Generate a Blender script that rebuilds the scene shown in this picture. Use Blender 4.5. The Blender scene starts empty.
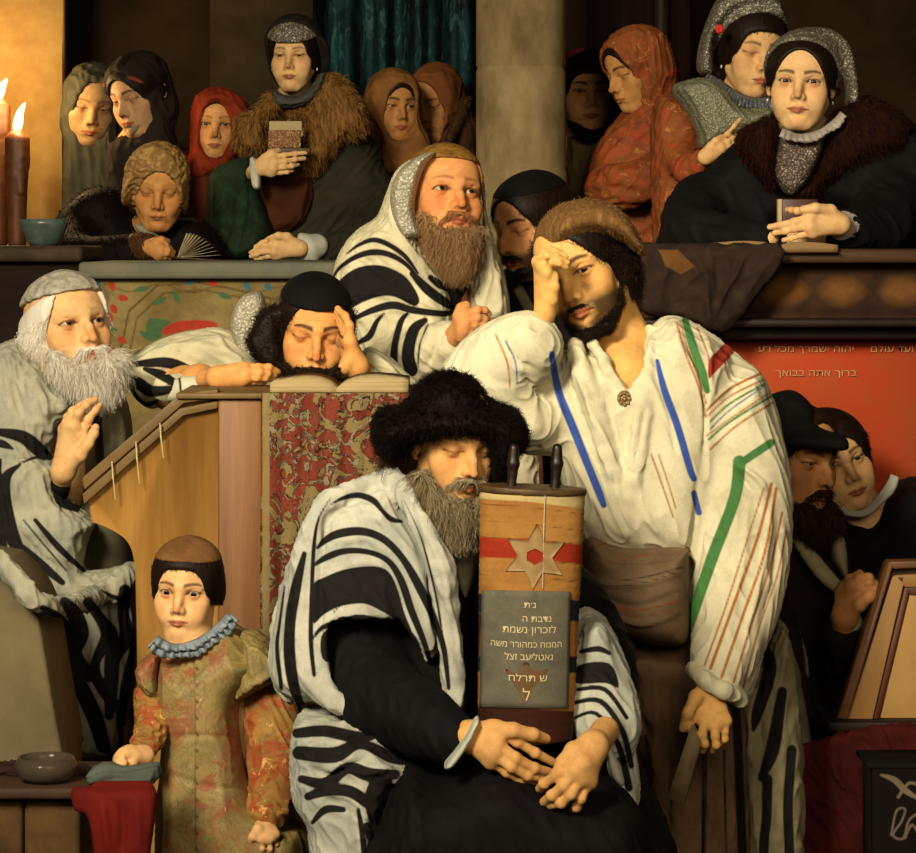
import bpy, math, random
import numpy as np
ONLY = None
FPX, HX, HY, CAMZ = 2800.0, 458.0, 240.0, 1.6
sc = bpy.context.scene
COL = sc.collection

# ------------------------------------------------------------------ camera, world, light
cam = bpy.data.objects.new('camera', bpy.data.cameras.new('camera'))
COL.objects.link(cam)
cam.location = (0, 0, CAMZ)
cam.rotation_euler = (math.pi / 2, 0, 0)
cam.data.sensor_width = 36.0
cam.data.lens = 36.0 * FPX / 916.0
cam.data.shift_y = (HY - 426.5) / 916.0
cam.data.clip_end = 60
sc.camera = cam
sc.view_settings.view_transform = 'Standard'
sc.view_settings.look = 'None'
sc.view_settings.gamma = 1.0
sc.view_settings.exposure = 0.0
sc.view_settings.use_curve_mapping = False
W = bpy.data.worlds.new('world'); sc.world = W; W.use_nodes = True
W.node_tree.nodes['Background'].inputs[0].default_value = (1.0, 0.72, 0.42, 1)
W.node_tree.nodes['Background'].inputs[1].default_value = 0.10


def area(name, loc, target, size, energy, color, sy=None, spread=180):
    d = bpy.data.lights.new(name, 'AREA'); d.energy = energy; d.color = color; d.size = size
    if sy: d.shape = 'RECTANGLE'; d.size_y = sy
    d.spread = math.radians(spread)
    o = bpy.data.objects.new(name, d); COL.objects.link(o)
    o.location = loc
    v = np.array(target, float) - np.array(loc, float)
    from mathutils import Vector
    o.rotation_euler = Vector(v).to_track_quat('-Z', 'Y').to_euler()
    return o


area('window_light', (-1.9, 0.5, 3.7), (0.1, 6.2, 1.62), 1.0, 60, (1.0, 0.88, 0.66), 1.4, 55)
area('fill_light', (1.2, 0.4, 3.0), (0.8, 6.4, 1.4), 2.0, 85, (1.0, 0.80, 0.55), 1.8)  # added soft fill from the front right, no such lamp in the hall


# ------------------------------------------------------------------ helpers
DO = 0.0    # how far the figure being built is set back from its traced depth


def P(px, py, D):
    D = D + DO
    return np.array([(px - HX) * D / FPX, D, CAMZ - (py - HY) * D / FPX])


def topx(v):
    return HX + v[:, 0] * FPX / v[:, 1], HY + (CAMZ - v[:, 2]) * FPX / v[:, 1]


def rot(yaw, pitch, roll):
    a, b, c = math.radians(yaw), math.radians(-pitch), math.radians(roll)
    Rz = np.array([[math.cos(a), -math.sin(a), 0], [math.sin(a), math.cos(a), 0], [0, 0, 1]])
    Rx = np.array([[1, 0, 0], [0, math.cos(b), -math.sin(b)], [0, math.sin(b), math.cos(b)]])
    Ry = np.array([[math.cos(c), 0, math.sin(c)], [0, 1, 0], [-math.sin(c), 0, math.cos(c)]])
    return Ry @ Rz @ Rx


def Z(x0, y0, sc_):
    """points read off an enlargement whose corner is (x0, y0)"""
    return lambda *q: [(x0 + a[0] / sc_, y0 + a[1] / sc_) + tuple(a[2:]) for a in q]


class Frame:
    """a local frame: world = c + s * R @ local"""
    def __init__(f, c, R, s): f.c = np.array(c, float); f.R = R; f.s = s
    def w(f, l): return f.c + f.s * (np.asarray(l, float) @ f.R.T)
    def l(f, w): return ((np.asarray(w, float) - f.c) @ f.R) / f.s


def smin(a, b, k):
    if k <= 0: return np.minimum(a, b)
    h = np.maximum(k - np.abs(a - b), 0) / k
    return np.minimum(a, b) - h * h * (k * .25)


def smax(a, b, k): return -smin(-a, -b, k)


def d_cone(x, y, z, a, b, ra, rb):
    d = np.asarray(b, float) - np.asarray(a, float); L = max(float(d @ d), 1e-12)
    px, py, pz = x - a[0], y - a[1], z - a[2]
    t = np.clip((px * d[0] + py * d[1] + pz * d[2]) / L, 0, 1)
    return np.sqrt((px - t * d[0]) ** 2 + (py - t * d[1]) ** 2 + (pz - t * d[2]) ** 2) - (ra + (rb - ra) * t)


def d_ell(x, y, z, c, r):
    qx, qy, qz = (x - c[0]) / r[0], (y - c[1]) / r[1], (z - c[2]) / r[2]
    k0 = np.sqrt(qx * qx + qy * qy + qz * qz)
    k1 = np.sqrt((qx / r[0]) ** 2 + (qy / r[1]) ** 2 + (qz / r[2]) ** 2) + 1e-9
    return k0 * (k0 - 1) / k1


def smooth_poly(p, n=6, closed=True):
    p = np.asarray(p, float); m = len(p)
    if m < 3: 
        t = np.linspace(0, 1, n + 1)[:, None]
        return p[0] * (1 - t) + p[-1] * t
    out = []
    rng = range(m) if closed else range(m - 1)
    for i in rng:
        if closed: a, b, c, d = p[i - 1], p[i], p[(i + 1) % m], p[(i + 2) % m]
        else: a, b, c, d = p[max(i - 1, 0)], p[i], p[i + 1], p[min(i + 2, m - 1)]
        for t in np.arange(n) / n:
            out.append(.5 * ((2 * b) + (c - a) * t + (2 * a - 5 * b + 4 * c - d) * t * t + (3 * b - a - 3 * c + d) * t ** 3))
    if not closed: out.append(p[-1])
    return np.array(out)


def poly_sd(X, Y, poly):
    """signed distance to a closed polygon, negative inside"""
    d = np.full(np.broadcast(X, Y).shape, 1e9, np.float32); ins = np.zeros(d.shape, bool)
    n = len(poly)
    for i in range(n):
        ax, ay = poly[i][:2]; bx, by = poly[(i + 1) % n][:2]
        ex, ey = bx - ax, by - ay
        wx, wy = X - ax, Y - ay
        t = np.clip((wx * ex + wy * ey) / (ex * ex + ey * ey + 1e-12), 0, 1)
        d = np.minimum(d, (wx - ex * t) ** 2 + (wy - ey * t) ** 2)
        if ay != by:
            c = ((ay <= Y) & (by > Y)) | ((by <= Y) & (ay > Y))
            ins ^= c & (X < ax + ex * (Y - ay) / (by - ay))
    d = np.sqrt(d)
    return np.where(ins, -d, d)


def line_sd(X, Y, pts, w):
    """distance to an open polyline minus its (varying) half width -> negative inside"""
    n = len(pts); d = np.full(X.shape, 1e9)
    for i in range(n - 1):
        ax, ay = pts[i][:2]; bx, by = pts[i + 1][:2]
        ex, ey = bx - ax, by - ay
        wx, wy = X - ax, Y - ay
        t = np.clip((wx * ex + wy * ey) / (ex * ex + ey * ey + 1e-12), 0, 1)
        ww = w[i] + (w[i + 1] - w[i]) * t
        d = np.minimum(d, np.sqrt((wx - ex * t) ** 2 + (wy - ey * t) ** 2) - ww)
    return d


class Sculpt:
    """a solid blown from rounded pieces that melt into each other; meshed by surface nets"""
    def __init__(s): s.ops = []

    def add(s, fn, lo, hi, k, cut=False, fr=None):
        lo, hi = np.asarray(lo, float), np.asarray(hi, float)
        if fr is not None:
            cs = np.array([[(lo, hi)[i][0], (lo, hi)[j][1], (lo, hi)[m][2]] for i in (0, 1) for j in (0, 1) for m in (0, 1)])
            ws = fr.w(cs); lo, hi = ws.min(0), ws.max(0)
        s.ops.append((fn, lo, hi, k, cut, fr))

    def cone(s, a, b, ra, rb, k=.02, cut=False, fr=None):
        a, b = np.asarray(a, float), np.asarray(b, float); m = max(ra, rb)
        s.add(lambda x, y, z: d_cone(x, y, z, a, b, ra, rb), np.minimum(a, b) - m, np.maximum(a, b) + m, k, cut, fr)

    def chain(s, pts, k=.02, cut=False, fr=None):
        for (a, ra), (b, rb) in zip(pts[:-1], pts[1:]): s.cone(a, b, ra, rb, k, cut, fr)

    def pc(s, pts, k=.02, cut=False, smooth=0):
        """chain given as (px, py, depth, radius in px)"""
        pts = np.asarray(pts, float)
        if smooth: pts = smooth_poly(pts, smooth, False)
        s.chain([(P(q[0], q[1], q[2]), q[3] * q[2] / FPX) for q in pts], k, cut)

    def ell(s, c, r, k=.02, cut=False, fr=None):
        c, r = np.asarray(c, float), np.asarray(r, float)
        s.add(lambda x, y, z: d_ell(x, y, z, c, r), c - r, c + r, k, cut, fr)

    def pe(s, px, py, D, rx, ry, rd, k=.02, cut=False, roll=0):
        m = D / FPX
        fr = Frame(P(px, py, D), rot(0, 0, roll), 1.0)
        s.ell((0, 0, 0), (rx * m, rd, ry * m), k, cut, fr)

    def puff(s, poly, D, T, R, k=.02, cut=False, n=5):
        """a cushion: outline traced at depth D (a third value shifts a corner in depth), half thickness T, edge rounded over R px"""
        raw = np.array([[q[0], q[1], q[2] if len(q) > 2 else 0.0] for q in poly], float)
        pp = smooth_poly(raw, n) if n else raw
        D = D + DO; dd = D + pp[:, 2]
        pts = np.stack([(pp[:, 0] - HX) * dd / FPX, CAMZ - (pp[:, 1] - HY) * dd / FPX], 1)
        R = R * D / FPX
        flat = np.ptp(pp[:, 2]) < 1e-6

        def fn(x, y, z):
            x2, z2 = x[:, 0, :], z[:, 0, :]
            x2, z2 = np.broadcast_arrays(x2, z2)
            d2 = poly_sd(x2, z2, pts)
            if flat: yc = D + pp[0, 2]
            else:
                num = np.zeros(x2.shape); den = np.zeros(x2.shape)
                for q, v in zip(pts, dd):
                    w = 1 / ((x2 - q[0]) ** 2 + (z2 - q[1]) ** 2 + 4e-4) ** 1.5
                    num += w * v; den += w
                yc = (num / den)[:, None, :]
            q1 = np.maximum(d2 + R, 0)[:, None, :] / R
            q2 = np.abs(y - yc) / T
            return ((q1 ** 2.4 + q2 ** 2.4 + 1e-9) ** (1 / 2.4) - 1) * min(R, T)
        s.add(fn, [pts[:, 0].min(), dd.min() - T, pts[:, 1].min()], [pts[:, 0].max(), dd.max() + T, pts[:, 1].max()], k, cut)

    def clip(s, poly, D, k=.006, n=5, inside=True):
        """keep only what lies inside (or outside) an outline traced on the cloth"""
        raw = np.array([q[:2] for q in poly], float); pp = smooth_poly(raw, n) if n else raw

        def fn(x, y, z):
            px = HX + x * FPX / y; py = HY + (CAMZ - z) * FPX / y
            lo, hi = pp.min(0), pp.max(0)
            far = np.maximum(np.maximum(lo[0] - px, px - hi[0]), np.maximum(lo[1] - py, py - hi[1]))
            out = np.where(far > 8, far, 0).astype(np.float32)
            px, py = np.broadcast_arrays(px, py); q = np.nonzero(far <= 8)
            out[q] = poly_sd(px[q], py[q], pp)
            out *= D / FPX
            return -out if inside else out
        s.add(fn, (-9, -9, -9), (9, 20, 9), k, True)

    def head(s, H, k=.018):
        s.ops.append((H, H.fr.w([[0, 0, 0]])[0] - .19 * H.fr.s, H.fr.w([[0, 0, 0]])[0] + .19 * H.fr.s, k, 'head', None))

    def mesh(s, h, smooth=1):
        pad = 3 * h
        real = [o for o in s.ops if o[4] is not True]

        lo = np.min([o[1] for o in real], 0) - pad - .01; hi = np.max([o[2] for o in real], 0) + pad + .01
        n = np.ceil((hi - lo) / h).astype(int) + 1
        F = np.full(n, .5, np.float32)
        ax = [(lo[i] + h * np.arange(n[i])).astype(np.float32) for i in range(3)]
        for fn, a, b, k, cut, fr in s.ops:
            m = abs(k) * .6 + 2 * h
            i0 = np.clip(np.floor((a - m - lo) / h).astype(int), 0, n - 1); i1 = np.clip(np.ceil((b + m - lo) / h).astype(int) + 1, 1, n)
            if (i1 <= i0).any(): continue
            sl = tuple(slice(i0[q], i1[q]) for q in range(3))
            x, y, z = ax[0][sl[0]][:, None, None], ax[1][sl[1]][None, :, None], ax[2][sl[2]][None, None, :]
            if cut == 'head':
                F[sl] = fn.blend(F[sl], x, y, z, k); continue
            if fr is not None:
                dx, dy, dz = x - fr.c[0], y - fr.c[1], z - fr.c[2]; R = fr.R / fr.s
                x, y, z = [dx * R[0, j] + dy * R[1, j] + dz * R[2, j] for j in range(3)]
                v = fn(x, y, z) * fr.s
            else: v = fn(x, y, z)
            F[sl] = smax(F[sl], -v, k) if cut else smin(F[sl], v, k)
        V, Q = surface_nets(F, lo, h)
        if smooth: V = relax(V, Q, smooth)
        return Mesh(V, Q)


def surface_nets(F, lo, h):
    n = F.shape; I = F < 0
    cnt = np.zeros((n[0] - 1, n[1] - 1, n[2] - 1), np.int8)
    for dx in (0, 1):
        for dy in (0, 1):
            for dz in (0, 1):
                cnt += I[dx:n[0] - 1 + dx, dy:n[1] - 1 + dy, dz:n[2] - 1 + dz]
    ci = np.argwhere((cnt > 0) & (cnt < 8))
    del cnt
    idx = np.full((n[0] - 1, n[1] - 1, n[2] - 1), -1, np.int32)
    idx[ci[:, 0], ci[:, 1], ci[:, 2]] = np.arange(len(ci))
    acc = np.zeros((len(ci), 3)); num = np.zeros(len(ci))
    C = {}
    for o in [(a, b, c) for a in (0, 1) for b in (0, 1) for c in (0, 1)]:
        C[o] = F[ci[:, 0] + o[0], ci[:, 1] + o[1], ci[:, 2] + o[2]].astype(float)
    for o in C:
        for a in range(3):
            if o[a]: continue
            q = list(o); q[a] = 1; q = tuple(q)
            f0, f1 = C[o], C[q]; m = (f0 < 0) != (f1 < 0)
            t = np.where(m, f0 / np.where(m, f0 - f1, 1), 0)
            pt = np.tile(np.array(o, float), (len(ci), 1)); pt[:, a] = t
            acc += pt * m[:, None]; num += m
    V = lo + h * (ci + acc / num[:, None])
    quads = []
    for a in range(3):
        b, c = (a + 1) % 3, (a + 2) % 3
        s0 = [slice(None)] * 3; s1 = [slice(None)] * 3
        s0[a] = slice(0, n[a] - 1); s1[a] = slice(1, n[a])
        for q in (b, c): s0[q] = s1[q] = slice(1, n[q] - 1)
        A, B = I[tuple(s0)], I[tuple(s1)]
        e = np.argwhere(A != B)
        if not len(e): continue
        flip = A[e[:, 0], e[:, 1], e[:, 2]]
        e[:, b] += 1; e[:, c] += 1
        def g(db, dc):
            w = e.copy(); w[:, b] += db; w[:, c] += dc
            return idx[w[:, 0], w[:, 1], w[:, 2]]
        q = np.stack([g(-1, -1), g(0, -1), g(0, 0), g(-1, 0)], 1)
        q[~flip] = q[~flip][:, ::-1]
        quads.append(q)
    return V, np.concatenate(quads)


def relax(V, Q, it, f=.5):
    for _ in range(it):
        S = np.zeros_like(V); N = np.zeros(len(V))
        for a, b in ((0, 1), (1, 2), (2, 3), (3, 0)):
            i, j = Q[:, a], Q[:, b]
            for p, q in ((i, j), (j, i)):
                N += np.bincount(p, minlength=len(V))
                for c in range(3): S[:, c] += np.bincount(p, V[q, c], minlength=len(V))
        V = V + f * (S / np.maximum(N, 1)[:, None] - V)
    return V


class Mesh:
    def __init__(s, V, Q): s.V = V; s.Q = Q; s.attr = {}; s.col = {}

    def normals(s):
        V, Q = s.V, s.Q
        fn = np.cross(V[Q[:, 2]] - V[Q[:, 0]], V[Q[:, 3 if Q.shape[1] > 3 else 2]] - V[Q[:, 1]])
        N = np.zeros_like(V)
        for a in range(Q.shape[1]):
            for c in range(3): N[:, c] += np.bincount(Q[:, a], fn[:, c], minlength=len(V))
        return N / (np.linalg.norm(N, axis=1)[:, None] + 1e-12)

    def fold(s, strokes):
        """press ridges (amp>0) and furrows (amp<0), in mm, along strokes traced over the front of the cloth: (points, half width px, amp)"""
        N = s.normals(); px, py = topx(s.V); D = np.zeros(len(s.V))
        front = np.clip(-N[:, 1] * 2.2 + .25, 0, 1)
        for st in strokes:
            pts, w, amp = st[:3]
            pts = smooth_poly(pts, 5, False)
            m = (px > pts[:, 0].min() - 3 * w) & (px < pts[:, 0].max() + 3 * w) & (py > pts[:, 1].min() - 3 * w) & (py < pts[:, 1].max() + 3 * w)
            i = np.nonzero(m)[0]
            if not len(i): continue
            t = np.linspace(0, 1, len(pts)); ww = .15 + .85 * np.sin(np.pi * np.clip(t, .08, .92)) ** .5
            d = line_sd(px[i], py[i], pts, np.zeros(len(pts)))
            # fade at both ends
            e0 = np.hypot(px[i] - pts[0, 0], py[i] - pts[0, 1]); e1 = np.hypot(px[i] - pts[-1, 0], py[i] - pts[-1, 1])
            L = np.sum(np.hypot(*np.diff(pts[:, :2], axis=0).T))
            fade = np.clip(np.minimum(e0, e1) / (.25 * L + 1e-6) + .1, 0, 1)
            D[i] += amp * .001 * np.exp(-(d / w) ** 2) * fade
        s.V = s.V + N * (D * front)[:, None]
        return s

    def wrinkle(s, flow, wl, amp, seed=0, stretch=4.0, sharp=1.6):
        """loose cloth folds running along a direction"""
        rs = np.random.RandomState(seed); N = s.normals()
        f = np.asarray(flow, float); f = f / np.linalg.norm(f)
        a = np.cross(f, [0.31, .9, .17]); a /= np.linalg.norm(a); b = np.cross(f, a)
        q = np.stack([s.V @ f / (wl * stretch), s.V @ a / wl, s.V @ b / wl], 1) * 2 * np.pi
        q = q + .8 * np.sin(q[:, [1, 2, 0]] * .37 + rs.rand(3) * 6) + .5 * np.sin(q[:, [2, 0, 1]] * .61 + rs.rand(3) * 6)
        v = np.zeros(len(q))
        for i in range(5):
            k = rs.randn(3) * [.8, .62, .62]
            v += np.sin(q @ k + rs.rand() * 6.28) / 5 ** .5
        v = 1 - np.abs(np.clip(v, -1.3, 1.3)) ** (1 / sharp) * 2
        s.V = s.V + N * (v * amp)[:, None]
        return s

    def ink(s, name, strokes, polys=()):
        """signed distance in px to a drawn pattern, sharpened in the material"""
        px, py = topx(s.V); d = np.full(len(px), 12.0)
        for pts, w in strokes:
            raw = np.array(pts, float)
            ww = np.full(len(raw), float(w)) if np.isscalar(w) else np.array(w, float)
            sm = smooth_poly(np.column_stack([raw[:, :2], ww]), 5, False)
            m = np.nonzero((px > sm[:, 0].min() - 20) & (px < sm[:, 0].max() + 20) & (py > sm[:, 1].min() - 20) & (py < sm[:, 1].max() + 20))[0]
            if len(m): d[m] = np.minimum(d[m], line_sd(px[m], py[m], sm[:, :2], sm[:, 2]))
        for pl in polys:
            sm = smooth_poly(np.array(pl, float), 4)
            m = np.nonzero((px > sm[:, 0].min() - 20) & (px < sm[:, 0].max() + 20) & (py > sm[:, 1].min() - 20) & (py < sm[:, 1].max() + 20))[0]
            if len(m): d[m] = np.minimum(d[m], poly_sd(px[m], py[m], sm))
        s.attr[name] = np.clip(d, -12, 12)
        return s

    def drop(s, keep):
        """keep only the faces whose vertices all satisfy the mask"""
        kf = keep[s.Q].all(1); Q = s.Q[kf]
        u, inv = np.unique(Q, return_inverse=True)
        s.V = s.V[u]; s.Q = inv.reshape(Q.shape)
        for d in (s.attr, s.col):
            for k in d: d[k] = d[k][u]
        return s


def join(*ms):
    V = []; Q = []; n = 0
    at, co = {}, {}
    for m in ms:
        V.append(m.V); Q.append(m.Q + n); n += len(m.V)
    r = Mesh(np.concatenate(V), np.concatenate(Q))
    for k in ms[0].attr: r.attr[k] = np.concatenate([m.attr.get(k, np.full(len(m.V), 12.0)) for m in ms])
    for k in ms[0].col: r.col[k] = np.concatenate([m.col[k] for m in ms])
    return r


def link(name, m, mat, parent=None, smooth=True):
    """ONE mesh object from arrays; vertices are stored about the parent's origin"""
    me = bpy.data.meshes.new(name)
    V = m.V
    org = np.zeros(3)
    if parent is not None: org = np.array(parent.matrix_world.translation if parent.parent is None else parent['_org'])
    else: org = np.array([(V[:, 0].min() + V[:, 0].max()) / 2, (V[:, 1].min() + V[:, 1].max()) / 2, V[:, 2].min()])
    me.vertices.add(len(V)); me.vertices.foreach_set('co', (V - org).astype(np.float32).ravel())
    k = m.Q.shape[1]
    me.loops.add(m.Q.size); me.loops.foreach_set('vertex_index', m.Q.astype(np.int32).ravel())
    me.polygons.add(len(m.Q)); me.polygons.foreach_set('loop_start', (np.arange(len(m.Q)) * k).astype(np.int32))
    me.update(calc_edges=True)
    if smooth: me.polygons.foreach_set('use_smooth', np.ones(len(m.Q), bool))
    for a, v in m.attr.items():
        t = me.attributes.new(a, 'FLOAT', 'POINT'); t.data.foreach_set('value', v.astype(np.float32))
    for a, v in m.col.items():
        t = me.attributes.new(a, 'FLOAT_COLOR', 'POINT'); t.data.foreach_set('color', np.column_stack([v, np.ones(len(v))]).astype(np.float32).ravel())
    if hasattr(m, 'mi'): me.polygons.foreach_set('material_index', m.mi.astype(np.int32))
    for q in (mat if isinstance(mat, (list, tuple)) else [mat]): me.materials.append(q)
    me.validate()
    o = bpy.data.objects.new(name, me); COL.objects.link(o)
    if parent is not None: o.parent = parent
    else: o.location = org
    return o


def empty(name, loc, label=None, cat=None, group=None):
    o = bpy.data.objects.new(name, None); COL.objects.link(o); o.location = loc
    o.empty_display_size = .05
    o.matrix_world.translation = loc
    if label: tag(o, label, cat, group)
    return o


def tag(o, label, cat, group=None):
    o['label'] = label; o['category'] = cat
    if group: o['group'] = group
    return o


def box(lo, hi):
    lo, hi = np.array(lo, float), np.array(hi, float)
    V = np.array([[(lo, hi)[i][0], (lo, hi)[j][1], (lo, hi)[k][2]] for i in (0, 1) for j in (0, 1) for k in (0, 1)])
    Q = np.array([[0, 1, 3, 2], [4, 6, 7, 5], [0, 4, 5, 1], [2, 3, 7, 6], [0, 2, 6, 4], [1, 5, 7, 3]])
    return Mesh(V, Q)


def prism(pts, y0, y1):
    """an outline in x, z (counter-clockwise seen from the front) pushed from y0 back to y1; faces come out as quads round and a fan of quads"""
    n = len(pts); p = np.array(pts, float)
    from mathutils.geometry import tessellate_polygon
    V = np.concatenate([np.column_stack([p[:, 0], np.full(n, y0), p[:, 1]]), np.column_stack([p[:, 0], np.full(n, y1), p[:, 1]])])
    i = np.arange(n); j = (i + 1) % n
    t = np.array(tessellate_polygon([[(a, b, 0) for a, b in p]]))
    cr = (p[t[:, 1], 0] - p[t[:, 0], 0]) * (p[t[:, 2], 1] - p[t[:, 0], 1]) - (p[t[:, 1], 1] - p[t[:, 0], 1]) * (p[t[:, 2], 0] - p[t[:, 0], 0])
    t[cr < 0] = t[cr < 0][:, ::-1]
    T = np.concatenate([np.column_stack([i, i + n, j + n]), np.column_stack([i, j + n, j]), t, t[:, ::-1] + n])
    return Mesh(V, T)


def bevel(o, w=.004, n=2):
    b = o.modifiers.new('bevel', 'BEVEL'); b.width = w; b.segments = n; b.limit_method = 'ANGLE'
    return o


def lathe(profile, c, n=40, squash=1.0):
    """profile of (radius, z) turned about a vertical axis at c"""
    p = np.array(profile, float); m = len(p)
    a = np.arange(n) * 2 * np.pi / n
    V = np.stack([c[0] + p[:, :1] * np.cos(a), c[1] + p[:, :1] * np.sin(a) * squash, c[2] + p[:, 1:] + 0 * a], 2).reshape(-1, 3)
    i, j = np.meshgrid(np.arange(m - 1), np.arange(n), indexing='ij')
    q = np.stack([i * n + j, i * n + (j + 1) % n, (i + 1) * n + (j + 1) % n, (i + 1) * n + j], -1).reshape(-1, 4)
    return Mesh(V, q)


def sheet(G, th):
    """a grid of points (rows, cols, 3) thickened to th along its normals"""
    G = np.asarray(G, float); r, c = G.shape[:2]
    V = G.reshape(-1, 3)
    i, j = np.meshgrid(np.arange(r - 1), np.arange(c - 1), indexing='ij')
    Q = np.stack([i * c + j, i * c + j + 1, (i + 1) * c + j + 1, (i + 1) * c + j], -1).reshape(-1, 4)
    N = Mesh(V, Q).normals(); n = r * c
    V2 = np.concatenate([V + N * th / 2, V - N * th / 2])
    rim = np.concatenate([np.arange(c), np.arange(1, r) * c + c - 1, (r - 1) * c + np.arange(c - 2, -1, -1), np.arange(r - 2, 0, -1) * c])
    k = np.roll(rim, -1)
    Q2 = np.concatenate([Q, Q[:, ::-1] + n, np.stack([rim, rim + n, k + n, k], 1)])
    return Mesh(V2, Q2)


def strands(roots, dirs, length, r0, seg=6, pull=(0, 0, -1), g=.25, wav=.0, freq=3., seed=0, taper=.25, spread=.15):
    rs = np.random.RandomState(seed); n = len(roots)
    d = dirs + rs.randn(n, 3) * spread; d /= np.linalg.norm(d, axis=1)[:, None]
    L = np.broadcast_to(length, (n,)) * (.7 + .6 * rs.rand(n))
    pull = np.asarray(pull, float)
    pts = [roots]; p = roots
    for i in range(seg):
        p = p + d * (L / seg)[:, None]; pts.append(p)
        d = d + pull * g; d /= np.linalg.norm(d, axis=1)[:, None]
    C = np.stack(pts, 1)
    T = np.gradient(C, axis=1); T /= np.linalg.norm(T, axis=2)[:, :, None] + 1e-12
    u = np.cross(T, rs.randn(n, 1, 3)); u /= np.linalg.norm(u, axis=2)[:, :, None] + 1e-12
    v = np.cross(T, u)
    if np.any(wav):
        t = np.linspace(0, 1, seg + 1)[None, :]; ph = rs.rand(n, 1) * 6.28
        w = np.broadcast_to(wav, (n,))[:, None] * t ** .6
        C = C + u * (w * np.cos(ph + freq * 6.28 * t))[:, :, None] + v * (w * np.sin(ph + freq * 6.28 * t))[:, :, None]
    R = r0 * (1 - (1 - taper) * np.linspace(0, 1, seg + 1))[None, :, None]
    V = np.stack([C + R * (u * math.cos(a) + v * math.sin(a)) for a in (0, 2.094, 4.189)], 2)  # n, seg+1, 3, 3
    base = (np.arange(n) * (seg + 1) * 3)[:, None, None]
    i = (np.arange(seg) * 3)[None, :, None]; a = np.arange(3)[None, None, :]; b = (np.arange(3) + 1)[None, None, :] % 3
    Q = np.stack([base + i + a, base + i + b, base + i + 3 + b, base + i + 3 + a], -1).reshape(-1, 4)
    m = Mesh(V.reshape(-1, 3), Q)
    m.attr['rnd'] = np.repeat(rs.rand(n), (seg + 1) * 3)
    return m


def hairy(core, n, length, r0, seed=0, flow=(0, 0, -1), lift=.3, sel=None, **kw):
    """a core mass with strands laid over it along a flow"""
    rs = np.random.RandomState(seed); N = core.normals()
    idx = np.arange(len(core.V))
    if sel is not None: idx = idx[sel(core.V, N)]
    i = rs.choice(idx, n)
    nn = N[i]; f = np.asarray(flow(core.V[i]) if callable(flow) else np.tile(flow, (n, 1)), float)
    f = f - nn * np.sum(f * nn, 1)[:, None]; f /= np.linalg.norm(f, axis=1)[:, None] + 1e-6
    st = strands(core.V[i] - nn * .002, f + nn * lift, length, r0, seed=seed, **kw)
    core.attr = {'rnd': np.full(len(core.V), .25)}
    return join(core, st)
# ------------------------------------------------------------------ materials
MATS = {}


def srgb(h):
    h = h.lstrip('#'); c = [int(h[i:i + 2], 16) / 255 for i in (0, 2, 4)]
    return tuple(x / 12.92 if x <= .04045 else ((x + .055) / 1.055) ** 2.4 for x in c)


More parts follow.
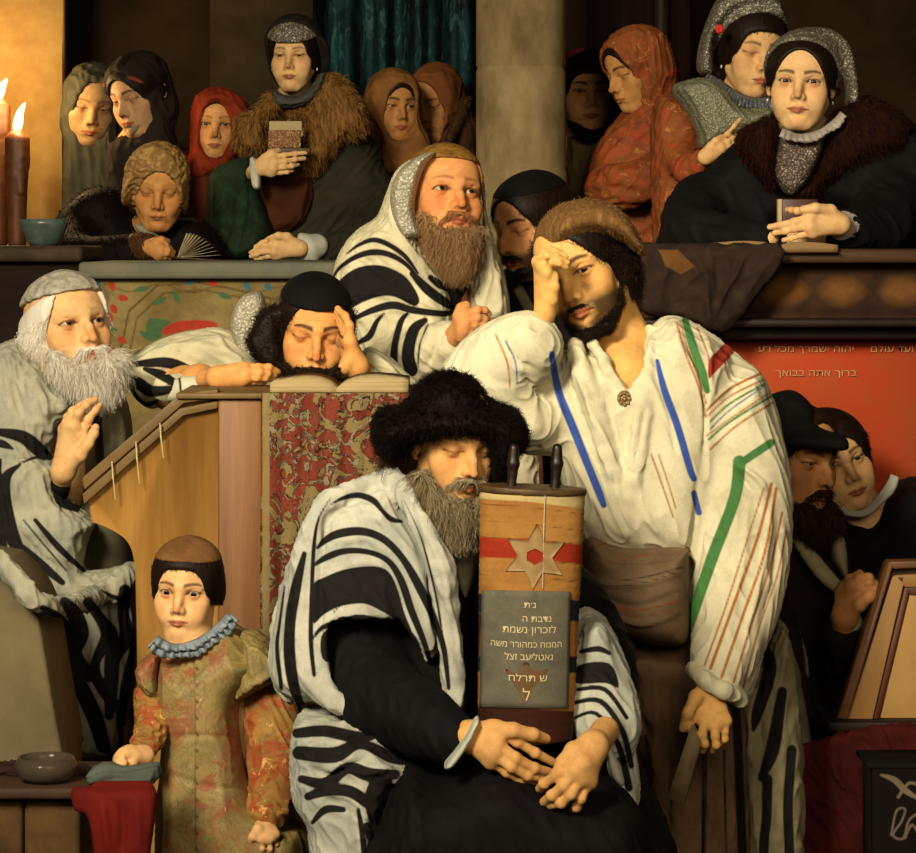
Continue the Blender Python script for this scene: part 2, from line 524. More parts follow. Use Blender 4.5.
class NT:
    def __init__(s, name):
        s.m = bpy.data.materials.new(name); s.m.use_nodes = True; s.t = s.m.node_tree; s.b = s.t.nodes['Principled BSDF']
        s.co = s.t.nodes.new('ShaderNodeTexCoord').outputs['Object']
    def n(s, t, **kw):
        o = s.t.nodes.new(t)
        for k, v in kw.items(): setattr(o, k, v)
        return o
    def l(s, a, b): s.t.links.new(a, b)
    def noise(s, scale, detail=4, rough=.6, vec=None, dist=0.):
        o = s.n('ShaderNodeTexNoise'); o.inputs['Scale'].default_value = scale; o.inputs['Detail'].default_value = detail
        o.inputs['Roughness'].default_value = rough; o.inputs['Distortion'].default_value = dist
        s.l(vec or s.co, o.inputs['Vector']); return o.outputs['Fac']
    def scale(s, v, vec=None):
        o = s.n('ShaderNodeMapping'); o.inputs['Scale'].default_value = v; s.l(vec or s.co, o.inputs['Vector']); return o.outputs[0]
    def ramp(s, fac, stops, interp='LINEAR'):
        o = s.n('ShaderNodeValToRGB'); r = o.color_ramp; r.interpolation = interp
        while len(r.elements) < len(stops): r.elements.new(.5)
        for e, (p, c) in zip(r.elements, stops):
            e.position = p; e.color = (*(srgb(c) if isinstance(c, str) else c), 1)
        s.l(fac, o.inputs[0]); return o.outputs[0]
    def gray(s, fac, a, b):
        st = [(a, (0, 0, 0)), (b, (1, 1, 1))]
        return s.ramp(fac, st if a < b else st[::-1])
    def mix(s, f, a, b, mode='MIX'):
        o = s.n('ShaderNodeMix', data_type='RGBA', blend_type=mode)
        if isinstance(f, (int, float)): o.inputs[0].default_value = f
        else: s.l(f, o.inputs[0])
        for v, i in ((a, 6), (b, 7)):
            if isinstance(v, str): o.inputs[i].default_value = (*srgb(v), 1)
            elif isinstance(v, tuple): o.inputs[i].default_value = (*v, 1)
            else: s.l(v, o.inputs[i])
        return o.outputs[2]
    def math(s, op, a, b=0., c=0.):
        o = s.n('ShaderNodeMath', operation=op)
        for i, v in enumerate((a, b, c)):
            if isinstance(v, (int, float)): o.inputs[i].default_value = v
            else: s.l(v, o.inputs[i])
        return o.outputs[0]
    def attr(s, name, col=False):
        o = s.n('ShaderNodeAttribute', attribute_name=name); return o.outputs['Color' if col else 'Fac']
    def inkmask(s, name, soft=.8):
        o = s.n('ShaderNodeMapRange'); s.l(s.attr(name), o.inputs[0])
        o.inputs[1].default_value = -soft; o.inputs[2].default_value = soft; o.inputs[3].default_value = 1; o.inputs[4].default_value = 0
        return o.outputs[0]
    def bump(s, h, strength=.3, dist=.003):
        o = s.n('ShaderNodeBump'); o.inputs['Strength'].default_value = strength; o.inputs['Distance'].default_value = dist
        s.l(h, o.inputs['Height']); s.l(o.outputs[0], s.b.inputs['Normal'])
    def out(s, col, rough=.8, spec=.2, metal=0., sheen=0.):
        if isinstance(col, (str, tuple)): s.b.inputs['Base Color'].default_value = (*(srgb(col) if isinstance(col, str) else col), 1)
        else: s.l(col, s.b.inputs['Base Color'])
        if isinstance(rough, (int, float)): s.b.inputs['Roughness'].default_value = rough
        else: s.l(rough, s.b.inputs['Roughness'])
        s.b.inputs['Specular IOR Level'].default_value = spec; s.b.inputs['Metallic'].default_value = metal
        s.b.inputs['Sheen Weight'].default_value = sheen
        return s.m


def cloth(name, a, b, inks=(), nscale=9., fine=260., bump=.25, rough=.85, dirt=None, soft=.8, metal=0.):
    """woven cloth: two close tones in broad patches, a fine weave, and drawn colour bands"""
    if name in MATS: return MATS[name]
    N = NT(name)
    c = N.mix(N.gray(N.noise(nscale), .35, .68), a, b)
    if dirt: c = N.mix(N.math('MULTIPLY', N.gray(N.noise(nscale * 3.1, 6, .7), .5, .75), .6), c, dirt)
    for ink, col in inks:
        v = N.mix(N.noise(40, 3), col[0], col[1])
        c = N.mix(N.inkmask(ink, soft), c, v)
    f = N.noise(fine, 2)
    c = N.mix(.22, c, N.mix(f, (0.25, .25, .25), (.95, .95, .95)), 'OVERLAY')
    N.bump(f, bump, .002)
    MATS[name] = N.out(c, rough, .15, metal)
    return MATS[name]


def hairmat(name, a, b, rough=.55, spec=.25):
    if name in MATS: return MATS[name]
    N = NT(name)
    st = N.noise(120, 3, .7, N.scale((1, 1, .12))); N.bump(st, .5, .003)
    f = N.math('ADD', N.math('MULTIPLY', N.attr('rnd'), .75), N.math('MULTIPLY', N.gray(st, .42, .66), .35))
    MATS[name] = N.out(N.mix(f, a, b), rough, spec * .6); return MATS[name]


def skinmat():
    if 'skin' in MATS: return MATS['skin']
    N = NT('skin')
    c = N.attr('tone', True)
    c = N.mix(N.math('MULTIPLY', N.gray(N.noise(55, 5), .45, .7), .28), c, (.42, .16, .07), 'MULTIPLY')
    c = N.mix(.16, c, N.mix(N.noise(210, 3), (.2, .2, .2), (.9, .9, .9)), 'OVERLAY')
    N.bump(N.noise(330, 3), .12, .0015)
    N.b.inputs['Subsurface Weight'].default_value = .0
    MATS['skin'] = N.out(c, .6, .16); return MATS['skin']


def plain(name, col, rough=.6, spec=.3, metal=0., n=30., amt=.25, b=None, bump=.15, stretch=(1, 1, 1)):
    if name in MATS: return MATS[name]
    N = NT(name); v = N.noise(n, 5, .65, N.scale(stretch))
    N.bump(v, bump, .004)
    c = N.mix(N.gray(v, .3, .7), col, b) if b else N.mix(amt, col, N.mix(v, (.15, .15, .15), (.95, .95, .95)), 'OVERLAY')
    MATS[name] = N.out(c, rough, spec, metal); return MATS[name]


def emit(name, col, strength):
    if name in MATS: return MATS[name]
    N = NT(name); N.out('#000000'); N.b.inputs['Emission Color'].default_value = (*srgb(col), 1); N.b.inputs['Emission Strength'].default_value = strength
    MATS[name] = N.m; return N.m


def spangle(name, a, b, c):
    """lace set with little metal spangles"""
    if name in MATS: return MATS[name]
    N = NT(name); v = N.n('ShaderNodeTexVoronoi'); v.inputs['Scale'].default_value = 150; N.l(N.co, v.inputs['Vector'])
    m = N.gray(v.outputs['Distance'], .46, .22); n = N.gray(N.noise(55, 4, .7), .42, .60)
    N.bump(v.outputs['Distance'], .8, .004)
    MATS[name] = N.out(N.mix(N.math('MULTIPLY', m, n), N.mix(N.noise(24, 4), a, b), c), .5, .5, .15); return MATS[name]
# ------------------------------------------------------------------ heads
class Head:
    """a head with a face. Local axes: x to the picture's right when it faces us, y backwards, z up, origin between the ears at eye level, metres for a 0.225 m head"""
    DEF = dict(size=1.0, yaw=0, pitch=0, roll=0, w=1.0, jaw=1.0, nose=1.0, nosew=1.0, brow=1.0, open=.8, gaze=(0, 0), lips=1.0, age=0.0, cheek=1.0, long=1.0,
               tone=('#d9a066', '#b5673a'), lipcol='#9c4a34', browcol='#2a1a10', browd=1.0, iris='#2a1608', child=0.0, stub=0.0, stubcol='#3a2818', hook=0.0, mouth=0.0)

    def __init__(s, px, py, D, **kw):
        s.p = dict(Head.DEF); s.p.update(kw); p = s.p
        R = rot(p['yaw'], p['pitch'], p['roll'])
        s.fr = Frame((0, 0, 0), R, p['size'] * (D + DO) / D); s.fr.c = P(px, py, D) - s.fr.w((0, -.088, 0))
        w, j, c = p['w'], p['jaw'], p['child']; lg = p['long']
        s.ops = o = []
        E = lambda cc, r, k=.02, cut=False: o.append(('e', cc, r, k, cut))
        Cn = lambda a, b, ra, rb, k=.012, cut=False: o.append(('c', a, b, ra, rb, k, cut))
        S2 = (-1, 1)
        # skull and face masses (the blob)
        E((0, .012, .036 + .006 * c), (.074 * w, .094, .079 + .004 * c), 0)
        E((0, -.030, .036), (.061 * w, .056, .058), .03)
        E((0, -.028, -.030 * lg), (.059 * w, .053, .076 * lg), .03)
        E((0, -.034, -.074 * lg), (.044 * w * j, .044, .038), .03)
        E((0, -.064, -.100 * lg), (.019 * j, .019, .015), .022)
        for x in S2:
            Cn((x * .056 * w * j, .004, -.050 * lg), (x * .022 * w * j, -.058, -.102 * lg), .014, .010, .03)
        s.nb = len(o)
        b = p['brow']
        for x in S2:
            E((x * .044 * w, -.054, -.028 * lg), (.020, .019, .017), .022)                 # cheekbone
            E((x * .036 * w, -.058, -.052 * lg), (.020 * p['cheek'], .020 * p['cheek'], .024), .024)  # cheek
            E((x * .033 * w, -.0955, -.002), (.0215, .0210, .0135), .013, True)              # socket
            Cn((x * .008, -.0855 - .002 * b, .0165), (x * .046 * w, -.066, .0175), .0068 * b, .0062 * b, .016)  # brow ridge
        # nose
        n, nw = p['nose'], p['nosew']
        hk = p['hook'] * .004
        Cn((0, -.074, .008), (0, -.0885, -.033), .0085 * nw, .0130 * nw, .012)
        Cn((0, -.083, .010), (0, -.093 - .005 * n - hk, -.016), .0062, .0066 * nw, .013)
        Cn((0, -.093 - .005 * n - hk, -.016), (0, -.1025 - .008 * n, -.035 - hk), .0066 * nw, .0088 * nw, .010)
        for x in S2:
            E((x * .0125 * nw, -.0965, -.0395), (.0068, .0095, .0072), .008)
            E((x * .0075 * nw, -.1045, -.0462), (.0034, .0055, .0032), .004, True)
        # mouth
        E((0, -.076, -.067 * lg), (.027, .019, .020), .022)
        zl = -.0690 * lg
        l = p['lips']
        E((0, -.1005, zl + .0125), (.0042, .004, .0075), .006, True)                          # philtrum
        for x in S2:
            Cn((x * .0055, -.0962, zl + .0048), (x * .0235 * w, -.0845, zl - .0002), .0038 * l, .0018, .006)
            Cn((0, -.0952, zl - .0062), (x * .0215 * w, -.0845, zl - .0014), .0054 * l, .0022, .006)
            Cn((0, -.1025, zl - .0004), (x * .0260 * w, -.0875, zl - .0010 - .002 * p['age']), .0016, .0011, .003, True)
        if p['mouth']: E((0, -.100, zl - .001), (.013, .006, .0016 + .004 * p['mouth']), .003, True)
        Cn((-.012, -.0930, zl - .0170), (.012, -.0930, zl - .0170), .0045, .0045, .012, True)  # under the lip
        E((0, -.0795, -.0985 * lg), (.0125 * j, .0085, .0095), .014)                          # chin
        # ears
        for x in S2:
            e = [(x * .0745 * w, .006, .016), (x * .0805 * w, .022, .012), (x * .079 * w, .021, -.014), (x * .0735 * w, .008, -.033)]
            E((x * .0745 * w, .012, -.006), (.0085, .017, .026), .010)
            for a_, b_ in zip(e[:-1], e[1:]): Cn(a_, b_, .0042, .0042, .005)
            E((x * .0855 * w, .009, -.006), (.0055, .0085, .014), .006, True)
        # age: soft dents (inward) along short lines
        Dn = lambda a, b, sg, amp: o.append(('d', a, b, sg, amp, 0, False))
        a = p['age']
        for x in S2:
            Dn((x * .0205, -.096, -.042), (x * .033, -.0800, -.074), .0042, .0026 * a + .0004)
            Dn((x * .020, -.0835, -.0150), (x * .042 * w, -.0720, -.0150), .0036, .0022 * a)
            Dn((x * .058 * w, -.040, -.060), (x * .046 * w, -.060, -.066), .019, .0050 * a)
            Dn((x * .066 * w, -.050, .030), (x * .070 * w, -.040, .040), .018, .0040 * a)
            Dn((x * .0055, -.094, .012), (x * .0070, -.092, .028), .0022, .0016 * a)
            Dn((x * .052 * w, -.062, .004), (x * .062 * w, -.052, -.006), .0030, .0012 * a)
            Dn((x * .026, -.088, -.078), (x * .028, -.080, -.092), .0040, .0018 * a)
        for z in (.036, .047, .059):
            Dn((-.032, -.080, z), (0, -.088, z + .002), .0022, .0013 * a); Dn((0, -.088, z + .002), (.032, -.080, z), .0022, .0013 * a)
        # eyelids: a full lid ball, then the opening is carved
        s.ey = (.0322 * w, -.0695, -.0005); s.er = .0126 * (1 + .10 * c)
        op = p['open']
        for x in S2:
            o.append(('e', (x * s.ey[0], s.ey[1], s.ey[2]), (s.er + .0030,) * 3, .005, False))
            if op < .25:  # lowered lid: a soft crease where the lids meet
                pass
        s.lid = op

    def ldist(s, x, y, z, ops):
        F = None
        for o in ops:
            v = d_ell(x, y, z, o[1], o[2]) if o[0] == 'e' else d_cone(x, y, z, np.array(o[1]), np.array(o[2]), o[3], o[4])
            k, cut = o[-2], o[-1]
            if F is None: F = v
            else: F = smax(F, -v, k) if cut else smin(F, v, k)
        return F

    def almond(s, x, z, sx):
        """signed distance to the eye opening in the face plane, negative inside"""
        u = (x - sx * s.ey[0]) * sx; v = z - s.ey[2]
        op = s.lid; half = .0162 * (1 + .06 * s.p['child'])
        t = np.clip(u / half, -1, 1); q = 1 - t * t
        up = (.0080 * op - .0012 * (1 - op)) * q ** .75 + .0006 * t - (.0040 * (1 - op)) * q
        dn = -(.0043 + .0012 * (1 - op)) * q ** .8 + .0004 * t
        return np.maximum(np.maximum(v - up, dn - v), np.abs(u) - half) * .85

    def blend(s, F, x, y, z, k):
        fr = s.fr; R = fr.R / fr.s
        dx, dy, dz = x - fr.c[0], y - fr.c[1], z - fr.c[2]
        x, y, z = [dx * R[0, j] + dy * R[1, j] + dz * R[2, j] for j in range(3)]
        H = s.ldist(x, y, z, s.ops[:s.nb]).astype(np.float32)
        m = (H > -.036) & (H < .056)
        lx, ly, lz = x[m], y[m], z[m]
        v = H[m]
        for o in s.ops[s.nb:]:
            kk = o[-2]
            if o[0] == 'd': c = (np.array(o[1]) + np.array(o[2])) / 2; r = np.linalg.norm(np.array(o[1]) - np.array(o[2])) / 2 + 2.2 * o[3]
            elif o[0] == 'e': c = np.array(o[1]); r = max(o[2])
            else: c = (np.array(o[1]) + np.array(o[2])) / 2; r = np.linalg.norm(np.array(o[1]) - np.array(o[2])) / 2 + max(o[3], o[4])
            q = np.nonzero((np.abs(lx - c[0]) < r + kk + .012) & (np.abs(ly - c[1]) < r + kk + .012) & (np.abs(lz - c[2]) < r + kk + .012))[0]
            if not len(q): continue
            a, b, d = lx[q], ly[q], lz[q]
            if o[0] == 'd':
                w = d_cone(a, b, d, np.array(o[1]), np.array(o[2]), 0, 0)
                v[q] += o[4] * np.exp(-(w / o[3]) ** 2); continue
            w = d_ell(a, b, d, o[1], o[2]) if o[0] == 'e' else d_cone(a, b, d, np.array(o[1]), np.array(o[2]), o[3], o[4])
            v[q] = smax(v[q], -w, kk) if o[-1] else smin(v[q], w, kk)
        for sx in (-1, 1):
            q = np.nonzero((np.abs(lx - sx * s.ey[0]) < .022) & (ly < s.ey[1] + .006) & (np.abs(lz - s.ey[2]) < .02))[0]
            a, b, d = lx[q], ly[q], lz[q]
            al = s.almond(a, d, sx)
            sph = np.sqrt((a - sx * s.ey[0]) ** 2 + (b - s.ey[1]) ** 2 + (d - s.ey[2]) ** 2)
            # a lid edge 2.6 mm proud of the eyeball, and a crease above the lid
            cutter = np.maximum(al, (s.er - .0012) - sph)
            v[q] = smax(v[q], -cutter, .0012)
            if s.lid > .2:
                u = (a - sx * s.ey[0]) * sx / .016; cz = s.ey[2] + .0060 + .0048 * np.clip(1 - u * u, 0, 1) + .0012 * s.lid
                cr = np.sqrt((d - cz) ** 2 + (b - (s.ey[1] - .0125)) ** 2) - .0016 + .004 * np.clip(np.abs(u) - .85, 0, 1)
                v[q] = smax(v[q], -cr, .003)
        H[m] = v
        return smin(F, H * fr.s, k * fr.s)

    def tone(s, V):
        """skin colours: base, flush, lips, brows, lash line"""
        p = s.p; L = s.fr.l(V); x, y, z = L.T; ax = np.abs(x); w = p['w']; lg = p['long']
        A, B = np.array(srgb(p['tone'][0])), np.array(srgb(p['tone'][1]))
        g = lambda cx, cy, cz, r: np.exp(-(((ax - cx) ** 2 + (y - cy) ** 2 + (z - cz) ** 2) / r ** 2))
        fl = .75 * g(.046 * w, -.062, -.036, .022) + .8 * g(0, -.112, -.036, .015) + .4 * g(.032, -.08, -.012, .012) + .25 * g(0, -.085, -.1, .02) + .5 * g(.08, .01, 0, .03)
        col = A + (B - A) * np.clip(fl * .8, 0, .7)[:, None]
        front = (y < -.03)
        def lay(m, c):
            nonlocal col
            m = np.clip(m, 0, 1)[:, None]; col = col * (1 - m) + np.array(srgb(c)) * m
        if p['stub'] > 0:
            m = np.clip((-.040 * lg - z) / .02, 0, 1) * np.clip((z + .124 * lg) / .014, 0, 1) * (y < .02) * np.clip((.052 - y * .3 - 0) / .05, 0, 1) * front
            m2 = np.exp(-((z + .058 * lg) / .008) ** 2) * (ax < .03) * (y < -.075)
            lay(p['stub'] * np.maximum(m * np.clip((ax - .012) / .02 + np.clip((-.082 * lg - z) / .01, 0, 1), 0, 1), m2 * .9), p['stubcol'])
        zl = -.0690 * lg
        t = np.clip(ax / (.0245 * w), 0, 1)
        up = zl + (.0078 - .0018 * np.exp(-(ax / .004) ** 2)) * (1 - t ** 2.0); dn = zl - .0108 * p['lips'] * (1 - t ** 2.2)
        d = np.maximum(z - up, dn - z)
        lay(.8 * np.clip(.5 - d / .0022, 0, 1) * (ax < .0245 * w) * (y < -.07), p['lipcol'])
        lay(.75 * np.exp(-((z - zl + .0004) / .0014) ** 2) * (ax < .026 * w) * (y < -.07), '#3c150c')
        # brows
        t = (ax - .010) / (.043 * w)
        bz = .0195 + .0055 * np.sin(np.clip(t, 0, 1) * 2.4) - .006 * np.clip(t - .55, 0, 1)
        th = .0070 * (1 - .55 * np.clip(t, 0, 1)) * p['browd'] ** .5
        lay(.92 * p['browd'] * np.clip(1.7 - 1.5 * np.abs(z - bz) / th, 0, 1) * np.clip((t + .02) / .1, 0, 1) * np.clip((1.0 - t) / .12, 0, 1) * front, p['browcol'])
        for sx in (-1, 1):
            m = front & (np.abs(x - sx * s.ey[0]) < .024) & (np.abs(z) < .02)
            al = np.full(len(x), 1.0); al[m] = s.almond(x[m], z[m], sx)
            upper = np.clip((z - s.ey[2] + .003) / .003, .35, 1)
            lay(.85 * np.clip(1.25 - np.abs(al - .0006) / .0022, 0, 1) * upper * (y < -.06), '#2a130a')
            r = np.sqrt((x - sx * s.ey[0]) ** 2 + (z - .002) ** 2)
            lay(.32 * np.exp(-(r / .018) ** 2) * front, '#8a4a2a')
        return col

    def eyes(s, parent):
        """two eyeballs with iris and pupil, turned to the gaze"""
        p = s.p
        mats = [plain('eye_white', '#a89678', .35, .3, amt=.05, bump=0), plain('iris_' + p['iris'][1:], p['iris'], .3, .2, amt=.1, bump=0), plain('pupil', '#050302', .25, .25, amt=0, bump=0)]
        for sx in (-1, 1):
            th = np.concatenate([[0], np.linspace(.14, .27, 2), np.linspace(.34, .57, 4), np.linspace(.66, math.pi, 12)])
            n = 20; ph = np.arange(n) * 2 * math.pi / n
            V = np.stack([np.sin(th)[:, None] * np.cos(ph), -np.cos(th)[:, None] + 0 * ph, np.sin(th)[:, None] * np.sin(ph)], -1).reshape(-1, 3) * s.er
            m = len(th); i, j = np.meshgrid(np.arange(m - 1), np.arange(n), indexing='ij')
            Q = np.stack([i * n + j, i * n + (j + 1) % n, (i + 1) * n + (j + 1) % n, (i + 1) * n + j], -1).reshape(-1, 4)
            mi = np.where(i < 2, 2, np.where(i < 6, 1, 0)).reshape(-1)
            Rg = rot(p['gaze'][0], p['gaze'][1], 0)
            M = Mesh(s.fr.w(V @ Rg.T + np.array([sx * s.ey[0], s.ey[1], s.ey[2]])), Q); M.mi = mi
            link('eye', M, mats, parent)


def body_mesh(S, heads, h, tone=None, smooth=1):
    """the continuous body with its skin colours"""
    M = S.mesh(h, smooth)
    H = heads
    base = np.tile(np.array(srgb((tone or H.p['tone'])[0])), (len(M.V), 1))
    L = H.fr.l(M.V); near = (np.abs(L) < .17).all(1)
    base[near] = H.tone(M.V[near])
    return M, base


def hand(S, wrist, knuckles, fingers, thumb, D, rf=4.0, palm=8.0, forearm=None, k=.006):
    """a hand traced joint by joint: wrist (px,py,dd), four knuckles, per finger the joints after its knuckle, the thumb from its root; radii in px"""
    g = lambda q, r: (P(q[0], q[1], D + (q[2] if len(q) > 2 else 0)), r * D / FPX)
    w = g(wrist, palm)
    kn = [g(q, rf * 1.25) for q in knuckles]
    for i, q in enumerate(kn):
        S.cone(w[0], q[0], palm * .78 * D / FPX, rf * 1.45 * D / FPX, .016)
    for a, b in zip(kn[:-1], kn[1:]): S.cone(a[0], b[0], rf * 1.35 * D / FPX, rf * 1.35 * D / FPX, .010)
    for i, f in enumerate(fingers):
        sc_ = (1.0, 1.05, 1.0, .86)[i % 4]
        n = len(f); pts = [(kn[i][0], rf * 1.18 * sc_ * D / FPX)] + [g(q, rf * sc_ * (1.0 - .22 * (j + 1) / n)) for j, q in enumerate(f)]
        S.chain(pts, k * .5)
        for q in pts[1:-1]: S.ell(q[0], (q[1] * 1.13,) * 3, .004)
    if thumb:
        n = len(thumb)
        pts = [g(q, rf * (1.55, 1.3, 1.12, .9, .8)[min(j, 4)]) for j, q in enumerate(thumb)]
        S.cone(w[0], pts[0][0], palm * .7 * D / FPX, pts[0][1], .014)
        S.chain(pts, k)
    if forearm:
        S.chain([g(q[:3], q[3]) for q in forearm] + [(w[0], palm * .92 * D / FPX)], .012)
# ------------------------------------------------------------------ shared pieces for the figures
def half(S, n, d, fr, k=.003):
    """cut away everything beyond a plane given in a head's own axes"""
    n = np.array(n, float); n /= np.linalg.norm(n)
    S.add(lambda x, y, z: d - (n[0] * x + n[1] * y + n[2] * z), (-.4, -.4, -.4), (.4, .4, .4), k, True, fr)


def skullcap(H, g=.006, z0=.045, tilt=14, name='skullcap', mat=None, root=None, flat=0.0, h=.004, wide=0.0):
    S = Sculpt(); w = H.p['w']; t = math.radians(tilt); c = H.p['child']
    S.ell((0, .012, .036 + .006 * c), (.074 * w + g + wide, .094 + g + wide, .079 + g - flat), fr=H.fr)
    S.ell((0, -.030, .036), (.061 * w + g, .057 + g, .058 + g), .03, fr=H.fr)
    half(S, (0, math.sin(t), -math.cos(t)), -z0, H.fr, .004)
    M = S.mesh(h, 1)
    if name: link(name, M, mat, root)
    return M


def hairshell(H, g=.008, hw=.062, zc=-.02, hh=.085, depth=.075, yc=-.105, low=-.06, side=0.0, ycut=-.030, pw=2.0):
    """hair over the skull, open at the face, down to a given height"""
    S = Sculpt(); w = H.p['w']; c = H.p['child']
    S.ell((0, .014, .036 + .006 * c), (.074 * w + g, .094 + g, .079 + g), fr=H.fr)
    S.ell((0, -.030, .036), (.061 * w + g, .057 + g, .058 + g), .03, fr=H.fr)
    S.ell((0, .030, -.02), (.070 * w + g + side, .072 + g, .06), .03, fr=H.fr)
    a, b = hw * w, hh
    S.add(lambda x, y, z: np.maximum(((np.abs(x / a) ** pw + np.abs((z - zc) / b) ** pw + 1e-9) ** (1 / pw) - 1) * a, y - ycut), (-.2, -.2, -.25), (.2, .2, .25), .006, True, H.fr)
    half(S, (0, -.15, -1), -low, H.fr, .006)
    return S


def fringe(H, M, n, name, mat, root, length=.04, seed=0, part=False, top=.052, **kw):
    kw.setdefault('sel', lambda v, nn: H.fr.l(v)[:, 2] < top)
    c = H.fr.w((0, .02, .13))
    def fl(v):
        d = H.fr.l(v); out = np.column_stack([d[:, 0] * (1.8 if part else .9), .05 + 0 * d[:, 1], -np.clip(.10 - d[:, 2], 0, .2) * .8 - .02])
        return out @ H.fr.R.T
    kw = {**dict(lift=.12, g=.08, wav=.003), **kw}
    length = min(length, .028)
    return link(name, hairy(M, n, length * H.p['size'], .0009, seed=seed, flow=fl, **kw), mat, root)


def hood(H, g=.016, hw=.060, hh=.098, zc=-.012, depth=.10, yc=-.125, back=.02, low=-.16, k=.01):
    """a kerchief or veil round the head with an opening for the face"""
    S = Sculpt(); w = H.p['w']
    S.ell((0, .014, .034), (.074 * w + g, .096 + g, .081 + g), fr=H.fr)
    S.ell((0, -.030, .036), (.061 * w + g, .058 + g, .058 + g), .03, fr=H.fr)
    S.ell((0, .016 + back * .3, -.055), (.072 * w + g, .076 + g + back * .5, .085), .04, fr=H.fr)
    S.cut = (hw * w, depth, hh, yc, zc, k)
    return S


def open_face(S, H):
    hw, depth, hh, yc, zc, k = S.cut
    S.ell((0, yc, zc), (hw, depth, hh), k, True, H.fr)
    return S


def neck_body(S, H, chest, low, D, rn=.048, rc=.12, shoulders=None, rs=.055):
    """neck, trunk and the tops of the arms, under the clothes; chest and low are (px, py)"""
    s = H.p['size']
    a = H.fr.w((0, .018, -.060)); b = P(chest[0], chest[1], D + .02)
    S.cone(a, b, rn * s, (rn + .012) * s, .025)
    S.cone(b, P(low[0], low[1], D + .02), rc * .75, rc, .05)
    if shoulders:
        for q in shoulders: S.cone(b, P(q[0], q[1], D + .02), rn, rs, .04)


def skirt(S, px, py, D, r0, z, r1=None, k=.05):
    """down to the floor the person stands on"""
    a = P(px, py, D); b = a.copy(); b[2] = z + (r1 or r0) * .0
    r1 = r1 or r0
    S.cone(a, b + np.array([0, 0, r1]), r0, r1, k)


def ruffle(pts, D, wid, n=46, amp=.010, out=.03, th=.0022, dd=(0, 0)):
    """a gathered strip of lace: traced along its inner edge, standing off and fluted"""
    c = smooth_poly(np.array(pts, float), 24, False); L = np.concatenate([[0], np.cumsum(np.hypot(*np.diff(c[:, :2], axis=0).T))]); L /= L[-1]
    u = np.linspace(0, 1, n * 7); x = np.interp(u, L, c[:, 0]); y = np.interp(u, L, c[:, 1])
    tx, ty = np.gradient(x), np.gradient(y); k = np.hypot(tx, ty); nx, ny = -ty / k, tx / k
    rows = []
    for t in np.linspace(0, 1, 9):
        w = np.sin(u * n * 2 * np.pi + .8 * np.sin(u * 23)); a = t ** .8
        d = D + dd[0] + (dd[1] - dd[0]) * u - out * np.sin(t * 2.0) + amp * w * a
        q = wid * t * (1 + .12 * np.sin(u * 17)) + amp * 260 * np.cos(u * n * 2 * np.pi) * a * .5
        rows.append(np.stack([(x + nx * q - HX) * (d + DO) / FPX, d + DO, CAMZ - (y + ny * q - HY) * (d + DO) / FPX], 1))
    return sheet(np.array(rows), th)


def earring(H, side, mat, root):
    S = Sculpt(); S.ell((side * .076 * H.p['w'], .004, -.047), (.0035, .0035, .006), fr=H.fr)
    link('earring', S.mesh(.0015), mat, root)


def fur(S, name, mat, root, n, length, h=.006, seed=0, r=.0010, lift=.5, flow=(0, -.2, -1), spread=.4, sel=None, wr=None):
    M = S.mesh(h, 1)
    if wr: M.wrinkle(*wr)
    return link(name, hairy(M, n, length, r, seed=seed, flow=flow, lift=lift, spread=spread, sel=sel, seg=4, g=.15), mat, root)


FRONT = lambda v, n: n[:, 1] < .35


def person(x, y, z, label, group=None):
    return empty('person', (x, y, z), label, 'person', group)


def pages(name, quad, th, D0, root, mat, n=14):
    pass


def slab(corners, th, n=(0, 0, 1)):
    """a thin board over four corner points (world), pushed along n"""
    c = np.array(corners, float); n = np.array(n, float); n /= np.linalg.norm(n)
    V = np.concatenate([c, c - n * th])
    Q = np.array([[0, 1, 2, 3], [7, 6, 5, 4], [0, 4, 5, 1], [1, 5, 6, 2], [2, 6, 7, 3], [3, 7, 4, 0]])
    return Mesh(V, Q)


def open_book(name, left, gut, right, D0, D1, label, th=.012, sag=.010, cover='#2a1a12', page='#b8a478', cat='book', group=None):
    """an open book lying flat: near edge traced at left, gutter and right; runs back from D0 to D1"""
    def curve(a, b, n=10, up=1):
        t = np.linspace(0, 1, n); return np.array([P(a[0] + (b[0] - a[0]) * u, a[1] + (b[1] - a[1]) * u - 0, D0) + np.array([0, 0, sag * math.sin(u ** .7 * math.pi)]) for u in t])
    L = curve(gut, left); Rr = curve(gut, right)
    zl = min(P(*left, D0)[2], P(*right, D0)[2], P(*gut, D0)[2]) - th
    root = empty(name, (P(*gut, D0)[0], (D0 + D1) / 2, zl), label, cat, group)
    for side, c in (('page_block', L), ('page_block', Rr)):
        top = np.stack([c, c + np.array([0, D1 - D0, 0])]); n = len(c)
        bot = top.copy(); bot[:, :, 2] = zl + .003
        V = np.concatenate([top[0], top[1], bot[0], bot[1]]); i = np.arange(n - 1); j = i + 1
        Q = np.concatenate([np.stack([i, j, j + n, i + n], 1), np.stack([i + 2 * n, i + 3 * n, j + 3 * n, j + 2 * n], 1), np.stack([i, i + 2 * n, j + 2 * n, j], 1),
                            np.stack([i + n, j + n, j + 3 * n, i + 3 * n], 1), [[0, n, 3 * n, 2 * n]], [[n - 1, 3 * n - 1, 4 * n - 1, 2 * n - 1]]])
        NTp = plain('pages_' + page[1:], page, .8, .1, n=1.0, b='#8a7650', bump=.5, stretch=(2, 2, 420))
        link(side, Mesh(V, Q), NTp, root, smooth=False)
    a, b = P(*left, D0), P(*right, D0)
    link('cover', box((a[0] - .004, D0 - .004, zl), (b[0] + .004, D1 + .004, zl + .003)), plain('cover_' + cover[1:], cover, .5, .3), root)
    return root
# ------------------------------------------------------------------ the setting
def build(name):
    return ONLY is None or name in ONLY


def struct(o, label=None):
    o['kind'] = 'structure'
    return o


